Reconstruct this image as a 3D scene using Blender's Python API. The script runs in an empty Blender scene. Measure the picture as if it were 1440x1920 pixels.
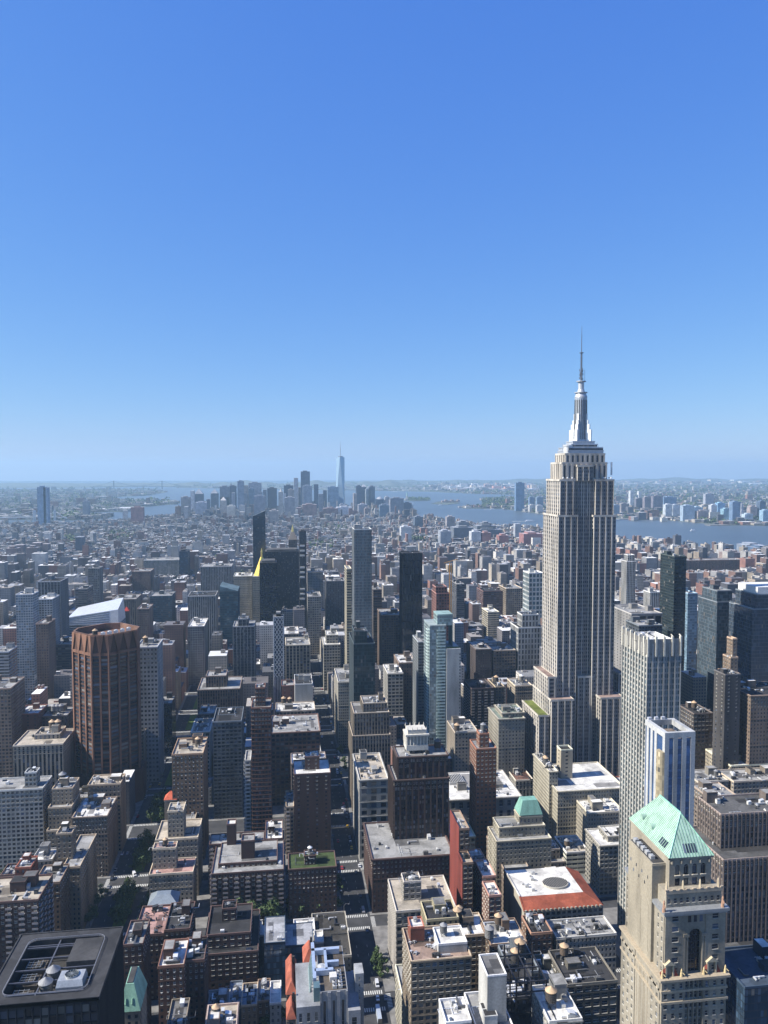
import bpy, math, random
import numpy as np
from math import radians, sin, cos, tan, pi, atan, sqrt
S = bpy.context.scene
C = S.collection
RNG = random.Random(7)
# ------------------------------------------------------------------ camera
CAM_H = 304.0; FPX = 1443.0; YAW = radians(7.6); PIT = atan(78/1443.0)
cam = bpy.data.cameras.new('camera'); camo = bpy.data.objects.new('camera', cam); C.objects.link(camo)
cam.sensor_fit = 'HORIZONTAL'; cam.sensor_width = 36.0; cam.lens = 36.0*FPX/1440.0
cam.clip_start = 1.0; cam.clip_end = 90000.0
camo.location = (0, 0, CAM_H); camo.rotation_euler = (pi/2-PIT, 0, -YAW)
S.camera = camo
S.render.resolution_x = 768; S.render.resolution_y = 1024
# ------------------------------------------------------------------ sky, sun, exposure
SUN_EL = radians(40.0); SUN_AZ = radians(-94.0)          # angle from +Y (down town) towards +X ; sun stands to the east, a little behind
SKY = 0.1; SUN = 5.0; EXPO = 0.95; HAZE = 5.4e-5
W = bpy.data.worlds.new('World'); S.world = W; W.use_nodes = True
nt = W.node_tree; bg = nt.nodes['Background']
sky = nt.nodes.new('ShaderNodeTexSky'); sky.sky_type = 'NISHITA'; sky.sun_disc = False
sky.sun_elevation = SUN_EL; sky.sun_rotation = SUN_AZ; sky.altitude = 300; sky.air_density = 1.0; sky.dust_density = 0.3; sky.ozone_density = 3.0
# the sky's colour, graded per channel the way the phone exposed it
sp_ = nt.nodes.new('ShaderNodeSeparateColor'); cb_ = nt.nodes.new('ShaderNodeCombineColor'); nt.links.new(sky.outputs[0], sp_.inputs[0])
for i, (ex, mu) in enumerate(((0.92, 0.088), (0.69, 0.172), (0.27, 0.557))):
    pw = nt.nodes.new('ShaderNodeMath'); pw.operation = 'POWER'; nt.links.new(sp_.outputs[i], pw.inputs[0]); pw.inputs[1].default_value = ex
    ml = nt.nodes.new('ShaderNodeMath'); ml.operation = 'MULTIPLY'; nt.links.new(pw.outputs[0], ml.inputs[0]); ml.inputs[1].default_value = mu/(SKY*2**EXPO); nt.links.new(ml.outputs[0], cb_.inputs[i])
nt.links.new(cb_.outputs[0], bg.inputs[0]); bg.inputs[1].default_value = SKY
sl = bpy.data.lights.new('sun', 'SUN'); sl.energy = SUN; sl.angle = radians(0.5); sl.color = (1.0, 0.95, 0.88)
so = bpy.data.objects.new('sun', sl); C.objects.link(so); so.location = (-300, 0, 600)
from mathutils import Vector
sd = Vector((sin(SUN_AZ)*cos(SUN_EL), cos(SUN_AZ)*cos(SUN_EL), sin(SUN_EL)))
so.rotation_euler = sd.to_track_quat('Z', 'Y').to_euler()
S.view_settings.view_transform = 'Standard'; S.view_settings.look = 'None'; S.view_settings.exposure = EXPO; S.view_settings.gamma = 1.0
S.cycles.max_bounces = 5; S.cycles.diffuse_bounces = 3; S.cycles.glossy_bounces = 2; S.cycles.volume_bounces = 0
S.cycles.use_denoising = True
# ------------------------------------------------------------------ a pixel of the photograph -> a place in the city (metres)
_cy, _sy, _cp, _sp = cos(YAW), sin(YAW), cos(PIT), sin(PIT)
def ray(u, v):
    a = (u-720)/FPX; b = (960-v)/FPX; d = _cp+b*_sp
    return (_sy*d+_cy*a, _cy*d-_sy*a, b*_cp-_sp)
def atY(u, v, Y):
    r = ray(u, v); t = Y/r[1]; return r[0]*t, CAM_H+r[2]*t
def atZ(u, v, Z=0.0):
    r = ray(u, v); t = (Z-CAM_H)/r[2]; return r[0]*t, r[1]*t
def proj(X, Y, Z):
    d = _sy*X+_cy*Y; x = _cy*X-_sy*Y; z = Z-CAM_H; dep = d*_cp-z*_sp
    return 720+FPX*x/dep, 960-FPX*(d*_sp+z*_cp)/dep, dep
# ------------------------------------------------------------------ materials
def mat(name): 
    m = bpy.data.materials.new(name); m.use_nodes = True
    return m, m.node_tree.nodes, m.node_tree.links, m.node_tree.nodes['Principled BSDF']
def math_node(N, L, op, a, b=None):
    n = N.new('ShaderNodeMath'); n.operation = op
    for i, x in enumerate((a, b)):
        if x is None: continue
        if isinstance(x, (int, float)): n.inputs[i].default_value = x
        else: L.new(x, n.inputs[i])
    return n.outputs[0]
def mixc(N, L, f, a, b, mode='MIX'):
    n = N.new('ShaderNodeMix'); n.data_type = 'RGBA'; n.blend_type = mode
    for s, x in ((n.inputs[0], f), (n.inputs[6], a), (n.inputs[7], b)):
        if isinstance(x, (int, float)): s.default_value = x
        elif isinstance(x, tuple): s.default_value = (*x, 1)
        else: L.new(x, s)
    return n.outputs[2]
def noise(N, L, scale, detail=3, vec=None):
    n = N.new('ShaderNodeTexNoise'); n.inputs['Scale'].default_value = scale; n.inputs['Detail'].default_value = detail
    if vec is not None: L.new(vec, n.inputs['Vector'])
    return n.outputs[0]
def ramp(N, L, f, stops):
    r = N.new('ShaderNodeValToRGB'); e = r.color_ramp.elements
    while len(e) < len(stops): e.new(0.5)
    for k, (p, c) in enumerate(stops): e[k].position = p; e[k].color = (c, c, c, 1) if isinstance(c, float) else (*c, 1)
    L.new(f, r.inputs[0]); return r.outputs[0]
def painted(name, rough=0.85, amt=0.28, scale=0.09, fine=1.2, spec=0.3, streak=True, metal=0.0, patch=0.0, gain=None):
    m, N, L, B = mat(name)
    oi = N.new('ShaderNodeObjectInfo'); g = N.new('ShaderNodeNewGeometry')
    mp = N.new('ShaderNodeMapping'); mp.inputs['Scale'].default_value = (1, 1, 0.22 if streak else 1.0); L.new(g.outputs['Position'], mp.inputs[0])
    a = noise(N, L, scale, 5, mp.outputs[0]); b = noise(N, L, fine, 2, g.outputs['Position'])
    f = ramp(N, L, a, [(0.3, 1.0-amt), (0.5, 1.0), (0.72, 1.0+amt*0.6)])
    f2 = ramp(N, L, b, [(0.3, 0.86), (0.7, 1.12)])
    c = mixc(N, L, 1.0, oi.outputs['Color'], f, 'MULTIPLY'); c = mixc(N, L, 1.0, c, f2, 'MULTIPLY')
    if gain: c = mixc(N, L, 1.0, c, gain, 'MULTIPLY')
    if patch:
        v = N.new('ShaderNodeTexVoronoi'); v.inputs['Scale'].default_value = 0.13; L.new(g.outputs['Position'], v.inputs['Vector'])
        p = ramp(N, L, v.outputs['Color'], [(0.25, 1.0-patch), (0.6, 1.0), (0.85, 1.0+patch*0.4)])
        c = mixc(N, L, 1.0, c, p, 'MULTIPLY')
    L.new(c, B.inputs['Base Color']); B.inputs['Roughness'].default_value = rough; B.inputs['Specular IOR Level'].default_value = spec; B.inputs['Metallic'].default_value = metal
    return m
M_WALL = painted('masonry', amt=0.42, gain=(.585, .58, .56)); M_ROOF = painted('roof_membrane', 0.9, 0.34, 0.12, 0.7, 0.2, False, patch=0.22, gain=(.88, .86, .82)); M_TAR = painted('tar_patch', 0.9, 0.3, 0.2, 0.9, 0.2, False, gain=(.33, .32, .31))
M_TRIM = painted('stone_trim', 0.8, 0.15, gain=(.84, .82, .78)); M_METAL = painted('painted_metal', 0.45, 0.15, 0.3, 2.0, 0.5, False, 0.4)
M_COPPER = painted('copper_sheet', 0.6, 0.26, 0.3, 1.5, 0.4); M_GOLD = painted('gilded_metal', 0.3, 0.1, 0.3, 2, 0.5, False, 0.85)
def glass(name, base, lo, spec=0.5, rough=0.07, metal=0.0, blinds=0.15, hi=3.2):
    m, N, L, B = mat(name)
    oi = N.new('ShaderNodeObjectInfo'); at = N.new('ShaderNodeAttribute'); at.attribute_name = 'rnd'
    r = math_node(N, L, 'FRACT', math_node(N, L, 'ADD', at.outputs['Fac'], oi.outputs['Random']))
    r2 = math_node(N, L, 'FRACT', math_node(N, L, 'MULTIPLY', r, 17.3))
    k = ramp(N, L, r, [(0.0, lo), (0.5, 0.75), (0.85, 1.2), (1.0, hi)])  # top of the ramp puts a sky reflection into some panes' base colour
    c = mixc(N, L, 1.0, oi.outputs['Color'] if base is None else base, k, 'MULTIPLY')
    bl = math_node(N, L, 'GREATER_THAN', r2, 1.0-blinds)
    c = mixc(N, L, bl, c, mixc(N, L, r, (0.07, 0.07, 0.065), (0.2, 0.19, 0.17)))
    L.new(c, B.inputs['Base Color'])
    L.new(math_node(N, L, 'ADD', math_node(N, L, 'MULTIPLY', r, 0.12), rough), B.inputs['Roughness'])
    B.inputs['Specular IOR Level'].default_value = spec; B.inputs['Metallic'].default_value = metal
    g = N.new('ShaderNodeNewGeometry'); bp = N.new('ShaderNodeBump'); bp.inputs['Strength'].default_value = 0.12; bp.inputs['Distance'].default_value = 0.3
    L.new(noise(N, L, 0.35, 2, g.outputs['Position']), bp.inputs['Height']); L.new(bp.outputs[0], B.inputs['Normal'])
    return m
M_GLASS = glass('window_glass', (0.035, 0.042, 0.055), 0.35, 0.55)
M_CURT = glass('curtain_wall_glass', None, 0.7, 0.9, 0.04, 0.25, 0.04, 1.6)
def far_mat(name):
    m, N, L, B = mat(name)
    at = N.new('ShaderNodeAttribute'); at.attribute_name = 'tone'; g = N.new('ShaderNodeNewGeometry')
    sp = N.new('ShaderNodeSeparateXYZ'); L.new(g.outputs['Position'], sp.inputs[0]); sn = N.new('ShaderNodeSeparateXYZ'); L.new(g.outputs['Normal'], sn.inputs[0])
    ax = math_node(N, L, 'GREATER_THAN', math_node(N, L, 'ABSOLUTE', sn.outputs[0]), 0.5)
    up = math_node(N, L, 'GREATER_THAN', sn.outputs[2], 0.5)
    mx = N.new('ShaderNodeMix'); L.new(ax, mx.inputs[0]); L.new(sp.outputs[0], mx.inputs[2]); L.new(sp.outputs[1], mx.inputs[3])
    fu = math_node(N, L, 'FRACT', math_node(N, L, 'MULTIPLY', mx.outputs[0], 1/3.1)); fz = math_node(N, L, 'FRACT', math_node(N, L, 'MULTIPLY', sp.outputs[2], 1/3.4))
    wn = math_node(N, L, 'MULTIPLY', math_node(N, L, 'GREATER_THAN', fu, 0.52), math_node(N, L, 'GREATER_THAN', fz, 0.5))
    wn = math_node(N, L, 'MULTIPLY', wn, math_node(N, L, 'SUBTRACT', 1.0, up))
    n1 = ramp(N, L, noise(N, L, 0.05, 3, g.outputs['Position']), [(0.3, 0.72), (0.7, 1.25)])
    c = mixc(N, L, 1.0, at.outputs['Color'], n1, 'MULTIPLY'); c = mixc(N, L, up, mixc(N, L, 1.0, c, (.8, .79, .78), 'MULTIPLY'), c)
    c = mixc(N, L, math_node(N, L, 'MULTIPLY', wn, 0.85), c, (0.03, 0.036, 0.05))
    L.new(c, B.inputs['Base Color']); B.inputs['Roughness'].default_value = 0.75; B.inputs['Specular IOR Level'].default_value = 0.35
    return m
M_FAR = far_mat('distant_facade')
def simple(name, col, rough=0.8, spec=0.3, metal=0.0, var=0.25, sc=0.3):
    m, N, L, B = mat(name); g = N.new('ShaderNodeNewGeometry')
    f = ramp(N, L, noise(N, L, sc, 5, g.outputs['Position']), [(0.3, 1.0-var), (0.7, 1.0+var)])
    L.new(mixc(N, L, 1.0, col, f, 'MULTIPLY'), B.inputs['Base Color']); B.inputs['Roughness'].default_value = rough
    B.inputs['Specular IOR Level'].default_value = spec; B.inputs['Metallic'].default_value = metal
    return m
M_ASPH = simple('asphalt', (0.046, 0.046, 0.047), 0.9, 0.2, 0, 0.25, 0.15); M_PAVE = simple('concrete_pavement', (0.16, 0.155, 0.145), 0.9, 0.2, 0, 0.3, 0.2)
M_PAINT = simple('road_paint', (0.48, 0.48, 0.45), 0.7, 0.2, 0, 0.25, 1.5)
M_LEAF = simple('leaves', (0.055, 0.085, 0.03), 0.7, 0.25, 0, 0.5, 0.9); M_BARK = simple('bark', (0.09, 0.07, 0.05), 0.9, 0.1)
M_FLAND = simple('far_land', (0.085, 0.095, 0.075), 0.95, 0.1, 0, 0.45, 0.004); M_TYRE = simple('tyre_rubber', (0.02, 0.02, 0.02), 0.9)
M_TINT = simple('dark_tinted_glass', (.012, .014, .02), 0.35, 0.15, 0, 0.2, 0.5)
M_GRASS = simple('lawn', (0.085, 0.13, 0.03), 0.9, 0.1, 0, 0.35, 0.5)
def water_mat():
    m, N, L, B = mat('harbour_water'); g = N.new('ShaderNodeNewGeometry')
    f = ramp(N, L, noise(N, L, 0.0011, 5, g.outputs['Position']), [(0.3, 0.8), (0.7, 1.25)])
    L.new(mixc(N, L, 1.0, (0.066, 0.085, 0.098), f, 'MULTIPLY'), B.inputs['Base Color']); B.inputs['Roughness'].default_value = 0.42; B.inputs['Specular IOR Level'].default_value = 0.35
    bp = N.new('ShaderNodeBump'); bp.inputs['Strength'].default_value = 0.6; bp.inputs['Distance'].default_value = 1.5
    L.new(noise(N, L, 0.06, 4, g.outputs['Position']), bp.inputs['Height']); L.new(bp.outputs[0], B.inputs['Normal'])
    return m
M_WATER = water_mat()
# ------------------------------------------------------------------ mesh building
class MB:
    """Collects quads (numpy) and polygons, then links them as ONE mesh object."""
    def __init__(s): s.q = []; s.m = []; s.r = []; s.p = []; s.pm = []
    def quads(s, a, mi=0, rnd=None):
        a = np.asarray(a, float).reshape(-1, 4, 3)
        if len(a) == 0: return
        s.q.append(a); s.m.append(np.full(len(a), mi)); s.r.append(np.zeros(len(a)) if rnd is None else np.asarray(rnd, float))
    def poly(s, pts, mi=0): s.p.append([tuple(p) for p in pts]); s.pm.append(mi)
    def box(s, x0, y0, z0, x1, y1, z1, mi=0, bottom=False):
        c = [(x0, y0), (x1, y0), (x1, y1), (x0, y1)]
        f = [[(*c[i], z0), (*c[(i+1) % 4], z0), (*c[(i+1) % 4], z1), (*c[i], z1)] for i in range(4)] + [[(*p, z1) for p in c]]
        if bottom: f.append([(*p, z0) for p in reversed(c)])
        s.quads(f, mi)
    def obox(s, p0, d, n, t0, t1, o0, o1, z0, z1, mi=0):
        P = lambda t, o, z: (p0[0]+d[0]*t+n[0]*o, p0[1]+d[1]*t+n[1]*o, z)
        c = [(t0, o0), (t0, o1), (t1, o1), (t1, o0)]
        s.quads([[P(*c[i], z0), P(*c[(i+1) % 4], z0), P(*c[(i+1) % 4], z1), P(*c[i], z1)] for i in range(4)]
                + [[P(*k, z1) for k in c], [P(*k, z0) for k in reversed(c)]], mi)
    def prism(s, pts, z0, z1, mi=0, cap=True, taper=1.0, cen=None):
        cx, cy = cen or (sum(p[0] for p in pts)/len(pts), sum(p[1] for p in pts)/len(pts))
        tp = [(cx+(p[0]-cx)*taper, cy+(p[1]-cy)*taper) for p in pts]; n = len(pts)
        s.quads([[(*pts[i], z0), (*pts[(i+1) % n], z0), (*tp[(i+1) % n], z1), (*tp[i], z1)] for i in range(n)], mi)
        if cap: s.poly([(*p, z1) for p in tp], mi)
    def cyl(s, x, y, z0, z1, r0, r1=None, n=14, mi=0, cap=True):
        r1 = r0 if r1 is None else r1
        a = [2*pi*i/n for i in range(n)]
        lo = [(x+r0*cos(t), y+r0*sin(t), z0) for t in a]; hi = [(x+r1*cos(t), y+r1*sin(t), z1) for t in a]
        if r1 > 1e-4:
            s.quads([[lo[i], lo[(i+1) % n], hi[(i+1) % n], hi[i]] for i in range(n)], mi)
            if cap: s.poly(hi, mi)
        else:
            for i in range(n): s.poly([lo[i], lo[(i+1) % n], (x, y, z1)], mi)
    def beam(s, a, b, w, mi=0):
        a = Vector(a); b = Vector(b); t = (b-a).normalized(); u = t.cross(Vector((0, 0, 1)))
        if u.length < 1e-3: u = Vector((1, 0, 0))
        u.normalize(); v = t.cross(u); h = w/2
        k = [u*h+v*h, u*h-v*h, -u*h-v*h, -u*h+v*h]
        s.quads([[tuple(a+k[i]), tuple(a+k[(i+1) % 4]), tuple(b+k[(i+1) % 4]), tuple(b+k[i])] for i in range(4)] + [[tuple(b+x) for x in k], [tuple(a+x) for x in reversed(k)]], mi)
    def build(s, name, mats, parent=None, col=None, loc=None, smooth=False, off=(0, 0, 0)):
        nq = sum(len(a) for a in s.q)
        V = np.concatenate(s.q).reshape(-1, 3) if nq else np.zeros((0, 3))
        pv = [p for f in s.p for p in f]
        if pv: V = np.concatenate([V, np.array(pv)])
        V = V-np.array(off)
        sizes = [4]*nq+[len(f) for f in s.p]
        me = bpy.data.meshes.new(name); me.vertices.add(len(V)); me.vertices.foreach_set('co', V.astype(np.float32).ravel())
        me.loops.add(len(V)); me.loops.foreach_set('vertex_index', np.arange(len(V), dtype=np.int32))
        me.polygons.add(len(sizes)); st = np.concatenate([[0], np.cumsum(sizes)[:-1]]).astype(np.int32) if sizes else np.zeros(0, np.int32)
        me.polygons.foreach_set('loop_start', st); me.polygons.foreach_set('loop_total', np.array(sizes, np.int32))
        mi = np.concatenate(s.m+[np.array(s.pm)]) if nq else np.array(s.pm)
        me.polygons.foreach_set('material_index', mi.astype(np.int32))
        me.update(calc_edges=True)
        if any(r.any() for r in s.r):
            at = me.attributes.new('rnd', 'FLOAT', 'FACE'); at.data.foreach_set('value', np.concatenate(s.r+[np.zeros(len(s.p))]).astype(np.float32))
        for m in (mats if isinstance(mats, (list, tuple)) else [mats]): me.materials.append(m)
        o = bpy.data.objects.new(name, me); C.objects.link(o)
        if parent: o.parent = parent
        if loc: o.location = loc
        if col: o.color = (*col, 1)
        if smooth: me.shade_smooth()
        return o
def empty(name, loc):
    o = bpy.data.objects.new(name, None); C.objects.link(o); o.location = loc; o.empty_display_size = 1; return o
def tag(o, label, cat, group=None):
    o['label'] = label; o['category'] = cat
    if group: o['group'] = group
    return o
def struct(o): o['kind'] = 'structure'; return o
def stuff(o): o['kind'] = 'stuff'; return o
NPR = np.random.default_rng(11)
# ------------------------------------------------------------------ facades: walls with real recessed windows
ST = {
 'mas':  dict(bay=3.0, fh=3.3, ww=.42, wh=.52, rec=.3, band=(.3, .16, 7)),
 'dmas': dict(bay=2.3, fh=3.2, ww=.48, wh=.55, rec=.35, band=(.35, .2, 5)),
 'sparse': dict(bay=7.5, fh=3.2, ww=.22, wh=.45, rec=.25),
 'loft': dict(bay=3.9, fh=3.9, ww=.7, wh=.6, rec=.35, band=(.35, .15, 3)),
 'grid': dict(bay=3.3, fh=3.3, ww=.66, wh=.6, rec=.45, band=(.25, .12, 4)),
 'pier': dict(bay=2.7, fh=3.5, ww=.58, wh=.6, rec=.12, pier=(.9, .5, 1), sp=1),
 'pier2': dict(bay=2.2, fh=3.6, ww=.7, wh=.62, rec=.1, pier=(1.2, .6, 2), sp=1),
 'fin': dict(bay=1.7, fh=3.7, ww=.86, wh=.72, rec=.04, pier=(.35, .4, 1), gm=1, sp=1),
 'glass': dict(bay=1.7, fh=3.7, ww=.92, wh=.86, rec=.05, gm=1),
 'glassb': dict(bay=3.2, fh=3.5, ww=.95, wh=.72, rec=.12, gm=1, band=(.5, .25, 1)),
 'rib':  dict(bay=5.0, fh=3.6, ww=.97, wh=.5, rec=.2),
 'balc': dict(bay=3.6, fh=3.1, ww=.5, wh=.58, rec=.25, bal=(2, 1.3)),
 'stripe': dict(bay=3.4, fh=3.6, ww=.5, wh=1.0, rec=.3),
 'blank': None }
CP = {}
def fac(w, g, p0, p1, z0, z1, st, n=None, bal=None, tr=None):
    """wall from p0 to p1 (plan), z0..z1, into MB w (0 wall, 1 spandrel) and MB g (0 glass, 1 curtain). Returns the window rectangles."""
    s = ST[st] if isinstance(st, str) else st
    d = (p1[0]-p0[0], p1[1]-p0[1]); L = sqrt(d[0]**2+d[1]**2)
    if L < .05: return None
    d = (d[0]/L, d[1]/L); n = n or (d[1], -d[0])
    if s is None or z1-z0 < 2.2 or L < 1.5:
        w.quads([[(*p0, z0), (*p1, z0), (*p1, z1), (*p0, z1)]]); return None
    nb = max(1, round(L/s['bay'])); bw = L/nb
    top = 1.1; hh = z1-top-z0; nf = max(1, round(hh/s['fh'])); fh = hh/nf
    ww = s['ww']*bw; wh = min(s['wh'], 1)*fh; rec = s['rec']
    tc = (np.arange(nb)+.5)*bw; sill = z0+np.arange(nf)*fh+(fh-wh)*.55
    def Q(ta, tb, za, zb, oa=0., ob=None):
        ta, tb, za, zb = np.broadcast_arrays(*[np.asarray(x, float) for x in (ta, tb, za, zb)]); ta, tb, za, zb = [x.ravel() for x in (ta, tb, za, zb)]
        ob = oa if ob is None else ob; out = np.empty((len(ta), 4, 3))
        for k, (t, o, z) in enumerate(((ta, oa, za), (tb, oa if ob == oa else ob, za), (tb, ob, zb), (ta, ob, zb))):
            out[:, k, 0] = p0[0]+d[0]*t+n[0]*o; out[:, k, 1] = p0[1]+d[1]*t+n[1]*o; out[:, k, 2] = z
        return out
    spm = 1 if s.get('sp') else 0
    zs = np.concatenate([[z0], sill+wh]); ze = np.concatenate([sill, [z1]]); ok = ze-zs > 1e-3
    if spm:
        w.quads(Q(0, L, z1-top, z1), 0); ze2 = ze.copy(); ze2[-1] = z1-top; ok = ze2-zs > 1e-3
        w.quads(Q(0, L, zs[ok], ze2[ok]), 1)
    else: w.quads(Q(0, L, zs[ok], ze[ok]), 0)
    ga = np.concatenate([[0], tc+ww/2]); gb = np.concatenate([tc-ww/2, [L]])
    GA, SL = np.meshgrid(ga, sill); GB, _ = np.meshgrid(gb, sill)
    if s['ww'] < .999: w.quads(Q(GA, GB, SL, SL+wh), spm)
    T, SL = np.meshgrid(tc, sill); T = T.ravel(); SL = SL.ravel(); A = T-ww/2; B = T+ww/2
    def J(t, z, dz):       # jamb quads at t
        out = np.empty((len(t), 4, 3))
        for k, (o, zz) in enumerate(((0, z), (-rec, z), (-rec, z+dz), (0, z+dz))):
            out[:, k, 0] = p0[0]+d[0]*t+n[0]*o; out[:, k, 1] = p0[1]+d[1]*t+n[1]*o; out[:, k, 2] = zz
        return out
    if rec > .08:
        w.quads(J(A, SL, wh), spm); w.quads(J(B, SL, wh), spm)
        def F(z):
            out = np.empty((len(A), 4, 3))
            for k, (t, o) in enumerate(((A, 0), (B, 0), (B, -rec), (A, -rec))):
                out[:, k, 0] = p0[0]+d[0]*t+n[0]*o; out[:, k, 1] = p0[1]+d[1]*t+n[1]*o; out[:, k, 2] = z
            return out
        w.quads(F(SL), spm); w.quads(F(SL+wh), spm)
    g.quads(Q(A, B, SL, SL+wh, -rec), s.get('gm', 0), NPR.random(len(A)))
    if 'pier' in s:
        pw, pp, ev = s['pier']
        for k in range(0, nb+1, ev):
            t = k*bw; w.obox(p0, d, n, max(0, t-pw/2), min(L, t+pw/2), 0.002, pp, z0, z1-.25, 0)
    if 'band' in s:
        bh, bp, ev = s['band']
        for k in range(0, nf+1, ev):
            z = z0+k*fh; w.obox(p0, d, n, -.05, L+.05, .003, bp, z-bh/2 if k else z, z+bh/2, 0)
    if 'bal' in s and bal is not None:
        ev, dp = s['bal']
        for k in range(0, nb, ev):
            for j in range(1, nf):
                t = tc[k]; z = z0+j*fh
                bal.obox(p0, d, n, t-bw*.45, t+bw*.45, .01, dp, z-.1, z+.08); bal.obox(p0, d, n, t-bw*.45, t+bw*.45, dp-.1, dp, z+.1, z+1.05)
    return dict(p0=p0, d=d, n=n, A=A, Z=SL, ww=ww, wh=wh, rec=rec, cur=s.get('gm', 0))
# ------------------------------------------------------------------ rooftop pieces shared by many roofs
def shared(name, fn, mats):
    m = MB(); fn(m); o = m.build(name, mats); me = o.data; bpy.data.objects.remove(o); return me
def _ac(m):
    m.box(-1.5, -1.0, .35, 1.5, 1.0, 1.9, 0); m.cyl(-.7, 0, 1.9, 2.15, .55, n=12, mi=1); m.cyl(.7, 0, 1.9, 2.15, .55, n=12, mi=1)
    m.box(-1.4, -.9, 0, -1.1, .9, .35, 1); m.box(1.1, -.9, 0, 1.4, .9, .35, 1)
def _duct(m):
    m.box(-3.5, -.4, .4, 3.5, .4, 1.2, 0, True); m.box(2.7, -.4, .4, 3.5, 2.6, 1.2, 0, True)
    for x in (-3, -1, 1, 3): m.box(x-.08, -.3, 0, x+.08, .3, .4, 1)
def _cowl(m):
    m.cyl(0, 0, 0, 1.3, .3, n=10); m.cyl(0, 0, 1.3, 1.6, .62, .5, n=10); m.box(-.5, -.5, 0, .5, .5, .35, 1)
def _sky(m):
    m.box(-1.6, -1.1, 0, 1.6, 1.1, .5, 0); m.quads([[(-1.6, -1.1, .5), (1.6, -1.1, .5), (1.6, 0, 1.2), (-1.6, 0, 1.2)], [(1.6, 1.1, .5), (-1.6, 1.1, .5), (-1.6, 0, 1.2), (1.6, 0, 1.2)]], 1)
    m.poly([(1.6, -1.1, .5), (1.6, 1.1, .5), (1.6, 0, 1.2)], 0); m.poly([(-1.6, -1.1, .5), (-1.6, 1.1, .5), (-1.6, 0, 1.2)], 0)
def _pipe(m):
    m.box(-6, -.09, .25, 6, .09, .43, 0, True); m.box(5.8, -.09, .25, 6, 4, .43, 0, True); m.box(-6, .22, .2, 2, .36, .34, 0, True)
    for x in (-5, -2, 1, 4): m.box(x-.15, -.25, 0, x+.15, .5, .25, 1)
def _hatch(m):
    m.box(-1.1, -1.4, 0, 1.1, 1.4, 2.3, 0); m.quads([[(-1.2, -1.5, 2.3), (1.2, -1.5, 2.3), (1.2, 1.5, 3.0), (-1.2, 1.5, 3.0)], [(1.1, -1.4, 2.3), (1.1, 1.4, 2.3), (1.1, 1.4, 3.0), (1.1, -1.4, 2.3)]], 1); m.box(-.45, -1.46, 0, .45, -1.4, 1.9, 1)
ROOFBITS = [('air_conditioner', shared('air_conditioner', _ac, [M_METAL, M_TRIM]), 4), ('duct', shared('duct', _duct, [M_METAL, M_TRIM]), 3),
            ('vent', shared('vent', _cowl, [M_METAL, M_TRIM]), 4), ('skylight', shared('skylight', _sky, [M_TRIM, M_GLASS]), 2), ('pipe_run', shared('pipe_run', _pipe, [M_METAL, M_TRIM]), 4), ('roof_hatch', shared('roof_hatch', _hatch, [M_TRIM, M_METAL]), 3)]
_bits = [b for b in ROOFBITS for _ in range(b[2])]
# water tank: thing > barrel (> hoop), conical_roof, stand
def _tank(n=18):
    b = MB(); b.cyl(0, 0, 2.2, 6.2, 2.1, 2.0, n)
    h = MB()
    for k in range(6): h.cyl(0, 0, 2.4+k*.68, 2.52+k*.68, 2.16, n=n)
    r = MB(); r.cyl(0, 0, 6.2, 6.35, 2.3, n=n); r.cyl(0, 0, 6.35, 8.0, 2.3, 0, n)
    s = MB()
    for x in (-1.4, 1.4):
        for y in (-1.4, 1.4): s.box(x-.12, y-.12, 0, x+.12, y+.12, 2.1)
    for x in (-1.2, 0, 1.2): s.box(x-.12, -1.9, 1.95, x+.12, 1.9, 2.2)
    s.beam((-1.4, -1.4, .2), (1.4, -1.4, 1.9), .1); s.beam((-1.4, -1.4, 1.9), (1.4, -1.4, .2), .1); s.beam((-1.4, -1.4, .2), (-1.4, 1.4, 1.9), .1)
    out = []
    for nm, m, mt in (('barrel', b, M_WALL), ('hoop', h, M_METAL), ('conical_roof', r, M_COPPER), ('stand', s, M_METAL)):
        o = m.build(nm, mt); out.append((nm, o.data)); bpy.data.objects.remove(o)
    return out
TANK = _tank(); TANKS = []
TCOL = {'brown': (.17, .12, .08), 'grey': (.2, .2, .2), 'dark': (.07, .06, .055), 'silver': (.42, .42, .42)}
RCOL = {'tan': (.42, .29, .17), 'grey': (.2, .2, .2), 'white': (.6, .6, .58), 'dark': (.1, .09, .08)}
def tank(x, y, z, label, body='brown', cap='tan', k=1.0):
    r = empty('water_tank', (x, y, z)); r.scale = (k, k, k); tag(r, label, 'water tank', 'rooftop water tanks'); TANKS.append(r)
    for nm, me in TANK:
        o = bpy.data.objects.new(nm, me); C.objects.link(o); o.parent = r
        o.color = (*({'barrel': TCOL[body], 'conical_roof': RCOL[cap]}.get(nm, (.09, .09, .09))), 1)
        if nm == 'barrel': br = o
        if nm == 'hoop': o.parent = br
    return r
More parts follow.
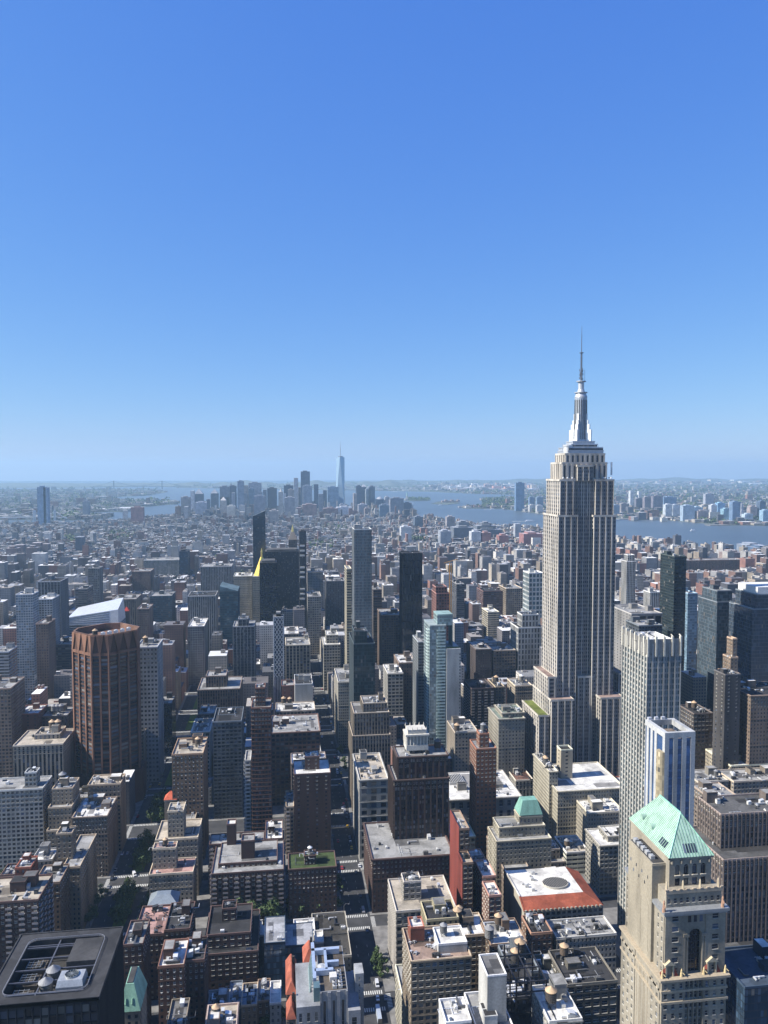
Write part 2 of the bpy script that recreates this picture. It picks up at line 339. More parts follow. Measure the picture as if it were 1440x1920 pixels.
# ------------------------------------------------------------------ buildings
FOOT = []      # footprints already taken (x0, y0, x1, y1)
HB = []        # what each hand-placed block shows: (uL, uR, vTop, Y)
LAND = []      # (u, v, short reference) of hand-built things, for naming their neighbours
WHITE, LG, GREY, DKR, TANR, PINK = (.62, .615, .59), (.29, .29, .285), (.15, .15, .15), (.04, .04, .042), (.38, .34, .28), (.4, .25, .22)
RC = dict(w=WHITE, g=LG, m=GREY, k=DKR, t=TANR, p=PINK, v=(.055, .08, .028))
WCOL = dict(brick=(.16, .085, .062), dbrick=(.105, .066, .056), rbrick=(.25, .09, .06), tan=(.36, .29, .21), beige=(.44, .38, .29), cream=(.56, .49, .37),
            grey=(.28, .28, .28), lgrey=(.42, .42, .41), white=(.64, .63, .6), lime=(.45, .42, .37), dark=(.04, .042, .048), brown=(.2, .14, .1),
            teal=(.16, .3, .3), navy=(.03, .05, .08), sky=(.25, .36, .45), slate=(.13, .15, .17), green=(.05, .066, .066))
def lighten(c, k): return tuple(min(.8, x*k) for x in c)
def roof_deck(root, X0, Y0, X1, Y1, z, par, rc, col, nbits, rng, bulk=True):
    o = root.location; r = MB(); t = .35
    r.quads([[(X0+.02, Y0+.02, z-par), (X1-.02, Y0+.02, z-par), (X1-.02, Y1-.02, z-par), (X0+.02, Y1-.02, z-par)]])
    for k in range(rng.randint(2, 5) if X1-X0 > 8 else 0):
        pw, pd = rng.uniform(.15, .5)*(X1-X0), rng.uniform(.15, .5)*(Y1-Y0); px_, py_ = rng.uniform(X0+.5, X1-.5-pw), rng.uniform(Y0+.5, Y1-.5-pd); zq = z-par+.006+.004*k
        r.quads([[(px_, py_, zq), (px_+pw, py_, zq), (px_+pw, py_+pd, zq), (px_, py_+pd, zq)]], rng.choice((0, 1, 1)))
    r.build('roof', [M_ROOF, M_TAR], root, rc, off=o)
    p = MB(); e = .06
    for a in ((X0-e, Y0-e, X1+e, Y0+t), (X0-e, Y1-t, X1+e, Y1+e), (X0-e, Y0+t, X0+t, Y1-t), (X1-t, Y0+t, X1+e, Y1-t)): p.box(a[0], a[1], z-par, a[2], a[3], z+.12)
    p.build('parapet', M_TRIM, root, lighten(col, 1.6), off=o)
    W_, D_ = X1-X0, Y1-Y0
    if bulk and W_ > 9 and D_ > 9:
        for k in range(1 if W_*D_ < 700 else 2):
            bw, bd, bh = rng.uniform(4, min(9, W_*.45)), rng.uniform(4, min(8, D_*.45)), rng.uniform(3, 6.5)
            bx, by = rng.uniform(X0+1, X1-1-bw), rng.uniform(Y0+D_*.25, Y1-1-bd)
            b = MB(); b.box(bx, by, z-par, bx+bw, by+bd, z-par+bh); b.box(bx-.12, by-.12, z-par+bh-.35, bx+bw+.12, by+bd+.12, z-par+bh+.15)
            bo = b.build('bulkhead', M_WALL, root, lighten(col, rng.uniform(.8, 1.3)), off=o)
            rr = MB(); rr.quads([[(bx+.3, by+.3, z-par+bh+.16), (bx+bw-.3, by+.3, z-par+bh+.16), (bx+bw-.3, by+bd-.3, z-par+bh+.16), (bx+.3, by+bd-.3, z-par+bh+.16)]]); rr.build('roof', M_ROOF, bo, rng.choice((WHITE, LG, GREY, DKR)), off=o)
            if rng.random() < .45:
                dr = MB(); dr.box(bx+bw*.3, by-.04, z-par, bx+bw*.3+1, by, z-par+2.1); dr.build('door', M_METAL, bo, (.12, .11, .1), off=o)
    for k in range(int(nbits*(2.6 if Y0 < 720 else 1.6))+1 if nbits else 0):
        if W_ < 6 or D_ < 6: break
        nm, me, _ = rng.choice(_bits); q = bpy.data.objects.new(nm, me); C.objects.link(q); q.parent = root
        q.location = (rng.uniform(X0+2.5, X1-2.5)-o.x, rng.uniform(Y0+2, Y1-2)-o.y, z-par+.01-o.z); q.rotation_euler.z = rng.choice((0, pi/2, pi, 1.5*pi)); s = rng.uniform(.6, 1.15); q.scale = (s, s, s)
        c = rng.choice((.05, .12, .3, .5, .62, .7)); q.color = (c, c, c*.97, 1)
def windows_as_parts(root, fs, maxn):
    """individual window objects (pane, meeting rail, sill) set in the openings that show largest"""
    rows = []
    for f in fs:
        if f is None: continue
        for a, z in zip(f['A'], f['Z']): rows.append((-z, f, a, z))
    rows.sort(key=lambda r: r[0]); used = {}; o = root.location
    for _, f, a, z in rows[:maxn]:
        key = id(f)
        if key not in used:
            m = MB(); d, n, ww, wh = f['d'], f['n'], f['ww'], f['wh']; p = (0, 0)
            m.quads([[(0, 0, 0), (d[0]*ww, d[1]*ww, 0), (d[0]*ww, d[1]*ww, wh), (0, 0, wh)]], 1 if f['cur'] else 0)
            m.obox(p, d, n, 0, ww, .01, .08, wh*.48, wh*.48+.09, 2); m.obox(p, d, n, 0, .08, .01, .08, 0, wh, 2); m.obox(p, d, n, ww-.08, ww, .01, .08, 0, wh, 2)
            m.obox(p, d, n, 0, ww, .01, f['rec']+.1, .005, .12, 3)
            t = m.build('window', [M_GLASS, M_CURT, M_METAL, M_TRIM]); used[key] = t.data; bpy.data.objects.remove(t)
        q = bpy.data.objects.new('window', used[key]); C.objects.link(q); q.parent = root
        x = f['p0'][0]+f['d'][0]*a-f['n'][0]*(f['rec']-.02); y = f['p0'][1]+f['d'][1]*a-f['n'][1]*(f['rec']-.02)
        q.location = (x-o.x, y-o.y, z-o.z); q.color = (.5, .48, .42, 1)
def solid(root, X0, Y0, X1, Y1, z0, z1, style, col, rc, par=1.0, nbits=3, rng=RNG, bulk=True, wp=0, gcol=None, cor=0, sides='nse', name='wall', sp=None, eside=None):
    w = MB(); g = MB(); b = MB(); o = root.location
    fs = [fac(w, g, (X0, Y0), (X1, Y0), z0, z1, style, (0, -1), b)]
    es = eside or style
    fe = fw = None
    if X0 > -62: fe = fac(w, g, (X0, Y1), (X0, Y0), z0, z1, es, (-1, 0), b)
    else: w.quads([[(X0, Y0, z0), (X0, Y1, z0), (X0, Y1, z1), (X0, Y0, z1)]])
    if X1 < 62: fw = fac(w, g, (X1, Y0), (X1, Y1), z0, z1, es, (1, 0), b)
    else: w.quads([[(X1, Y0, z0), (X1, Y1, z0), (X1, Y1, z1), (X1, Y0, z1)]])
    w.quads([[(X0, Y1, z0), (X1, Y1, z0), (X1, Y1, z1), (X0, Y1, z1)]])
    if cor:
        for p0, p1, n in (((X0, Y0), (X1, Y0), (0, -1)), ((X0, Y1), (X0, Y0), (-1, 0)), ((X1, Y0), (X1, Y1), (1, 0))):
            d = (p1[0]-p0[0], p1[1]-p0[1]); L = sqrt(d[0]**2+d[1]**2); d = (d[0]/L, d[1]/L)
            w.obox(p0, d, n, -cor+.01, L+cor-.01, .004, cor, z1-1.0, z1-.15)
    s = ST[style] if isinstance(style, str) else style
    if not cor and style in ('mas', 'dmas', 'loft', 'grid', 'stripe') and z1-z0 > 14:
        w.box(X0-.3, Y0-.35, z1-1.5, X1+.3, Y0-.18, z1-.9); w.box(X0-.35, Y0-.18, z1-1.5, X0-.18, Y1, z1-.9)
    wo = w.build(name, [M_WALL, M_WALL] if not (s and s.get('sp')) else [M_WALL, M_SPAN], root, col, off=o)
    if b.q: stuff(b.build('balcony', M_TRIM, root, tuple(.26+.5*c for c in lighten(col, 1.5)), off=o))
    if wp:
        windows_as_parts(root, [f for f in (fs[0], fe, fw) if f], wp)
    if g.q: stuff(g.build('window', [M_GLASS, M_CURT], root, gcol or (.1, .14, .18), off=o))
    roof_deck(root, X0, Y0, X1, Y1, z1, par, rc, col, nbits, rng, bulk)
M_SPAN = painted('dark_spandrel', 0.6, 0.2, gain=(.6, .59, .57)); 
def _dim(m):     # the spandrel panels are a darker material of the same family
    n = m.node_tree; B = n.nodes['Principled BSDF']; l = B.inputs['Base Color'].links[0]; src = l.from_socket; n.links.remove(l)
    n.links.new(mixc(n.nodes, n.links, 1.0, src, (.42, .43, .46), 'MULTIPLY'), B.inputs['Base Color'])
_dim(M_SPAN)
def box_of(b):
    uL, uR, vT, Y, D = b; vm = vT
    xl, z = atY(uL, vm, Y); xr, z2 = atY(uR, vm, Y); return xl, Y, xr, Y+D, (z+z2)/2
def B(label, name, cat, boxes, col='brick', st='mas', rc='g', ref=None, bits=3, wp=0, gcol=None, cor=0.0, tanks=(), bulk=True, es=None, par=1.0, grp=None):
    """one building: boxes = [(uL, uR, vTop, Y, depth), ...] lowest first; further boxes stand on the first"""
    if isinstance(boxes, tuple): boxes = [boxes]
    col = WCOL[col] if isinstance(col, str) else col; bx = [box_of(b) for b in boxes]
    X0, Y0, X1, Y1, z = bx[0]; rng = random.Random(sum(map(ord, label)))
    root = empty(name, ((X0+X1)/2, (Y0+Y1)/2, 0)); tag(root, label, cat, grp)
    rr = RC[rc] if isinstance(rc, str) else rc
    for k, (a0, b0, a1, b1, h) in enumerate(bx):
        base = 0
        if k:
            ins = [q[4] for q in bx[:k] if q[0]-.6 <= a0 and q[2]+.6 >= a1 and q[1]-.6 <= b0 and q[3]+.6 >= b1]
            base = max(ins)-1.0 if ins else 0
        last = k == len(bx)-1
        solid(root, a0, b0, a1, b1, base, h, st, col, rr, par, bits if last else 1, rng, bulk and last, wp if k == 0 else wp//2, gcol, cor, eside=es)
        if base == 0:
            FOOT.append((a0, b0, a1, b1)); HB.append((boxes[k][0], boxes[k][1], boxes[k][2], b0))
    top = bx[-1]
    for i, t in enumerate(tanks):
        fx, fy, body, cap, k = t
        zt = max(q[4] for q in bx if q[0] <= top[0]+fx*(top[2]-top[0]) <= q[2])-par+.02
        tank(top[0]+fx*(top[2]-top[0]), top[1]+fy*(top[3]-top[1]), zt, f"{('', 'second ', 'third ')[i]}{body} water tank with {cap} cap on the {ref or ' '.join(label.replace('-', ' ').split()[:8])}", body, cap, k)
    if ref: LAND.append((*proj((top[0]+top[2])/2, top[1], top[4])[:2], ref))
    return root, bx
# ------------------------------------------------------------------ hand-placed buildings: (uL, uR, vTop, Y, depth) in photo pixels and metres
A_, O_, H_, T_ = 'apartment_building', 'office_building', 'brick_building', 'office_tower'
# --- bottom left, between Lexington and Park
B('brick apartment block with white balcony grid and tan flat roof behind the dark rooftop plant', A_, 'building', [(-40, 72, 1690, 432, 27)], 'dbrick', 'balc', 't', 'balcony block by the dark roof', 4, 70, tanks=())
B('narrow beige slab with roof garden facing the tree-lined avenue', A_, 'building', [(117, 150, 1625, 510, 45), (105, 135, 1562, 522, 10)], 'tan', 'mas', 'g', 'narrow beige slab', 3, 60, es='mas')
B('pale grey flat-topped bulkhead block beside the narrow beige slab', H_, 'building', [(62, 112, 1655, 480, 22)], 'brown', 'mas', 'g', None, 3, 30)
B('stepped tan apartment house with dark tank tower on its highest step', A_, 'building', [(87, 133, 1556, 590, 30), (90, 134, 1513, 594, 26), (97, 136, 1478, 600, 20)], 'tan', 'mas', 'g', 'stepped tan house', 2, 60, tanks=((.35, .5, 'dark', 'grey', 1.3),))
B('wide grey-brown masonry block with pale coping and white roof plant on the avenue corner', A_, 'building', [(135, 201, 1531, 584, 34)], (.25, .2, .16), 'dmas', 'w', 'grey-brown corner block', 8, 80, cor=.6, tanks=((.3, .75, 'brown', 'tan', .9),))
B('taller tan block with roof greenery directly behind the grey-brown corner block', A_, 'building', [(164, 226, 1470, 622, 20)], 'tan', 'mas', 't', None, 5, 30)
B('long white-banded apartment slab with a column of balconies', A_, 'building', [(-60, 80, 1481, 600, 24), (46, 68, 1448, 606, 9)], (.42, .42, .4), 'grid', 'g', 'white-banded slab', 4, 80)
B('low red-brown house with a small terrace between trees and balcony block', H_, 'building', [(28, 58, 1626, 500, 14)], 'rbrick', 'mas', 'g', None, 2)
B('row house with white roof hatch below the white-banded slab', H_, 'building', [(58, 98, 1612, 528, 16)], 'grey', 'mas', 'w', None, 2)
B('small brown house at the end of the shaded garden row', H_, 'building', [(0, 28, 1640, 500, 14)], 'dbrick', 'mas', 'g', None, 2)
# --- Park to Madison
B('cream stepped apartment house with square open-topped tank tower', A_, 'building', [(279, 362, 1637, 520, 20), (286, 330, 1590, 528, 9)], 'beige', 'mas', 'p', 'cream stepped house', 3, 60, bulk=False, tanks=((.5, .5, 'brown', 'tan', .8),))
B('cream apartment house with tall blank tower and pale terraces facing the avenue', A_, 'building', [(291, 371, 1572, 548, 30), (314, 344, 1520, 552, 14)], 'beige', 'mas', 't', 'cream house with blank tower', 3, 60, bulk=False)
B('slate hip-roofed penthouse block with tall white-framed windows', A_, 'building', [(277, 332, 1698, 478, 14)], (.2, .16, .14), dict(bay=5.2, fh=7, ww=.42, wh=.6, rec=.3), 'g', 'hip-roofed penthouse', 0, 20, bulk=False)
B('brown block with a pink paved roof terrace beside the avenue', A_, 'building', [(250, 308, 1752, 440, 30)], 'dbrick', 'mas', 'p', 'pink terrace block', 5, 40, bulk=False)
B('brown brick block with cluttered flat roof right of the pink terrace', H_, 'building', [(308, 356, 1742, 440, 28)], 'dbrick', 'mas', 'k', None, 7, 30)
B('dark brick slab rising behind the copper mansard', H_, 'building', [(230, 268, 1770, 405, 22)], 'dbrick', 'mas', 'g', None, 4, 30)
B('red-brown brick apartment house with stone corners at the lower edge', A_, 'building', [(296, 345, 1810, 385, 22)], 'brick', 'mas', 'w', 'red-brown house', 5, 60)
B('dark brick block beside the red-brown house with pipes on its roof', A_, 'building', [(342, 383, 1800, 392, 20)], 'dbrick', 'mas', 'k', None, 5, 40)
B('orange-tan brick apartment tower dotted with window air conditioners', A_, 'building', [(322, 381, 1413, 600, 36)], (.3, .2, .13), 'mas', 't', 'orange-tan brick tower', 5, 90, tanks=((.75, .5, 'brown', 'tan', 1),))
B('low tan tower house with a small orange pyramid roof', A_, 'building', [(308, 331, 1500, 600, 9)], 'tan', 'sparse', 'g', None, 0, 8, bulk=False)
B('tan lower block around the small orange pyramid roof', A_, 'building', [(318, 366, 1536, 590, 20)], 'tan', 'mas', 'g', None, 4, 30)
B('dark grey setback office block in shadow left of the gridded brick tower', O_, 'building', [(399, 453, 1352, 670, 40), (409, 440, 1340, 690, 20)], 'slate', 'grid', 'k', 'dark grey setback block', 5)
B('slim brick tower with pale horizontal lattice and a blind bulkhead on top', A_, 'tower', [(471, 508, 1326, 600, 24), (479, 497, 1289, 606, 12)], 'brick', dict(bay=2.6, fh=3.3, ww=.6, wh=.6, rec=.3, band=(.3, .3, 1)), 'g', 'gridded brick tower', 1, 90, bulk=False)
B('narrow pale balcony block pressed against the gridded brick tower', A_, 'building', [(459, 470, 1425, 612, 22)], 'lgrey', 'balc', 'g', None, 2)
B('blank dark brick tower with red-brown penthouse right of the low garden roofs', A_, 'tower', [(551, 620, 1450, 590, 30), (572, 599, 1418, 600, 12)], 'dbrick', 'sparse', 'w', 'blank brick tower', 3, 40, bulk=False)
B('tan balcony wing stepping down beside the blank brick tower', A_, 'building', [(536, 551, 1512, 592, 30)], 'tan', 'balc', 'g', None, 2)
B('brick apartment house with lawns and a white domed tank house on its roof', A_, 'building', [(541, 631, 1627, 510, 22), (571, 592, 1604, 516, 8)], 'dbrick', 'mas', 'v', 'lawn-roofed house', 2, 100, cor=.4, bulk=False, tanks=((.5, .5, 'silver', 'white', .75),))
B('long brown apartment house with rows of cream balconies', A_, 'building', [(396, 532, 1634, 510, 50), (409, 520, 1616, 518, 30), (392, 495, 1580, 548, 16)], 'dbrick', 'balc', 'g', 'brown balcony house', 4, 100, bulk=False, par=.8)
B('blind brick tank tower of the brown balcony house', H_, 'building', [(452, 477, 1576, 524, 10)], 'dbrick', 'blank', 'g', None, 0, bulk=False)
B('second slimmer brick tank tower behind the brown balcony house', H_, 'building', [(425, 442, 1545, 545, 8)], 'dbrick', 'blank', 'w', None, 0, bulk=False)
B('low white-roofed annex between brown balcony house and blank tower', H_, 'building', [(497, 530, 1572, 552, 30)], 'dbrick', 'mas', 'w', None, 5)
B('brown brick house with white window units and a stout brick tank tower', A_, 'building', [(379, 484, 1786, 432, 42), (387, 470, 1750, 438, 30), (416, 443, 1703, 452, 9)], 'dbrick', dict(bay=4.0, fh=3.2, ww=.5, wh=.5, rec=.3), 'k', 'brown house with tank tower', 2, 100, bulk=False)
B('white-roofed garden pavilion beside the glazed court', 'pavilion', 'building', [(485, 518, 1752, 462, 16)], 'lgrey', 'blank', 'w', None, 1, bulk=False)
B('white pavilion with a square opening in its roof', 'pavilion', 'building', [(551, 591, 1750, 466, 16)], 'white', 'blank', 'w', None, 3, bulk=False)
B('steel and glass court with ribbed grey roof between the pavilions', 'glass_court', 'building', [(495, 535, 1767, 432, 26), (528, 588, 1772, 436, 22)], 'navy', 'glass', (.3, .31, .33), 'glazed court', 0, gcol=(.05, .09, .14), bulk=False, par=.3)
B('broad low corner block with charcoal flat roof and cream coping', O_, 'building', [(590, 659, 1793, 443, 46)], (.3, .28, .24), 'mas', (.055, .052, .047), 'charcoal-roofed block', 4, 20, bulk=False)
B('small white rooftop house set into the charcoal roof', H_, 'building', [(590, 607, 1766, 452, 12)], 'lgrey', 'blank', 'w', None, 0, bulk=False)
for k, (a, b, v, Y, c, lab) in enumerate(((385, 428, 1898, 398, 'grey', 'grey-roofed row house at the left end of the bottom terrace'), (428, 452, 1880, 405, 'slate', 'dark slate-fronted row house second in the bottom terrace'), (452, 482, 1884, 402, 'tan', 'tan row house mid bottom terrace with blue-grey roof'),
        (482, 506, 1876, 405, 'brown', 'brown row house with black chimney stack in the bottom terrace'), (506, 527, 1880, 402, 'white', 'white-topped row house at the right end of the bottom terrace'))):
    B(lab, 'row_house', 'house', [(a, b, v, Y, 18)], c, 'mas', ('g', (.3, .34, .4), (.3, .34, .4), 'g', 'w')[k], None, 5, 16)
# --- Madison to Fifth
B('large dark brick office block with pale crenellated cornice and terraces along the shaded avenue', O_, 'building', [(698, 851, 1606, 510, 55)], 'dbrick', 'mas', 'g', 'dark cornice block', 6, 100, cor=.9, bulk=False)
B('dark brick tower block stepping up behind the dark cornice block', O_, 'tower', [(739, 842, 1460, 538, 29), (746, 840, 1417, 541, 22)], (.095, .065, .055), 'pier2', 'g', 'dark brick tower block', 3, 60, cor=.9, bulk=False, tanks=((.85, .5, 'dark', 'dark', 1.2),))
B('pale limestone office block with arched windows and flat tan roof', O_, 'building', [(674, 728, 1461, 584, 56)], (.42, .41, .38), dict(bay=7.2, fh=5.6, ww=.55, wh=.62, rec=.5, band=(.6, .4, 2)), 't', 'pale limestone block', 8, 60, cor=.8, es='dmas')
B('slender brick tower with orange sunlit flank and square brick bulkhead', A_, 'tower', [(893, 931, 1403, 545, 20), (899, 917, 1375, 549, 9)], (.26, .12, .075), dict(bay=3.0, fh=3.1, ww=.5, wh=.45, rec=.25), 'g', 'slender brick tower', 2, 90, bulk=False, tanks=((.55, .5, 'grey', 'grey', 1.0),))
B('long classical department store block with arched openings and slatted skylight', 'store_building', 'building', [(842, 977, 1496, 584, 54)], (.42, .4, .36), dict(bay=6.5, fh=8.5, ww=.45, wh=.6, rec=.5), 'w', 'classical store block', 10, 30, cor=1.0)
B('brown building with a bright red party wall facing east', H_, 'building', [(868, 887, 1617, 452, 14), (861.5, 880, 1553, 466, 26)], 'brown', 'grid', 't', 'red-walled building', 2, 50)
B('pinkish building with red cornice stepping down right of the red-walled building', H_, 'building', [(917, 940, 1678, 436, 16), (905, 930, 1642, 452.1, 20), (890, 915, 1620, 472.2, 20)], (.34, .2, .16), 'grid', 'w', 'pinkish building', 3, 50)
B('ornate corner building with roof terraces and sunlit speckled flank on the avenue', O_, 'building', [(743, 855, 1704, 434, 36), (757, 790, 1652, 446, 10)], (.4, .37, .33), 'loft', 't', 'ornate corner building', 7, 80, es=dict(bay=2.2, fh=3.0, ww=.55, wh=.55, rec=.5, band=(.3, .35, 1)), bulk=False)
B('tan loft building with tall top windows and a planted roof terrace', O_, 'building', [(771, 884, 1797, 354, 27)], 'tan', 'grid', (.3, .22, .18), 'terrace loft building', 6, 100, cor=.5, bulk=False)
B('white penthouse with red awning on the terrace loft building', 'penthouse', 'building', [(822, 876, 1768, 359, 14)], 'white', 'blank', 'w', None, 0, bulk=False, tanks=((.3, .6, 'grey', 'grey', .85),))
B('dark red brick bulkhead house at the rear of the terrace loft building', H_, 'building', [(770, 796, 1738, 370, 9)], 'rbrick', 'blank', 'w', None, 1, bulk=False)
B('cream parapet loft building with paired tanks and white roof', O_, 'building', [(862, 915, 1752, 392, 20)], 'tan', 'grid', 'w', 'paired-tank loft', 2, 60, tanks=((.12, .7, 'dark', 'tan', 1.1), (.25, .92, 'brown', 'tan', .9)))
B('narrow grey party-wall building left of the paired-tank loft', H_, 'building', [(800, 860, 1722, 400, 18)], (.35, .31, .2), 'mas', 'k', None, 4)
B('white blind-walled pillar building with grey hatched roof and rust stain', O_, 'tower', [(914, 950, 1828, 296, 14)], (.6, .59, .56), 'blank', (.16, .16, .16), 'white pillar building', 0, bulk=False, par=.6)
B('white ribbon-windowed wing at the foot of the white pillar building', O_, 'building', [(933, 1008, 2036, 262, 52)], 'white', 'rib', 'g', None, 5, es='rib')
B('low white annex with stained roof in the bottom corner of the terrace', H_, 'building', [(836, 884, 1915, 292, 14)], 'white', 'blank', 'w', None, 3, bulk=False)
B('arched-parapet building with white roof and two large tanks', O_, 'building', [(920, 988, 1768, 382, 22)], 'brown', 'mas', 'w', 'arched-parapet building', 5, 50, tanks=((.45, .75, 'brown', 'tan', 1.0), (.02, .2, 'silver', 'silver' if 0 else 'grey', 1.15)))
B('brick-flanked building with black flat roof right of the arched parapet', H_, 'building', [(996, 1036, 1748, 396, 17)], (.28, .17, .12), 'mas', 'k', 'black flat roof', 5, 30, bulk=False)
B('pale-parapet building with courtyard roof below the red-roofed hall', O_, 'building', [(1044, 1156, 1754, 396, 17)], (.42, .41, .38), 'dmas', 'g', 'pale-parapet building', 12, 40, bulk=False)
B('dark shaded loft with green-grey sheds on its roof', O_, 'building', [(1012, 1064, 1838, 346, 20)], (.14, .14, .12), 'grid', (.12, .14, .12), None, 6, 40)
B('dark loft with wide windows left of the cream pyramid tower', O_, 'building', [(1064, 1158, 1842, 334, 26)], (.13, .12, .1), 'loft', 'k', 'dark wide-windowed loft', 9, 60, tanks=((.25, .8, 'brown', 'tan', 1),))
B('black-roofed loft under the open steel frame', O_, 'building', [(950, 1016, 1868, 312, 26)], 'dark', 'mas', 'k', 'loft under the steel frame', 6, tanks=((.7, .9, 'dark', 'tan', 1.0),))
B('small loft with a tan-capped tank beside the steel frame', O_, 'building', [(958, 1012, 1822, 345, 22)], 'slate', 'mas', 'k', None, 4, tanks=((.6, .6, 'dark', 'tan', 1.2),))
B('white-roofed corner loft at the lower edge with a stout tank', O_, 'building', [(1030, 1092, 1912, 290, 22)], 'lgrey', 'grid', 'w', None, 4, 30, tanks=((.3, .45, 'dark', 'tan', 1.1),))
B('cream clubhouse with terraces and a green mansard', O_, 'building', [(931, 1034, 1574, 500, 22), (936, 1022, 1549, 506, 16), (974, 1017, 1530, 510, 12)], (.44, .4, .31), 'mas', 'g', 'green-mansard clubhouse', 2, 80, cor=.4, bulk=False)
B('brown-flanked loft with pale roof and dark tank left of the red-roofed hall', O_, 'building', [(945, 992, 1627, 494, 30), (928, 950, 1594, 505, 22)], (.24, .19, .15), 'mas', 'g', 'brown-flanked loft', 3, 40, tanks=((.3, .9, 'brown', 'tan', 1.1),))
B('long flat-roofed block with dark blind bulkhead beside the avenue', O_, 'building', [(968, 1060, 1618, 540, 22), (1015, 1050, 1592, 546, 14)], (.25, .22, .19), 'mas', 'g', None, 8)
B('low cluttered roof block between red-roofed hall and clubhouse', O_, 'building', [(990, 1052, 1648, 494, 10)], 'brown', 'mas', 'g', None, 10)
# --- west of Fifth
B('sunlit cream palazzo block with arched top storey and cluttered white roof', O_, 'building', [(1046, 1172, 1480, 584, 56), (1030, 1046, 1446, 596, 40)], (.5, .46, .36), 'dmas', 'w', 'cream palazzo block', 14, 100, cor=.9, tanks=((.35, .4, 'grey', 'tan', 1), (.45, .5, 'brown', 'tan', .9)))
B('cream blind tower on the cream palazzo block', H_, 'building', [(1052, 1074, 1405, 610, 10)], 'cream', 'sparse', 'k', None, 0, bulk=False)
B('white-roofed beige block with rusty plant beside the white-pier tower', O_, 'building', [(1103, 1170, 1522, 560, 24)], (.44, .4, .32), 'dmas', 'w', 'rusty-plant block', 9, 60)
B('pale stone block with metal roof house in front of the white-pier tower', O_, 'building', [(1125, 1200, 1583, 510, 26), (1140, 1190, 1566, 516, 16)], (.4, .38, .33), 'grid', 'w', 'pale stone block', 3, 80, cor=.7, bulk=False)
B('tall hotel tower of white piers and glass with open slotted crown', T_, 'tower', [(1213, 1277, 1206, 440, 33)], (.55, .54, .5), dict(bay=1.9, fh=3.5, ww=.72, wh=.66, rec=.15, pier=(1.1, .7, 2), gm=1, band=(.4, .1, 1)), 'w', 'white-pier tower', 9, 60, gcol=(.12, .17, .19), bulk=False)
B('brown-grey stepped office block with flat dark roof at the right edge', O_, 'building', [(1340, 1520, 1790, 372, 60), (1357, 1520, 1606, 386, 40), (1352, 1500, 1522, 400, 24)], (.23, .19, .17), dict(bay=2.6, fh=3.6, ww=.5, wh=.7, rec=.3, pier=(.7, .35, 1)), (.1, .1, .1), 'brown-grey stepped block', 6, 80, bulk=True)
B('blue-black glass box with flat roof in the lower right corner', O_, 'building', [(1397, 1500, 1846, 330, 30)], 'navy', 'glass', (.05, .07, .1), 'blue-black glass box', 2, gcol=(.04, .07, .11))
B('grey-beige loft with roof huts right of the blue-striped tower', O_, 'building', [(1309, 1366, 1464, 570, 24)], (.36, .33, .28), 'grid', 'g', None, 6, 50, tanks=((.8, .4, 'grey', 'grey', .8),))
B('tan loft with pale roof at the right edge below the classical hotel', O_, 'building', [(1376, 1480, 1462, 566, 24)], (.4, .34, .27), 'grid', 'g', None, 7, 50)
B('broad cream block with wide white roof at the right edge', O_, 'building', [(1371, 1500, 1432, 600, 40)], 'cream', 'dmas', 'w', 'wide white roof block', 8, 40)
B('low brown loft between blue-striped tower and tan loft', O_, 'building', [(1330, 1384, 1494, 520, 26)], (.28, .23, .19), 'grid', 'g', None, 7, 30)
B('classical brick hotel with pale top storeys and balustrade at the right edge', 'hotel_building', 'building', [(1408, 1520, 1302, 600, 40)], (.28, .21, .16), 'mas', 'k', 'classical hotel', 8, 80, cor=.8)
B('dark slab tower below the ziggurat with a ladder of windows', T_, 'tower', [(1360, 1389, 1264, 604, 17)], (.09, .085, .085), 'sparse', 'k', 'dark slab tower', 3, 40)
B('sunlit brick ziggurat tower with stepped shoulders', A_, 'tower', [(1365, 1386, 1262, 624, 16), (1370, 1384, 1232, 626, 12), (1374, 1382.5, 1197, 628, 9)], (.34, .25, .18), 'mas', 't', 'brick ziggurat', 1, 40, bulk=False)
B('dark ornate loft with tank yard between towers', O_, 'building', [(1301, 1337, 1337, 640, 26)], (.12, .1, .09), 'loft', 'k', 'dark ornate loft', 6, 40, tanks=((.4, .5, 'brown', 'tan', 1.1),))
B('blue-grey glass hotel tower with grey slab crown', T_, 'tower', [(1345, 1373, 1128, 760, 38), (1345, 1373, 1107, 764, 30)], 'slate', 'glass', 'g', 'slab-crowned glass tower', 3, gcol=(.075, .105, .125))
B('mirrored glass tower with white rooftop crown at the right edge', T_, 'tower', [(1411, 1520, 1140, 700, 40), (1419, 1510, 1113, 702, 36)], 'slate', 'glass', 'w', 'white-crowned mirror tower', 4, gcol=(.05, .07, .095))
B('slim bright blue glass slab between the dark towers', T_, 'tower', [(1290, 1308, 1112, 900, 30)], 'sky', 'glassb', 'g', None, 2, gcol=(.2, .3, .38))
B('dark green glass tower with thin pale floor lines', T_, 'tower', [(1265, 1287, 1043, 850, 34)], 'green', 'glassb', 'k', 'dark green glass tower', 2, gcol=(.025, .04, .045))
B('white stone tower with ribbed shaft and gilded top beyond the tallest tower', T_, 'tower', [(1175, 1192, 1052, 1150, 18), (1177, 1190, 1040, 1152, 12)], 'white', 'pier', 'w', 'white ribbed tower', 1, bulk=False)
B('grey windowless slab with dark recessed front behind the white-pier tower', O_, 'building', [(1184, 1242, 1150, 800, 60)], (.3, .29, .28), dict(bay=9, fh=30, ww=.8, wh=.85, rec=1.5), 'g', 'grey windowless slab', 6, es='sparse')
B('dark low office box in front of the grey windowless slab', O_, 'building', [(1198, 1242, 1172, 740, 30)], 'slate', 'grid', 'g', None, 5)
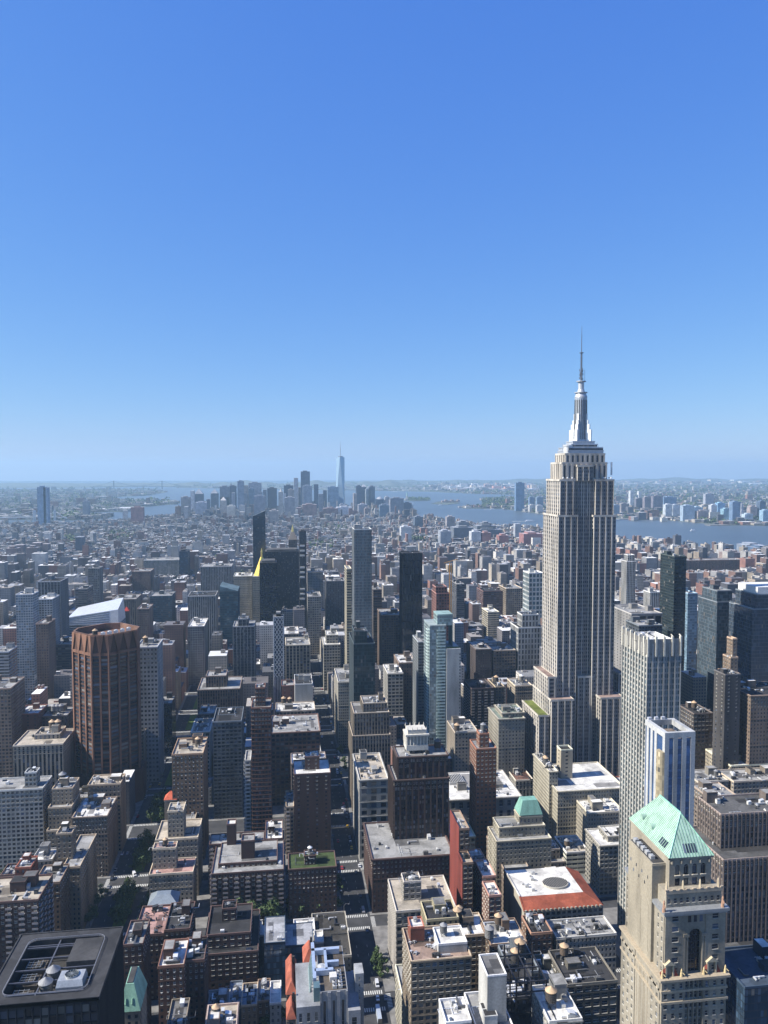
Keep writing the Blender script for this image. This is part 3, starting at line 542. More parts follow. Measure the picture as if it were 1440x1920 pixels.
B('short white tower left of the dark green glass tower', O_, 'building', [(1219, 1236, 1110, 1200, 24)], 'white', 'stripe', 'k', None, 2)
B('long brick apartment range with ribbed front near the river', A_, 'building', [(1272, 1396, 1050, 2050, 40)], (.26, .17, .14), 'pier2', 'g', 'long brick range', 8, tanks=())
B('pale terracotta block with regular windows left of the tallest tower', O_, 'building', [(935, 984, 1347, 680, 36), (942, 984, 1336, 686, 26)], (.36, .33, .27), 'mas', (.19, .23, .2), 'green-trimmed block', 5, 60, cor=.9)
B('cream loft with green-trimmed cornice beyond the green-trimmed block', O_, 'building', [(966, 998, 1285, 800, 30)], (.42, .36, .28), 'dmas', 'g', 'cream loft', 5, tanks=((.6, .5, 'silver', 'white', 1.2),))
B('white-framed office tower with dark window pairs and white roof box', T_, 'tower', [(972, 1019, 1176, 985, 36), (979, 1010, 1152, 990, 22)], (.5, .5, .48), dict(bay=4.2, fh=7.0, ww=.55, wh=.75, rec=.3), 'k', 'white-framed office tower', 3)
B('slim tower of white frames and glass beside the tallest tower', T_, 'tower', [(992, 1019, 1074, 1150, 30)], (.55, .57, .56), dict(bay=6, fh=7.2, ww=.75, wh=.7, rec=.5, gm=1), 'w', 'white-frame slim tower', 3, gcol=(.1, .16, .18))
B('brown-roofed loft with white pilasters below the tallest tower', O_, 'building', [(967, 1000, 1462, 660, 34)], (.45, .42, .36), 'stripe', (.16, .09, .07), 'brown-roofed loft', 4, 30)
B('dark narrow loft with sunken roof left of the brown-roofed loft', O_, 'building', [(952, 968, 1432, 700, 30)], (.2, .17, .14), 'mas', 'k', None, 3)
# --- middle distance, Madison to Fifth
B('tan stepped office tower with vertical ribs behind the pale limestone block', O_, 'tower', [(661, 732, 1378, 670, 40), (664, 730, 1336, 674, 34), (681, 726, 1318, 680, 24)], (.38, .32, .25), 'pier', 'g', 'ribbed tan tower', 5, 60, cor=.2)
B('dark glass tower with textured grey flank along the canyon avenue', T_, 'tower', [(663, 703, 1206, 745, 52), (664, 688, 1182, 750, 26)], (.06, .08, .09), 'glass', 'k', 'dark canyon glass tower', 3, gcol=(.03, .055, .06), es=dict(bay=2.4, fh=3.4, ww=.45, wh=.5, rec=.5))
B('white-roofed limestone loft lining the canyon avenue', O_, 'building', [(634, 664, 1278, 825, 58)], (.44, .41, .35), 'dmas', 'g', None, 5)
B('tall slim tower of white fins and blue glass with open crown', T_, 'tower', [(664, 697, 992, 985, 28)], (.48, .5, .5), 'fin', 'k', 'white-finned slim tower', 4, gcol=(.08, .13, .15))
B('slim cream slab beside the white-finned slim tower', T_, 'tower', [(650, 659, 1066, 1010, 36)], (.5, .45, .34), 'rib', 'g', None, 1, bulk=False)
B('black faceted glass tower standing alone above the lofts', T_, 'tower', [(755, 792, 1037, 985, 26)], (.03, .035, .045), dict(bay=2.4, fh=9, ww=.8, wh=.9, rec=.1, gm=1, pier=(.4, .25, 1)), 'k', 'black faceted tower', 1, gcol=(.02, .03, .042), bulk=False)
B('grey louvred apartment tower beside the teal glass tower', A_, 'tower', [(784, 806, 1203, 790, 34)], (.28, .3, .31), dict(bay=5, fh=3.2, ww=.9, wh=.55, rec=.5), 'g', 'grey louvred tower', 3)
B('brown brick block with bands of windows beside the black faceted tower', O_, 'building', [(716, 755, 1153, 1020, 50)], (.2, .15, .12), 'grid', 'g', None, 5)
B('white loft with dark top windows and tank below the black faceted tower', O_, 'building', [(727, 756, 1262, 825, 40)], (.48, .46, .42), 'loft', 'w', None, 4, tanks=((.6, .1, 'silver', 'white', 1.2),))
B('brown tower block with tan flank behind the white loft', O_, 'building', [(748, 781, 1242, 850, 40)], (.24, .18, .14), 'mas', 'w', None, 4)
B('tan flat-topped block in front of the teal glass tower', O_, 'building', [(853, 897, 1372, 690, 34)], (.36, .31, .25), 'mas', 'g', None, 6, tanks=((.1, .05, 'brown', 'tan', 1.2),))
B('dark brown balcony block with square bulkhead in the mid lofts', A_, 'building', [(884, 926, 1290, 790, 36), (898, 911, 1281, 795, 10)], (.09, .07, .065), 'balc', 'k', 'dark balcony block', 3)
B('tan loft with tank house right of the dark balcony block', O_, 'building', [(929, 946, 1287, 800, 30)], (.34, .28, .2), 'mas', 'k', None, 3, tanks=((.5, .5, 'dark', 'tan', 1.2),))
B('wide tan loft with tall arched bays in the middle lofts', O_, 'building', [(925, 967, 1219, 985, 40)], (.32, .26, .2), 'loft', 'g', None, 5)
B('dark brick block with white roof huts left of the wide tan loft', O_, 'building', [(892, 922, 1217, 960, 50)], (.1, .08, .075), 'mas', 'g', None, 5)
B('slim cream loft with banded windows rising above the mid lofts', O_, 'building', [(915, 936, 1147, 1220, 40)], (.52, .47, .37), 'rib', 'w', None, 3)
B('dark red flat brick block in the far lofts', O_, 'building', [(906, 946, 1108, 1420, 50)], (.17, .1, .09), 'rib', 'k', None, 4)
B('tan ornate loft with tall arcades beside the dark red block', O_, 'building', [(949, 980, 1103, 1400, 50)], (.4, .33, .25), 'loft', 'g', None, 4)
B('grey slab loft with a white flank in the far lofts', O_, 'building', [(856, 871, 1095, 1350, 60)], (.14, .14, .15), 'rib', 'g', None, 2)
B('half-built concrete tower with reddish cladding under the crane', O_, 'tower', [(818, 843, 1112, 1060, 34), (817, 838, 1100, 1064, 24)], (.3, .16, .14), dict(bay=4, fh=4, ww=.6, wh=.6, rec=.6), 'k', 'half-built tower', 2, bulk=False)
# --- middle distance, left
B('pale grey office tower with a regular grid of square windows', T_, 'tower', [(254, 295, 1213, 760, 34)], (.44, .45, .46), dict(bay=3.4, fh=4.3, ww=.58, wh=.5, rec=.3), 'g', 'pale gridded tower', 4, 60, tanks=((.35, .4, 'brown', 'tan', 1.2),))
B('black glass block with a dark red panel on its front', O_, 'building', [(295, 322, 1319, 840, 30)], 'dark', 'glass', 'g', 'black glass block', 2, gcol=(.02, .03, .045))
B('tan loft with long side front right of the brown octagonal tower', O_, 'building', [(256, 269, 1376, 745, 57)], (.33, .27, .2), 'mas', 'k', None, 3, 40)
B('old stone office block with columned front and twin tanks beside brown octagonal tower', O_, 'building', [(24, 118, 1396, 690, 40), (64, 112, 1376, 706, 20)], (.42, .37, .3), 'stripe', 't', 'columned stone block', 4, 50, tanks=((.55, .6, 'brown', 'tan', 1.3), (.78, .6, 'grey', 'tan', 1.3)))
B('brick office tower with square windows at the left edge', T_, 'tower', [(-40, 20, 1291, 760, 40)], (.27, .21, .17), 'grid', 'g', 'left-edge brick tower', 3, 40)
B('white and dark apartment tower at the left edge behind the brick office tower', A_, 'tower', [(-20, 16, 1222, 900, 28)], (.4, .41, .42), 'rib', 'g', None, 3)
B('white gridded glass apartment tower in the left middle distance', A_, 'tower', [(29, 61, 1114, 1000, 24)], (.5, .53, .55), dict(bay=3.0, fh=3.2, ww=.8, wh=.7, rec=.15, gm=1), 'w', 'white gridded tower', 2, gcol=(.15, .22, .28))
B('brick apartment tower right of the white gridded tower', A_, 'tower', [(67, 90, 1169, 950, 30)], (.27, .19, .15), 'mas', 'g', None, 2)
B('ribbed grey tower with a pale top in the left distance', T_, 'tower', [(71, 113, 1090, 1150, 40)], (.36, .37, .38), 'pier2', 'k', None, 2)
B('white stepped tower in front of the ribbed grey tower', T_, 'tower', [(67, 98, 1123, 1090, 34)], (.46, .48, .5), 'grid', 'w', None, 3)
B('small low tank-topped block with three tanks left of the octagonal tower', O_, 'building', [(73, 126, 1342, 800, 30)], (.16, .13, .11), 'mas', 'g', 'three-tank block', 3, tanks=((.4, .4, 'silver', 'grey', 1.2), (.53, .4, 'silver', 'grey', 1.2), (.66, .4, 'silver', 'grey', 1.2)))
B('red-brown flat block left of the three-tank block', O_, 'building', [(32, 72, 1338, 790, 30)], (.2, .1, .08), 'sparse', 'w', None, 5)
B('dark-roofed low block beneath the white wedge building', O_, 'building', [(94, 136, 1208, 1100, 60)], (.12, .11, .11), 'rib', 'g', None, 4)
B('brick tower with even windows right of the white wedge building', A_, 'tower', [(257, 279, 1141, 1200, 40)], (.27, .2, .16), 'mas', 'g', None, 2)
B('tan classical block beyond the white wedge building', O_, 'building', [(210, 255, 1123, 1400, 50)], (.37, .31, .25), 'stripe', 'g', None, 3)
B('dark glass block right of the tan classical block', O_, 'building', [(281, 322, 1117, 1420, 50)], 'slate', 'glassb', 'g', None, 3, gcol=(.05, .1, .13))
B('dark apartment tower left of the tan classical block', A_, 'tower', [(141, 163, 1104, 1300, 40)], (.16, .16, .17), 'rib', 'g', None, 2)
B('tall pale concrete tower in the left distance', A_, 'tower', [(165, 186, 1065, 1500, 30)], (.3, .29, .28), 'grid', 'g', None, 2)
B('long pale office range with tall piers and a lower brick neighbour', O_, 'building', [(269, 337, 1050, 2100, 60)], (.5, .49, .46), 'stripe', 'g', 'long pale range', 3)
B('white clock tower with stepped lantern above the long pale range', T_, 'tower', [(320, 334, 1024, 2160, 26), (322, 332, 1014, 2162, 20), (325, 330, 1006, 2165, 10)], (.56, .54, .5), 'mas', 'w', 'white clock tower', 0, bulk=False)
B('wide brick block left of the long pale range', O_, 'building', [(247, 282, 1071, 1800, 50)], (.28, .19, .15), 'mas', 'g', None, 3)
B('dark blue glass box right of the long pale range', O_, 'building', [(336, 352, 1034, 2050, 50)], 'navy', 'glassb', 'k', None, 1, gcol=(.05, .09, .14))
B('cream stone office tower with gilded neighbour in the middle distance', T_, 'tower', [(438, 472, 1080, 1380, 50)], (.54, .49, .39), 'dmas', 'w', 'cream stone tower', 3)
B('grey office tower with pale vertical piers and a top house', T_, 'tower', [(437, 477, 1174, 985, 36), (447, 465, 1160, 990, 18)], (.25, .26, .27), 'pier2', 'g', 'grey piered tower', 2)
B('cream columned loft with tall dark bays near the canyon avenue', O_, 'building', [(536, 581, 1209, 985, 46)], (.47, .42, .33), dict(bay=4.6, fh=3.9, ww=.66, wh=.62, rec=.4, pier=(1.3, .7, 1), sp=1), 'g', 'cream columned loft', 5, cor=.8)
B('plain pale cube with blind front on the lofts beside the lattice tower', O_, 'building', [(553, 586, 1282, 830, 40)], (.5, .5, .49), 'blank', 'k', 'pale blind cube', 4)
B('wide white-roofed loft below the pale blind cube', O_, 'building', [(517, 591, 1332, 800, 30)], (.34, .29, .24), 'loft', 'w', 'wide white-roofed loft', 9, tanks=((.2, .8, 'brown', 'tan', 1.2), (.36, .8, 'brown', 'tan', 1.1)))
B('brick loft with ledge cornice and ruined roof behind the blank brick tower', O_, 'building', [(508, 600, 1372, 690, 50)], (.19, .12, .095), 'loft', 'g', 'brick ledge loft', 10, cor=.8)
B('low white-roofed block right behind the blank brick tower', O_, 'building', [(546, 612, 1430, 640, 24)], (.24, .2, .18), 'mas', 'w', None, 9)
B('broad brown piered office block with twin setbacks left of the gridded brick tower', O_, 'building', [(370, 450, 1292, 830, 50), (386, 424, 1267, 842, 24)], (.25, .19, .15), 'pier', 'g', 'brown piered block', 4)
B('white ornate loft with stone dormers left of the dark grey setback block', O_, 'building', [(358, 393, 1372, 730, 40)], (.46, .44, .4), 'loft', 'g', None, 6, cor=.8)
B('dark loft between the brown piered block and the white ornate loft', O_, 'building', [(372, 402, 1338, 770, 30)], (.1, .09, .09), 'mas', 'g', None, 6)
B('white columned office block in the left middle distance', O_, 'building', [(352, 404, 1117, 1300, 50)], (.45, .44, .42), 'stripe', 'k', 'white columned block', 5)
B('pale square office tower below the white columned block', O_, 'building', [(352, 383, 1174, 1100, 60)], (.38, .37, .36), 'grid', 'w', None, 6)
B('pale office block with deep recessed centre beyond the white columned block', O_, 'building', [(376, 434, 1062, 1700, 50)], (.37, .36, .35), 'stripe', 'g', None, 6)
B('dark ribbed office tower near the park square', T_, 'tower', [(612, 648, 1089, 1300, 40)], (.17, .17, .18), 'pier', 'g', 'dark ribbed tower', 2)
B('pale loft at the edge of the park square', O_, 'building', [(577, 602, 1118, 1260, 50)], (.38, .35, .3), 'loft', 'g', None, 4)
B('taller pale loft behind the park-side loft', O_, 'building', [(577, 606, 1072, 1500, 50)], (.38, .36, .33), 'mas', 'g', None, 4)
B('white-roofed stepped loft across the canyon avenue from the cream columned loft', O_, 'building', [(607, 638, 1208, 1050, 50), (612, 634, 1190, 1060, 30)], (.44, .42, .37), 'loft', 'w', None, 5)
B('white flat-roofed loft behind the lattice tower', O_, 'building', [(531, 560, 1188, 1070, 50)], (.34, .3, .27), 'grid', 'w', None, 5)
B('brick loft right of the lattice tower base', O_, 'building', [(528, 552, 1285, 880, 24)], (.21, .1, .08), 'sparse', 'g', None, 3)
B('dark brown tower with horizontal balconies right of the white-finned slim tower', A_, 'tower', [(700, 716, 1105, 1080, 40)], (.14, .12, .11), 'rib', 'g', None, 2)
# ------------------------------------------------------------------ landmark buildings built one by one
def root_at(label, name, cat, x, y, ref=None, top=None, fp=None):
    r = empty(name, (x, y, 0)); tag(r, label, cat)
    if ref: LAND.append((*proj(x, y, top or 60)[:2], ref))
    if fp: FOOT.append(fp)
    return r
def prt(m, name, mats, root, col=None, kind=None, parent=None):
    o = m.build(name, mats, parent or root, col, off=root.location)
    if kind: o['kind'] = kind
    return o
LIME = (.72, .665, .585)
# ---- the tallest tower: limestone setbacks, metal mast, antenna
def tallest():
    Yf = 681.0
    r = root_at('tallest limestone skyscraper with stepped shoulders, silver mast and long antenna', 'skyscraper', 'tower', *((atY(1100, 1100, Yf)[0]), Yf+20), ref='tallest tower', top=300)
    px = lambda u, v, Y=Yf: atY(u, v, Y)
    st = dict(bay=4.9, fh=3.75, ww=.52, wh=.56, rec=.12, pier=(2.1, .14, 1), sp=1)
    st3 = dict(bay=2.05, fh=3.75, ww=.62, wh=.58, rec=.15, pier=(1.25, .7, 3), sp=1)
    stR = dict(bay=1.9, fh=3.75, ww=.6, wh=.55, rec=.12, pier=(.8, .45, 3), sp=1)
    def block(name, uL, uR, vT, Y, D, z0, s=st3, roofc=(.3, .22, .19), es=st, par=.9, vref=None):
        xl, z = px(uL, vT, Y); xr, _ = px(uR, vT, Y); w = MB(); g = MB()
        fac(w, g, (xl, Y), (xr, Y), z0, z, s, (0, -1)); fac(w, g, (xl, Y+D), (xl, Y), z0, z, es, (-1, 0))
        w.quads([[(xr, Y, z0), (xr, Y+D, z0), (xr, Y+D, z), (xr, Y, z)], [(xl, Y+D, z0), (xr, Y+D, z0), (xr, Y+D, z), (xl, Y+D, z)]])
        w.box(xl-.3, Y-.75, z-1.6, xr+.3, Y-.58, z+.25); w.box(xl-.75, Y-.3, z-1.6, xl-.58, Y+D, z+.25)
        o = prt(w, name, [M_WALL, M_SPAN], r, LIME)
        stuff(prt(g, 'window', [M_GLASS, M_CURT], r, parent=o))
        q = MB(); q.quads([[(xl, Y, z-par), (xr, Y, z-par), (xr, Y+D, z-par), (xl, Y+D, z-par)]]); prt(q, 'roof', M_ROOF, r, roofc, parent=o)
        return xl, xr, z
    D = 41
    # base and lower setbacks
    FOOT.append((px(983, 1440, 670)[0], 668, px(1205, 1440, 670)[0], 728))
    x0, x1, zb = block('lower_setback', 1010, 1029.5, 1341, 672, 48, 0, st3, (.14, .17, .04))
    block('lower_setback', 1034, 1076, 1312, 670, 52, 0, st3)
    block('lower_setback', 1127, 1170, 1308, 670, 52, 0, st3)
    block('lower_setback', 1023, 1034, 1290, 692, 22, 0, st)
    block('shoulder', 1028, 1042, 1269, 678, 40, 0, st)
    block('shoulder', 1160, 1171, 1262, 690, 34, 0, st)
    # shaft: two wings either side of a recessed middle
    za = px(1100, 1340)[1]
    for a, b in ((1047, 1083.5), (1113.5, 1155)): block('shaft_wing', a, b, 966, Yf, D, 0, st3)
    block('shaft_recess', 1083.5, 1113.5, 899, Yf+5, D-10, 0, stR)
    zf = px(1100, 1268)[1]
    block('shaft_infill', 1083.6, 1113.4, 1268, Yf+.8, 4, 0, st3)
    z1 = px(1100, 966)[1]
    for a, b in ((1050, 1079.5), (1116.5, 1151)): block('upper_wing', a, b, 899, Yf+2.5, D-5, z1-1.2, st3)
    block('upper_recess', 1079.5, 1116.5, 899, Yf+5.2, D-11, z1-1.2, stR)
    z2 = px(1100, 899)[1]
    # crown: fluted blocks
    stc = dict(bay=4.6, fh=14, ww=.34, wh=.7, rec=.5, pier=(2.2, .8, 1))
    block('crown', 1054, 1138, 867, Yf+5.5, D-12, z2-1.2, stc, (.28, .26, .24), stc)
    block('crown', 1060, 1134, 850, Yf+7.5, D-16, px(1100, 867)[1]-1.2, stc, (.28, .26, .24), stc)
    block('crown', 1083, 1112, 872, Yf+2.6, 6, z2-1.2, stR, es=st)
    z3 = px(1100, 850)[1]; cx = px(1088.5, 830, Yf+D/2)[0]; cyy = Yf+D/2+.5
    m = MB()        # observation terrace tiers
    K = (px(1122, 846, cyy)[0]-px(1057, 846, cyy)[0])/2
    zz = lambda v: px(1088, v, cyy)[1]
    tiers = [(1.0, 852, 845), (.96, 845, 839), (.74, 839, 833), (.62, 833, 827.5)]
    for k, va, vb in tiers:
        m.box(cx-K*k, cyy-K*k*.8, zz(va)-1, cx+K*k, cyy+K*k*.8, zz(vb)-.9); m.box(cx-K*k-.4, cyy-K*k*.8-.4, zz(vb)-.9, cx+K*k+.4, cyy+K*k*.8+.4, zz(vb))
    prt(m, 'terrace', M_METAL, r, (.42, .44, .46))
    m = MB(); m.box(cx-K*.98, cyy-K*.8-.06, zz(844)-.6, cx+K*.98, cyy-K*.79, zz(841)); m.box(cx-K*.7, cyy-K*.62-.06, zz(837.5), cx+K*.7, cyy-K*.6, zz(835)); prt(m, 'terrace_glazing', M_GLASS, r)
    m = MB(); m.cyl(cx-K*.92, cyy-K*.55, z3, zz(838), 4.2, n=18); m.cyl(cx-K*.92, cyy-K*.55, zz(838), zz(836), 4.7, n=18); prt(m, 'terrace_turret', M_METAL, r, (.6, .6, .58))
    mast = MB(); zt = zz(748); z0 = zz(828)
    rr = (px(1099, 780, cyy)[0]-px(1077, 780, cyy)[0])/2
    mast.cyl(cx, cyy, z0, zt, rr*1.02, rr*.92, 20)
    for k in range(20):
        a = 2*pi*k/20+.16; mast.beam((cx+rr*1.0*cos(a), cyy+rr*1.0*sin(a), z0), (cx+rr*.93*cos(a), cyy+rr*.93*sin(a), zt), .5)
    prt(mast, 'mast', M_METAL, r, (.5, .53, .56))
    g = MB()
    for k in range(20):
        a = 2*pi*k/20; g.beam((cx+rr*1.03*cos(a), cyy+rr*1.03*sin(a), z0+2), (cx+rr*.95*cos(a), cyy+rr*.95*sin(a), zt-1), .7)
    stuff(prt(g, 'mast_glazing', M_GLASS, r))
    for a in (pi/4, 3*pi/4, 5*pi/4, 7*pi/4):        # stepped metal wings
        m = MB(); d = (cos(a), sin(a)); n = (-sin(a), cos(a))
        for k, (rad, v) in enumerate(((10.8, 806), (9.2, 796), (7.8, 788), (6.6, 776))): m.obox((cx, cyy), d, n, rr*.5, rad, -1.3+.12*k, 1.3-.12*k, z0-.5, zz(v))
        prt(m, 'mast_wing', M_METAL, r, (.74, .74, .72))
    m = MB(); m.cyl(cx, cyy, zt, zt+1.2, rr*1.0, n=20); m.cyl(cx, cyy, zz(745), zz(741), rr*1.02, rr*.92, 20); m.cyl(cx, cyy, zz(741), zz(737), rr*.9, rr*.8, 20); m.cyl(cx, cyy, zz(737), zz(735.5), rr*1.05, n=20)
    m.cyl(cx, cyy, zz(735.5), zz(730), rr*.62, rr*.5, 16); m.cyl(cx, cyy, zz(730), zz(716), rr*.48, n=14); m.cyl(cx, cyy, zz(716), zz(714.5), rr*.78, n=14); prt(m, 'beacon_drum', M_METAL, r, (.45, .46, .47))
    m = MB(); m.cyl(cx, cyy, zt+1.2, zz(745), rr*.95, n=20); prt(m, 'drum_glazing', M_GLASS, r)
    m = MB(); m.cyl(cx, cyy, zz(714.5), zz(700), 1.0, n=8); m.cyl(cx, cyy, zz(700), zz(661), .75, .6, 8); m.cyl(cx, cyy, zz(662), zz(661), 2.0, n=10); m.cyl(cx, cyy, zz(661), zz(632), .42, .34, 8); m.cyl(cx, cyy, zz(632), zz(612), .26, .16, 6)
    for k, v in enumerate(np.linspace(711, 664, 26)):
        a = k*2.4; w = 1.9 if v > 695 else 1.35
        m.box(cx-w*.9, cyy-.15, zz(v), cx+w*.9, cyy+.15, zz(v)+.3); m.box(cx-.15, cyy-w, zz(v), cx+.15, cyy+w, zz(v)+.3)
        if v > 692: m.cyl(cx+1.6*cos(a), cyy+1.6*sin(a), zz(v)-.8, zz(v)+.9, .35, n=6)
    m.beam((cx+3.4, cyy, zz(714)), (cx+3.4, cyy, zz(694)), .22); m.beam((cx+.6, cyy, zz(694)), (cx+3.4, cyy, zz(694)), .22)
    m.box(cx-.8, cyy-.1, zz(629.5), cx+.8, cyy+.1, zz(629)); prt(m, 'antenna', M_METAL, r, (.12, .13, .15))
    m = MB(); xq, _ = px(1140, 890, Yf+8); m.cyl(xq+3.4, Yf+8, px(1100, 891)[1], px(1100, 866)[1], .9, n=8)
    m.beam((xq, Yf+9, px(1100, 868)[1]), (xq+3.4, Yf+8, px(1100, 868)[1]), .3); prt(m, 'side_aerial', M_METAL, r, (.7, .7, .68))
    for k, (u, Y) in enumerate(((1131, Yf+5), (1135, Yf+4), (1142, Yf+6), (1146, Yf+5), (1056, Yf+5), (1064, Yf+5), (1073, Yf+4))):
        m = MB(); x, _ = px(u, 897, Y); m.cyl(x, Y, z2-1, z2+.9, .15, n=6); m.cyl(x, Y-.3, z2+.9, z2+2.2, .9, .75, 8); prt(m, 'dish', M_METAL, r, (.65, .65, .63))
    m = MB()
    for k in range(26):
        a = 2*pi*k/26; x = cx+K*1.0*cos(a); y = cyy+K*.8*sin(a); m.cyl(x, y, zz(846), zz(846)+3+2.5*((k*7) % 3), .12, n=5)
    stuff(prt(m, 'rail_aerial', M_METAL, r, (.35, .36, .38)))
tallest()
# ---- brown octagonal tower turned to the grid
def octagon():
    Xc, _ = atY(200.5, 1300, 722); Yc = 722.0
    z = atY(190, 1190, Yc-26)[1]; zl = atY(190, 1455, Yc-26)[1]
    r = root_at('brown brick tower turned corner-on with orange sunlit ribs and pointed crown bays', 'office_tower', 'tower', Xc, Yc, 'brown octagonal tower', z, (Xc-32, Yc-26, Xc+32, Yc+36))
    P = [(-31, -3), (-8, -26), (8, -26), (31, -3), (31, 13), (8, 36), (-8, 36), (-31, 13)]; P = [(Xc+a*.9, Yc+b*.9) for a, b in P]
    col = (.32, .165, .108); w = MB(); g = MB(); cr = 17
    for i, nb in ((0, 3), (1, 2), (2, 3)):
        a, b = P[i], P[i+1]; L = sqrt((b[0]-a[0])**2+(b[1]-a[1])**2); d = ((b[0]-a[0])/L, (b[1]-a[1])/L); n = (d[1], -d[0])
        fac(w, g, a, b, zl, z-cr, dict(bay=L/nb, fh=3.65, ww=.8, wh=.62, rec=.35, sp=1), n)
        w.quads([[(*a, z-cr), (*b, z-cr), (*b, z-1), (*a, z-1)]], 1)
        for k in range(nb+1):           # tapering brick ribs, widening at the crown into pointed bays
            t = L*k/nb; w.obox(a, d, n, t-.8, t+.8, 0, 1.1, zl-4, z-cr, 0)
            Q = lambda tt, o, zz: (a[0]+d[0]*tt+n[0]*o, a[1]+d[1]*tt+n[1]*o, zz)
            h = L/nb/2-.5; zt = z-1.5; tl, tr = max(0, t-h), min(L, t+h)
            w.quads([[Q(t-.8, 1.1, z-cr), Q(t+.8, 1.1, z-cr), Q(tr, 1.0, zt), Q(tl, 1.0, zt)], [Q(t-.8, 0, z-cr), Q(t-.8, 1.1, z-cr), Q(tl, 1.0, zt), Q(tl, 0, zt)], [Q(t+.8, 1.1, z-cr), Q(t+.8, 0, z-cr), Q(tr, 0, zt), Q(tr, 1.0, zt)], [Q(tl, 1.0, zt), Q(tr, 1.0, zt), Q(tr, 0, zt), Q(tl, 0, zt)]], 0)
        w.obox(a, d, n, 0, L, 0, .9, z-cr-2.5, z-cr, 0)
    for i in range(3, 8):
        a, b = P[i], P[(i+1) % 8]; w.quads([[(*a, zl), (*b, zl), (*b, z-1), (*a, z-1)]])
    prt(w, 'wall', [M_WALL, M_SPAN], r, col); stuff(prt(g, 'window', [M_GLASS, M_CURT], r, (.03, .04, .052)))
    m = MB(); B_ = [(Xc+(p[0]-Xc)*1.12, Yc+(p[1]-Yc)*1.12) for p in P]; m.prism(B_, 0, zl-3); prt(m, 'base', M_WALL, r, (.17, .085, .06))
    m = MB(); m.poly([(*p, z-7) for p in P]); 
    I = [(Xc+(p[0]-Xc)*.94, Yc+(p[1]-Yc)*.94) for p in P]; m.quads([[(*I[i], z-7), (*I[(i+1) % 8], z-7), (*I[(i+1) % 8], z-.9), (*I[i], z-.9)] for i in range(8)] + [[(*I[i], z-.9), (*I[(i+1) % 8], z-.9), (*P[(i+1) % 8], z-.9), (*P[i], z-.9)] for i in range(8)])
    prt(m, 'roof', M_ROOF, r, (.2, .12, .09))
    for k in range(5):
        m = MB(); x, y = Xc+2+k*4.6, Yc-20+k*4.6; m.box(x-1.8, y-1.4, z-7, x+1.8, y+1.4, z+.6); m.cyl(x, y, z+.6, z+1.2, 1.1, n=10); prt(m, 'cooling_unit', M_METAL, r, (.6, .6, .58))
    tank(Xc-8, Yc-6, z-7, 'tan-capped water tank inside the crown of the brown octagonal tower', 'dark', 'tan', 1.1)
octagon()
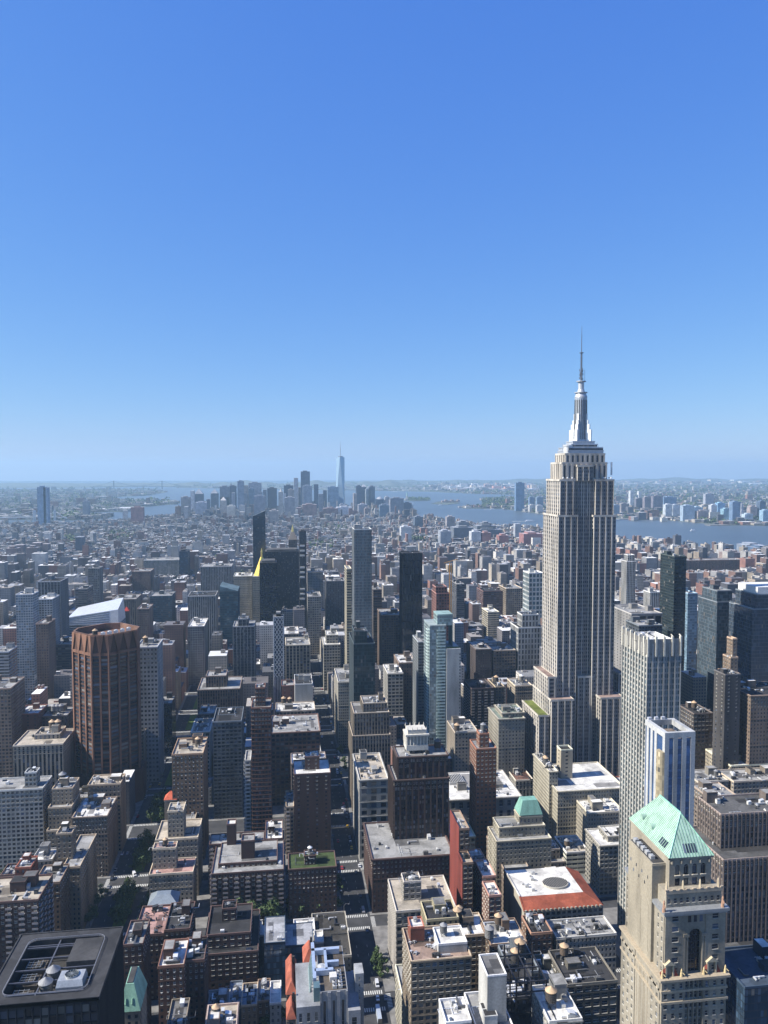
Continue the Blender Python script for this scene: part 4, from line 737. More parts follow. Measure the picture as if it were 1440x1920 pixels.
# ---- cream tower with the green copper pyramid roof
def copper_tower():
    Y0 = 250.0; f = lambda u, v, Y=Y0: atY(u, v, Y)
    col = (.43, .385, .305)
    x0, zc = f(1241, 1838); x1, _ = f(1362, 1838); D = 33
    r = root_at('cream stone office tower with steep green copper roof, gargoyles and tall arched window', 'office_tower', 'tower', (x0+x1)/2, Y0+16, 'cream pyramid tower', zc, (x0-2, Y0-2, x1+2, Y0+D+4))
    fs = []
    def wall(a, b, c, d, z0, z1, stN, stE, name='wall'):
        w = MB(); g = MB()
        f1 = fac(w, g, (a, b), (c, b), z0, z1, stN, (0, -1)); f2 = fac(w, g, (a, d), (a, b), z0, z1, stE, (-1, 0))
        w.quads([[(c, b, z0), (c, d, z0), (c, d, z1), (c, b, z1)], [(a, d, z0), (c, d, z0), (c, d, z1), (a, d, z1)], [(a, b, z1), (c, b, z1), (c, d, z1), (a, d, z1)]])
        prt(w, name, [M_WALL], r, col); windows_as_parts(r, [q for q in (f1, f2) if q], 34)
        if g.q: stuff(prt(g, 'window', [M_GLASS, M_CURT], r))
    pair = dict(bay=3.3, fh=3.65, ww=.42, wh=.56, rec=.35)
    wd = x1-x0
    # shaft: side bays with paired windows, middle bay of tall glazing between ribs, blind middle of the sunlit flank
    z1 = zc
    sb = wd*.36
    wall(x0, Y0, x0+sb, Y0+D, 0, z1, pair, 'blank', 'shaft_wing'); wall(x1-sb, Y0, x1, Y0+D, 0, z1, pair, 'blank', 'shaft_wing')
    wall(x0+sb, Y0+.7, x1-sb, Y0+D, 0, z1-.1, dict(bay=1.9, fh=3.65, ww=.7, wh=.78, rec=.35, pier=(.5, .45, 1)), 'blank', 'shaft_middle')
    for a, b in ((Y0+1, Y0+8.5), (Y0+20.5, Y0+31.5)):      # window columns on the flank, on a thin slab of the wall
        w = MB(); g = MB(); q = fac(w, g, (x0-.35, b), (x0-.35, a), 0, z1-1, dict(bay=3.2, fh=3.65, ww=.36, wh=.5, rec=.3), (-1, 0))
        w.quads([[(x0-.35, a, 0), (x0, a, 0), (x0, a, z1-1), (x0-.35, a, z1-1)]]); prt(w, 'flank_bay', [M_WALL], r, col); windows_as_parts(r, [q], 30); stuff(prt(g, 'window', [M_GLASS, M_CURT], r))
    m = MB()
    for zz, e in ((zc, 1.0), (zc-8.5, .5), (zc-4.4, .35)): m.box(x0-e, Y0-e, zz-.5, x1+e, Y0+D, zz+.35, 0, True)
    for k in range(3):     # raised panel mouldings on the blind flank
        ya = Y0+10.5+k*3.2; m.box(x0-.12, ya, 20+k*7, x0+.01, ya+.18, z1-6); m.box(x0-.12, ya+2.2, 20+k*7, x0+.01, ya+2.38, z1-6); m.box(x0-.12, ya, z1-6, x0+.01, ya+2.38, z1-5.8)
    prt(m, 'cornice', M_TRIM, r, (.4, .34, .25))
    # terrace lodges with gargoyle figures
    for u in (1243, 1279, 1321, 1361):
        x, _ = f(u, 1838); m = MB(); m.cyl(x, Y0+.6, zc+.3, zc+1.6, .5, .42, 8); m.cyl(x, Y0+.5, zc+1.6, zc+2.6, .42, .3, 8); m.cyl(x, Y0+.45, zc+2.6, zc+3.3, .34, .1, 8); m.beam((x, Y0+.5, zc+2.2), (x+.9, Y0-.2, zc+1.3), .28); prt(m, 'gargoyle', M_TRIM, r, (.62, .5, .28))
    for u0, u1 in ((1250, 1266), (1328, 1346)):
        a, _ = f(u0, 1838); b, _ = f(u1, 1838); m = MB(); m.box(a, Y0+.8, zc+.3, a+.6, Y0+2.4, zc+4.6); m.box(b-.6, Y0+.8, zc+.3, b, Y0+2.4, zc+4.6)
        m.poly([(a-.5, Y0+.5, zc+4.6), (b+.5, Y0+.5, zc+4.6), ((a+b)/2, Y0+.5, zc+6.4)]); m.quads([[(a-.5, Y0+.5, zc+4.6), ((a+b)/2, Y0+.5, zc+6.4), ((a+b)/2, Y0+3, zc+6.4), (a-.5, Y0+3, zc+4.6)], [((a+b)/2, Y0+.5, zc+6.4), (b+.5, Y0+.5, zc+4.6), (b+.5, Y0+3, zc+4.6), ((a+b)/2, Y0+3, zc+6.4)]])
        o = prt(m, 'lodge', M_TRIM, r, (.5, .43, .3)); m = MB()
        for s in (-1, 1):
            xm = a-1.6 if s < 0 else b+1.6; m.quads([[(xm, Y0+.9, zc+.4), ((a if s < 0 else b), Y0+.9, zc+.4), ((a if s < 0 else b), Y0+.9, zc+4.0), (xm, Y0+2.2, zc+1.3)]])
        prt(m, 'lodge_roof', M_ROOF, r, (.22, .06, .045), parent=o)
    # middle body with the tall arched window
    y1 = Y0+1.5; a1, zt = f(1248, 1712, y1); b1, _ = f(1361, 1712, y1); D1 = D-2
    zt = f(1300, 1706, y1)[1]
    n3 = (b1-a1)/3.0
    col3 = dict(bay=n3*.98, fh=3.9, ww=.32, wh=.52, rec=.35)
    wall(a1, y1, a1+n3, y1+D1, zc, zt, col3, 'blank', 'body_wing'); wall(b1-n3, y1, b1, y1+D1, zc, zt, col3, 'blank', 'body_wing')
    w = MB(); z_ar = zt-9.5; aw = n3*.32; xm = (a1+b1)/2; xa, xb = a1+n3, b1-n3; yw = y1+.25
    N_ = 14; arc = [(xm+aw*cos(pi-pi*k/N_), z_ar+aw*sin(pi*k/N_)) for k in range(N_+1)]
    w.quads([[(xa, yw, zc), (xm-aw, yw, zc), (xm-aw, yw, z_ar), (xa, yw, z_ar)], [(xm+aw, yw, zc), (xb, yw, zc), (xb, yw, z_ar), (xm+aw, yw, z_ar)]])
    for k in range(N_):
        p, q = arc[k], arc[k+1]; zz = zt
        w.poly([(p[0], yw, p[1]), (q[0], yw, q[1]), (q[0], yw, zz), (p[0], yw, zz)])
        w.poly([(p[0], yw, p[1]), (p[0], yw+1.4, p[1]), (q[0], yw+1.4, q[1]), (q[0], yw, q[1])])
    w.quads([[(xa, yw, z_ar), (xm-aw, yw, z_ar), (xm-aw, yw, zt), (xa, yw, zt)], [(xm+aw, yw, z_ar), (xb, yw, z_ar), (xb, yw, zt), (xm+aw, yw, zt)], [(xm-aw, yw, zc), (xm-aw, yw+1.4, zc), (xm-aw, yw+1.4, z_ar), (xm-aw, yw, z_ar)], [(xm+aw, yw, zc), (xm+aw, yw+1.4, zc), (xm+aw, yw+1.4, z_ar), (xm+aw, yw, z_ar)]])
    for s in (-1, 1):
        for e in (0, 1): w.box(xm+s*(aw+.55+e*.9)-.3, yw-.3, zc, xm+s*(aw+.55+e*.9)+.3, yw-.003, z_ar-.4)
        w.box(xm+s*(aw+1)-1.1, yw-.5, z_ar-.4, xm+s*(aw+1)+1.1, yw-.003, z_ar+.8)
    for k in range(N_):
        p, q = arc[k], arc[k+1]; e = 1.16
        w.quads([[(p[0], yw-.2, p[1]), (q[0], yw-.2, q[1]), (xm+(q[0]-xm)*e, yw-.2, z_ar+(q[1]-z_ar)*e), (xm+(p[0]-xm)*e, yw-.2, z_ar+(p[1]-z_ar)*e)]])
    prt(w, 'arch_bay', M_WALL, r, col)
    g = MB(); g.quads([[(xm-aw, yw+1.4, zc), (xm+aw, yw+1.4, zc), (xm+aw, yw+1.4, z_ar), (xm-aw, yw+1.4, z_ar)]]); g.poly([(p[0], yw+1.4, p[1]) for p in arc]); ao = prt(g, 'arched_window', M_GLASS, r)
    m = MB()
    for k in range(1, 3): m.box(xm-aw+k*aw*2/3-.1, yw+1.25, zc, xm-aw+k*aw*2/3+.1, yw+1.39, z_ar+aw*.8)
    for k in range(1, 9): m.box(xm-aw, yw+1.28, zc+k*2.3-.1, xm+aw, yw+1.385, zc+k*2.3+.1)
    prt(m, 'window_frame', M_METAL, r, (.07, .07, .08), parent=ao)
    for k in range(3):
        x = xm-2.2+k*2.2; m = MB(); m.quads([[(x-.6, yw-.01, zt-4.4), (x+.6, yw-.01, zt-4.4), (x+.6, yw-.01, zt-2.2), (x-.6, yw-.01, zt-2.2)]]); m.box(x-.65, yw-.1, zt-4.55, x+.65, yw-.012, zt-4.4); prt(m, 'window', [M_GLASS], r)
    # window columns on the flank ends of the body and the tall blind bay rising above it
    for a, b in ((y1+.5, y1+6.0), (y1+22, y1+31)):
        w = MB(); g = MB(); q = fac(w, g, (a1-.3, b), (a1-.3, a), zc, zt-1, dict(bay=3.4, fh=3.9, ww=.34, wh=.5, rec=.28), (-1, 0)); w.quads([[(a1-.3, a, zc), (a1, a, zc), (a1, a, zt-1), (a1-.3, a, zt-1)]]); prt(w, 'flank_bay', [M_WALL], r, col); windows_as_parts(r, [q], 14); stuff(prt(g, 'window', [M_GLASS, M_CURT], r))
    m = MB(); e = 1.0; m.box(a1-e, y1-e, zt-.8, b1+e, y1+D1+.3, zt+.3, 0, True); m.box(a1-e*.5, y1-e*.5, zt-1.6, b1+e*.5, y1+D1+.2, zt-.8, 0, True); prt(m, 'cornice', M_METAL, r, (.3, .31, .31))
    yb0, yb1 = y1+8.2, y1+27.5; zbay = f(1222, 1620, yb0)[1]; bx = f(1221.5, 1700, yb0)[0]; bx2 = f(1246, 1700, yb0)[0]
    w = MB(); w.box(bx, yb0, zc-30, bx2, yb1, zbay); w.box(bx-.08, yb0+2.3, zc+3, bx, yb0+2.6, zt-3); w.box(bx-.08, yb0+8.3, zc+3, bx, yb0+8.6, zt-3); w.box(bx-.15, yb0+.5, zt-.7, bx, yb1-3, zt-.3)
    w.box(bx-.12, yb0-.12, zbay-1.0, bx2, yb1+.12, zbay-.5); prt(w, 'stair_bay', M_WALL, r, (.44, .39, .3))
    for k in range(7):
        q = MB(); yy = yb0+3+k*2.3; q.quads([[(bx-.02, yy, zt+(3.2 if k % 2 else 6.3)), (bx-.02, yy+.7, zt+(3.2 if k % 2 else 6.3)), (bx-.02, yy+.7, zt+(4.3 if k % 2 else 7.4)), (bx-.02, yy, zt+(4.3 if k % 2 else 7.4))]]); q.box(bx-.1, yy-.05, zt+(3.1 if k % 2 else 6.2), bx-.021, yy+.75, zt+(3.2 if k % 2 else 6.3)); prt(q, 'window', M_GLASS, r)
    q = MB(); q.quads([[(bx+.5, yb0+.5, zbay+.01), (bx2, yb0+.5, zbay+.01), (bx2, yb1-.5, zbay+.01), (bx+.5, yb1-.5, zbay+.01)]]); prt(q, 'roof', M_ROOF, r, (.05, .05, .05))
    for k in range(5):
        q = MB(); yy = yb0+3+k*3.2; q.box(bx+1, yy, zbay, bx+2.6, yy+2.0, zbay+1.3); q.cyl(bx+1.8, yy+1, zbay+1.3, zbay+1.5, .6, n=10); prt(q, 'air_conditioner', M_METAL, r, (.42, .42, .41))
    # attic storey with parapet pinnacles
    y2 = y1+2; a2, z2 = f(1249.5, 1674, y2); b2, _ = f(1353, 1674, y2)
    wall(a2, y2, b2, y2+26, zt, z2, dict(bay=2.45, fh=5.2, ww=.52, wh=.42, rec=.35), 'blank', 'attic')
    m = MB(); m.box(a2-.25, y2-.25, z2-.6, b2+.25, y2+.4, z2+.7)
    for k in range(9): m.box(a2+k*(b2-a2)/8-.5, y2-.3, z2+.7, a2+k*(b2-a2)/8+.5, y2+.4, z2+1.1)
    prt(m, 'parapet', M_TRIM, r, (.4, .34, .26))
    for u in (1251, 1282, 1314, 1348):
        x, _ = f(u, 1668, y2); m = MB(); m.cyl(x, y2+.6, z2, z2+3.4, .62, .32, 4); m.cyl(x, y2+.6, z2+3.4, z2+3.9, .36, .1, 4); prt(m, 'pinnacle', M_TRIM, r, (.52, .44, .31))
    for u in (1245, 1355):
        x, _ = f(u, 1700, y1); m = MB(); m.cyl(x, y1, zt, zt+3.6, .7, .3, 8); m.cyl(x, y1-.1, zt+3.6, zt+4.5, .45, .1, 8); m.beam((x, y1, zt+3), (x, y1-1.0, zt+2), .35); prt(m, 'gargoyle', M_TRIM, r, (.36, .22, .15))
    # temple top
    y3 = y2+3.5; a3, z3 = f(1255.5, 1607, y3); b3, _ = f(1334, 1607, y3); D3 = 31.5
    zb = z2-1.2; Wn = (b3-a3); w = MB(); k4 = 4; bw = Wn*.82/k4; xs = a3+Wn*.09; HT = z3-zb; za, zb2 = zb+.44*HT+1, zb+.8*HT
    w.quads([[(a3, y3, zb), (b3, y3, zb), (b3, y3, zb+1.6), (a3, y3, zb+1.6)], [(a3, y3, zb+4.2), (b3, y3, zb+4.2), (b3, y3, za-1), (a3, y3, za-1)]])
    g = MB(); top = z3
    cut = []
    for k in range(k4):
        xc = xs+(k+.5)*bw; hw = bw*.27; cut.append((xc-hw, xc+hw))
        ar = [(xc+hw*cos(pi-pi*j/8), zb2-1.5+hw*sin(pi*j/8)) for j in range(9)]
        for j in range(8): w.poly([(ar[j][0], y3, ar[j][1]), (ar[j+1][0], y3, ar[j+1][1]), (ar[j+1][0], y3, top), (ar[j][0], y3, top)]); w.poly([(ar[j][0], y3, ar[j][1]), (ar[j][0], y3+.6, ar[j][1]), (ar[j+1][0], y3+.6, ar[j+1][1]), (ar[j+1][0], y3, ar[j+1][1])])
        g2 = MB(); g2.poly([(xc-hw, y3+.6, za-1), (xc+hw, y3+.6, za-1)]+[(p[0], y3+.6, p[1]) for p in reversed(ar)]); o = prt(g2, 'arched_window', M_GLASS, r)
        q = MB(); q.box(xc-.06, y3+.5, za-1, xc+.06, y3+.595, zb2-1.6); q.box(xc-hw, y3+.5, zb2-1.7, xc+hw, y3+.595, zb2-1.5); prt(q, 'window_frame', M_METAL, r, (.2, .19, .17), parent=o)
        q = MB(); q.box(xc-hw-.2, y3-.35, za-1.3, xc+hw+.2, y3-.002, za-1); prt(q, 'sill', M_TRIM, r, (.6, .55, .45), parent=o)
        q = MB(); q.quads([[(xc-hw, y3+.3, zb+1.6), (xc+hw, y3+.3, zb+1.6), (xc+hw, y3+.3, zb+4.2), (xc-hw, y3+.3, zb+4.2)]]); q.box(xc-hw, y3+.2, zb+2.9, xc+hw, y3+.295, zb+3.05); prt(q, 'window', [M_GLASS], r)
    eds = [a3]+[e for c in cut for e in c]+[b3]
    for i in range(0, len(eds), 2):
        w.quads([[(eds[i], y3, za-1), (eds[i+1], y3, za-1), (eds[i+1], y3, top), (eds[i], y3, top)], [(eds[i], y3, zb+1.6), (eds[i+1], y3, zb+1.6), (eds[i+1], y3, zb+4.2), (eds[i], y3, zb+4.2)]])
    for c in cut:
        for x in c: w.quads([[(x, y3, za-1), (x, y3+.6, za-1), (x, y3+.6, zb2-1.5), (x, y3, zb2-1.5)]])
    w.quads([[(a3, y3, zb), (a3, y3+D3, zb), (a3, y3+D3, z3), (a3, y3, z3)], [(b3, y3, zb), (b3, y3+D3, zb), (b3, y3+D3, z3), (b3, y3, z3)], [(a3, y3+D3, zb), (b3, y3+D3, zb), (b3, y3+D3, z3), (a3, y3+D3, z3)]])
    for k in range(5): w.cyl(a3+Wn*(.06+.22*k), y3-.1, z3-2.6, z3-1.5, .5, n=8)
    w.box(a3-.5, y3-.5, z3-.9, b3+.5, y3-.003, z3-.2); w.box(a3-.5, y3-.5, z3-.9, a3-.003, y3+D3, z3-.2)
    prt(w, 'temple', M_WALL, r, col)
    rf = MB(); e = .6; ya, yb = y3-e, y3+D3+e; xa, xb = a3-e, b3+e; rx = f(1276, 1522, y3+9.5)[0]; rz = f(1276, 1524, y3+9.5)[1]
    A = (rx, y3+9.5, rz); Bq = (rx, y3+D3-6, rz); zz = z3-.2
    rf.poly([(xa, ya, zz), (xb, ya, zz), A]); rf.poly([(xa, yb, zz), (xa, ya, zz), A, Bq]); rf.poly([(xb, ya, zz), (xb, yb, zz), Bq, A]); rf.poly([(xb, yb, zz), (xa, yb, zz), Bq])
    GR = (.29, .42, .33); ro = prt(rf, 'copper_roof', M_COPPER, r, GR)
    m = MB()
    lerp = lambda p, q, t: tuple(p[i]+(q[i]-p[i])*t for i in range(3))
    for k in range(1, 15):
        p = (xa+(xb-xa)*k/15, ya, zz); t = k/15; q = A; s = lerp(p, q, .97) if abs(t-.5) < .1 else None
        # seams run up the slope until they meet the hip
        fr = 1-abs(t-(rx-xa)/(xb-xa))/max((rx-xa)/(xb-xa), 1-(rx-xa)/(xb-xa)) if True else 1
        tt = (k/15)*(xb-xa)/(rx-xa) if xa+(xb-xa)*k/15 < rx else (1-k/15)*(xb-xa)/(xb-rx); tt = min(tt, 1)
        m.beam((p[0], p[1]-.02, p[2]+.05), (p[0], ya+(A[1]-ya)*tt, zz+(rz-zz)*tt+.05), .16)
    for k in range(1, 36):
        y = ya+(yb-ya)*k/36; tt = min(1, (y-ya)/(A[1]-ya), (yb-y)/(yb-Bq[1])); m.beam((xa-.02, y, zz+.05), (xa+(rx-xa)*tt, y, zz+(rz-zz)*tt+.05), .16)
    prt(m, 'seam', M_COPPER, r, (.17, .3, .21), parent=ro)
    m = MB(); m.beam(A, Bq, .5); m.beam((xa, ya, zz), A, .35); m.beam((xb, ya, zz), A, .35); prt(m, 'ridge_cap', M_COPPER, r, (.26, .5, .36), parent=ro)
    nrm = lambda t, u: (xa+(xb-xa)*u, ya+(A[1]-ya)*t-.1, zz+(rz-zz)*t+.08)
    for k in range(5):
        u0 = .37+k*.062; m = MB(); m.poly([nrm(.09, u0), nrm(.09, u0+.044), nrm(.3, u0*.97+.02+.035), nrm(.3, u0*.97+.02)]); prt(m, 'roof_light', M_GLASS, r, parent=ro)
    for k in range(4):
        y = ya+9.0-k*1.3; c_ = lambda t, yy: (xa+(rx-xa)*t-.1, yy, zz+(rz-zz)*t+.1); m = MB(); m.poly([c_(.1, y), c_(.1, y+.9), c_(.27, y+.9), c_(.27, y)]); prt(m, 'roof_light', M_GLASS, r, parent=ro)
    for y, t in ((y3+17, .28), (y3+25, .3)):
        x = xa+(rx-xa)*t; z = zz+(rz-zz)*t; m = MB(); n = 8
        pts = [(x-1.1, y-1.1*cos(pi*k/n), z-.2+1.6*sin(pi*k/n)) for k in range(n+1)]; pb = [(x+1.4, p[1], p[2]) for p in pts]
        m.poly(pts); m.quads([[pts[k], pts[k+1], pb[k+1], pb[k]] for k in range(n)]); o = prt(m, 'dormer', M_COPPER, r, GR, parent=ro); 
    return r
copper_tower()
# ---- black tower roof with a sunk plant well, in the lower left corner
def plant_roof():
    Y0, Y1 = 280.0, 322.0; xr, z = atY(183, 1868, Y0); xl = atY(41, 1747, Y1)[0]
    r = root_at('black office tower with beams and cooling fans in a sunken roof well', 'office_tower', 'tower', (xl+xr)/2, (Y0+Y1)/2, 'black plant-roof tower', z, (xl, Y0, xr, Y1))
    w = MB(); g = MB()
    fac(w, g, (xl, Y0), (xr, Y0), 0, z-1.2, dict(bay=2.9, fh=3.7, ww=.9, wh=.8, rec=.25, pier=(.35, .5, 1), sp=1), (0, -1)); fac(w, g, (xr, Y0), (xr, Y1), 0, z-1.2, dict(bay=1.45, fh=3.7, ww=.8, wh=.85, rec=.2, pier=(.4, .6, 1), sp=1), (1, 0))
    w.quads([[(xl, Y1, 0), (xr, Y1, 0), (xr, Y1, z-1.2), (xl, Y1, z-1.2)], [(xl, Y0, 0), (xl, Y1, 0), (xl, Y1, z-1.2), (xl, Y0, z-1.2)]])
    prt(w, 'wall', [M_WALL, M_SPAN], r, (.045, .045, .05)); stuff(prt(g, 'window', [M_GLASS, M_CURT], r))
    # deck with a rounded opening
    ax, bx, ay, by = xl+4.6, xr-5.0, Y0+3.5, Y1-4.5; rad = 3.4; N_ = 8; IN = []; cnr = [(bx-rad, ay+rad, -pi/2), (bx-rad, by-rad, 0), (ax+rad, by-rad, pi/2), (ax+rad, ay+rad, pi)]
    for cx, cy, a0 in cnr: IN += [(cx+rad*cos(a0+pi/2*k/N_), cy+rad*sin(a0+pi/2*k/N_)) for k in range(N_+1)]
    OUT = []
    e = .7; ox0, ox1, oy0, oy1 = xl-e, xr+e, Y0-e, Y1+e
    for cx, cy, a0 in cnr:
        X = ox1 if cx > (xl+xr)/2 else ox0; Y = oy1 if cy > (Y0+Y1)/2 else oy0
        for k in range(N_+1):
            t = k/N_; p = IN[len(OUT)]
            c1 = {(-pi/2): ((p[0], oy0), (ox1, oy0), (ox1, p[1])), 0: ((ox1, p[1]), (ox1, oy1), (p[0], oy1)), pi/2: ((p[0], oy1), (ox0, oy1), (ox0, p[1])), pi: ((ox0, p[1]), (ox0, oy0), (p[0], oy0))}[a0]
            OUT.append(c1[0] if k == 0 else c1[2] if k == N_ else c1[1])
    m = MB(); n = len(IN)
    for i in range(n):
        j = (i+1) % n
        m.poly([(*IN[i], z), (*OUT[i], z), (*OUT[j], z), (*IN[j], z)]) if OUT[i] != OUT[j] else m.poly([(*IN[i], z), (*OUT[i], z), (*IN[j], z)])
        m.quads([[(*IN[i], z), (*IN[j], z), (*IN[j], z-7), (*IN[i], z-7)]])
    m.box(ox0, oy0, z-1.2, ox1, oy0+.01, z); 
    for a in ((ox0, oy0, ox1, oy0+.5), (ox0, oy1-.5, ox1, oy1), (ox0, oy0+.5, ox0+.5, oy1-.5), (ox1-.5, oy0+.5, ox1, oy1-.5)): m.box(a[0], a[1], z-1.25, a[2], a[3], z+.35)
    prt(m, 'roof', M_ROOF, r, (.045, .046, .05))
    m = MB(); m.poly([(*p, z-6.8) for p in IN]); prt(m, 'plant_floor', M_ROOF, r, (.05, .048, .045))
    for k in range(5):
        m = MB(); y = ay+1.5+k*(by-ay-3)/4.4; m.box(ax, y-.25, z-.9, bx-(9 if k > 2 else 0), y+.25, z-.35, 0, True); prt(m, 'beam', M_METAL, r, (.1, .1, .11))
    m = MB(); m.box((ax+bx)/2-3.2, ay, z-1.0, (ax+bx)/2-2.7, by, z-.3, 0, True); m.box(ax, by-3.2, z-1, bx-6, by-2.8, z-.4, 0, True); prt(m, 'beam', M_METAL, r, (.12, .12, .13))
    m = MB()
    for i in range(n): m.beam((*IN[i], z+.9), (*IN[(i+1) % n], z+.9), .12); m.beam((*IN[i], z+.45), (*IN[(i+1) % n], z+.45), .08)
    for i in range(0, n, 2): m.beam((*IN[i], z), (*IN[i], z+.95), .1)
    stuff(prt(m, 'guard_rail', M_METAL, r, (.3, .3, .31)))
    m = MB(); m.box(bx-11.5, by-16, z-5, bx-.6, by-1.2, z+.25); prt(m, 'covered_deck', M_ROOF, r, (.06, .06, .062))
    for k in range(3):      # big fan housings in the well
        m = MB(); y = ay+5+k*9.0; x = ax+5.5; m.box(x-3.6, y-3, z-6.8, x+3.8, y+3.4, z-3.6); m.cyl(x-.3, y+.2, z-3.6, z-2.9, 2.8, n=20, cap=False); o = prt(m, 'cooling_tower', M_WALL, r, (.12, .1, .08))
        m = MB()
        for j in range(4): m.box(x-3.1+j*1.7, y-2.6, z-2.8, x-2.95+j*1.7, y+3, z-2.65, 0, True); m.box(x-3.1, y-2.4+j*1.5, z-2.6, x+2.6, y-2.25+j*1.5, z-2.45, 0, True)
        prt(m, 'fan_guard', M_METAL, r, (.3, .31, .3), parent=o)
    m = MB(); x, y = bx-6.2, ay+6.0; m.box(x-5, y-3.6, z-4, x+4.6, y+3.8, z+.4); m.quads([[(x-5.0, y-3.6, z+.4), (x+4.6, y-3.6, z+.4), (x+4.2, y-2.6, z+2.4), (x-4.6, y-2.6, z+2.4)], [(x+4.6, y-3.6, z+.4), (x+4.6, y+3.8, z+.4), (x+4.2, y+3.4, z+2.4), (x+4.2, y-2.6, z+2.4)], [(x-5, y+3.8, z+.4), (x-5, y-3.6, z+.4), (x-4.6, y-2.6, z+2.4), (x-4.6, y+3.4, z+2.4)], [(x-4.6, y-2.6, z+2.4), (x+4.2, y-2.6, z+2.4), (x+4.2, y+3.4, z+2.4), (x-4.6, y+3.4, z+2.4)], [(x+4.6, y+3.8, z+.4), (x-5, y+3.8, z+.4), (x-4.6, y+3.4, z+2.4), (x+4.2, y+3.4, z+2.4)]])
    m.cyl(x-.2, y+.5, z+2.4, z+3.0, 2.5, 2.4, 24, cap=False); o = prt(m, 'chiller', M_METAL, r, (.36, .37, .37))
    q = MB(); q.cyl(x-.2, y+.5, z+2.41, z+2.46, 2.4, n=24); prt(q, 'fan', M_METAL, r, (.05, .06, .055), parent=o)
    q = MB()
    for k in range(6): a = k*pi/6; q.beam((x-.2-2.4*cos(a), y+.5-2.4*sin(a), z+2.9), (x-.2+2.4*cos(a), y+.5+2.4*sin(a), z+2.9), .09)
    prt(q, 'fan_guard', M_METAL, r, (.3, .31, .3), parent=o)
    tank((ax+bx)/2-.2, ay+13.6, z-6.8, 'grey wooden tank, the rear of two inside the black plant-roof well', 'grey', 'grey', 1.15); tank((ax+bx)/2-1.0, ay+6.6, z-6.8, 'grey wooden tank, the front of two inside the black plant-roof well', 'grey', 'grey', 1.15)
    for k in range(12):
        m = MB(); x, y = RNG.uniform(ax+12, bx-1), RNG.uniform(ay+1, by-4); h = RNG.uniform(.6, 2.4); m.box(x, y, z-6.8, x+RNG.uniform(.6, 2.2), y+RNG.uniform(.5, 1.6), z-6.8+h); c = RNG.choice((.1, .3, .45)); prt(m, 'plant_unit', M_METAL, r, (c, c*.95, c*.85))
plant_roof()
def by_label_(s): return [o for o in C.objects if o.get('label', '').startswith(s)][0]
# ---- pointed, slanted and patterned landmarks farther away
def tower_px(label, uL, uR, vT, Y, D, col, st, ref=None, gcol=None, name='office_tower', top=None, es=None, rc=(.1, .1, .1)):
    x0, z = atY(uL, vT, Y); x1, _ = atY(uR, vT, Y)
    r = root_at(label, name, 'tower', (x0+x1)/2, Y+D/2, ref, z, (x0, Y, x1, Y+D)); w = MB(); g = MB(); HB.append((uL, uR, vT, Y))
    fac(w, g, (x0, Y), (x1, Y), 0, z, st, (0, -1)); fac(w, g, (x0, Y+D), (x0, Y), 0, z, es or st, (-1, 0)); fac(w, g, (x1, Y), (x1, Y+D), 0, z, es or st, (1, 0))
    w.quads([[(x0, Y+D, 0), (x1, Y+D, 0), (x1, Y+D, z), (x0, Y+D, z)]])
    prt(w, 'wall', [M_WALL, M_SPAN], r, col)
    if g.q: stuff(prt(g, 'window', [M_GLASS, M_CURT], r, gcol or (.06, .08, .1)))
    if top is None:
        q = MB(); q.quads([[(x0, Y, z-.01), (x1, Y, z-.01), (x1, Y+D, z-.01), (x0, Y+D, z-.01)]]); q.box(x0+3, Y+3, z-.01, x1-3, Y+D-3, z+3); prt(q, 'roof', M_ROOF, r, rc)
    return r, x0, x1, z
# gilded pyramid
r, x0, x1, z = tower_px('cream stone tower with a steep gilded pyramid spire half hidden by black towers', 473, 508, 1081, 1360, 36, (.5, .45, .35), 'dmas', 'gilded pyramid tower', top=1)
m = MB(); cx, cy = (x0+x1)/2, 1378; hz = atY(492, 1044, cy)[1]; P = [(cx+15*cos(pi/8+k*pi/4), cy+15*sin(pi/8+k*pi/4)) for k in range(8)]; m.prism(P, z, hz, taper=.16); prt(m, 'pyramid_roof', M_GOLD, r, (.8, .56, .12))
m = MB(); m.cyl(cx, cy, hz, hz+9, 1.9, 1.5, 8); m.cyl(cx, cy, hz+9, hz+16, 1.8, .1, 8); prt(m, 'lantern', M_GOLD, r, (.7, .5, .15))
q = MB(); q.quads([[(x0, 1360, z-.02), (x1, 1360, z-.02), (x1, 1396, z-.02), (x0, 1396, z-.02)]]); prt(q, 'roof', M_ROOF, r, LG)
tower_px('narrow black office tower in front of the gilded pyramid', 487, 519, 1055, 1290, 34, (.03, .032, .038), 'fin', 'narrow black tower', (.02, .027, .04))
tower_px('broad dark brown-black office slab right of the gilded pyramid', 497, 560, 1034, 1420, 40, (.045, .047, .058), 'pier', 'broad dark slab', (.03, .035, .045))
r, x0, x1, z = tower_px('slim dark glass tower with white floor stripes beside the broad dark slab', 561, 574, 996, 1500, 22, (.05, .055, .06), 'glass', 'striped slim tower', (.04, .05, .065))
for k in range(9):
    m = MB(); zz = z-30-k*9.5-(k//3)*14; m.box(x0+1, 1497.5, zz, x1-3, 1499.9, zz+3.2); prt(m, 'white_floor_band', M_TRIM, r, (.6, .62, .62))
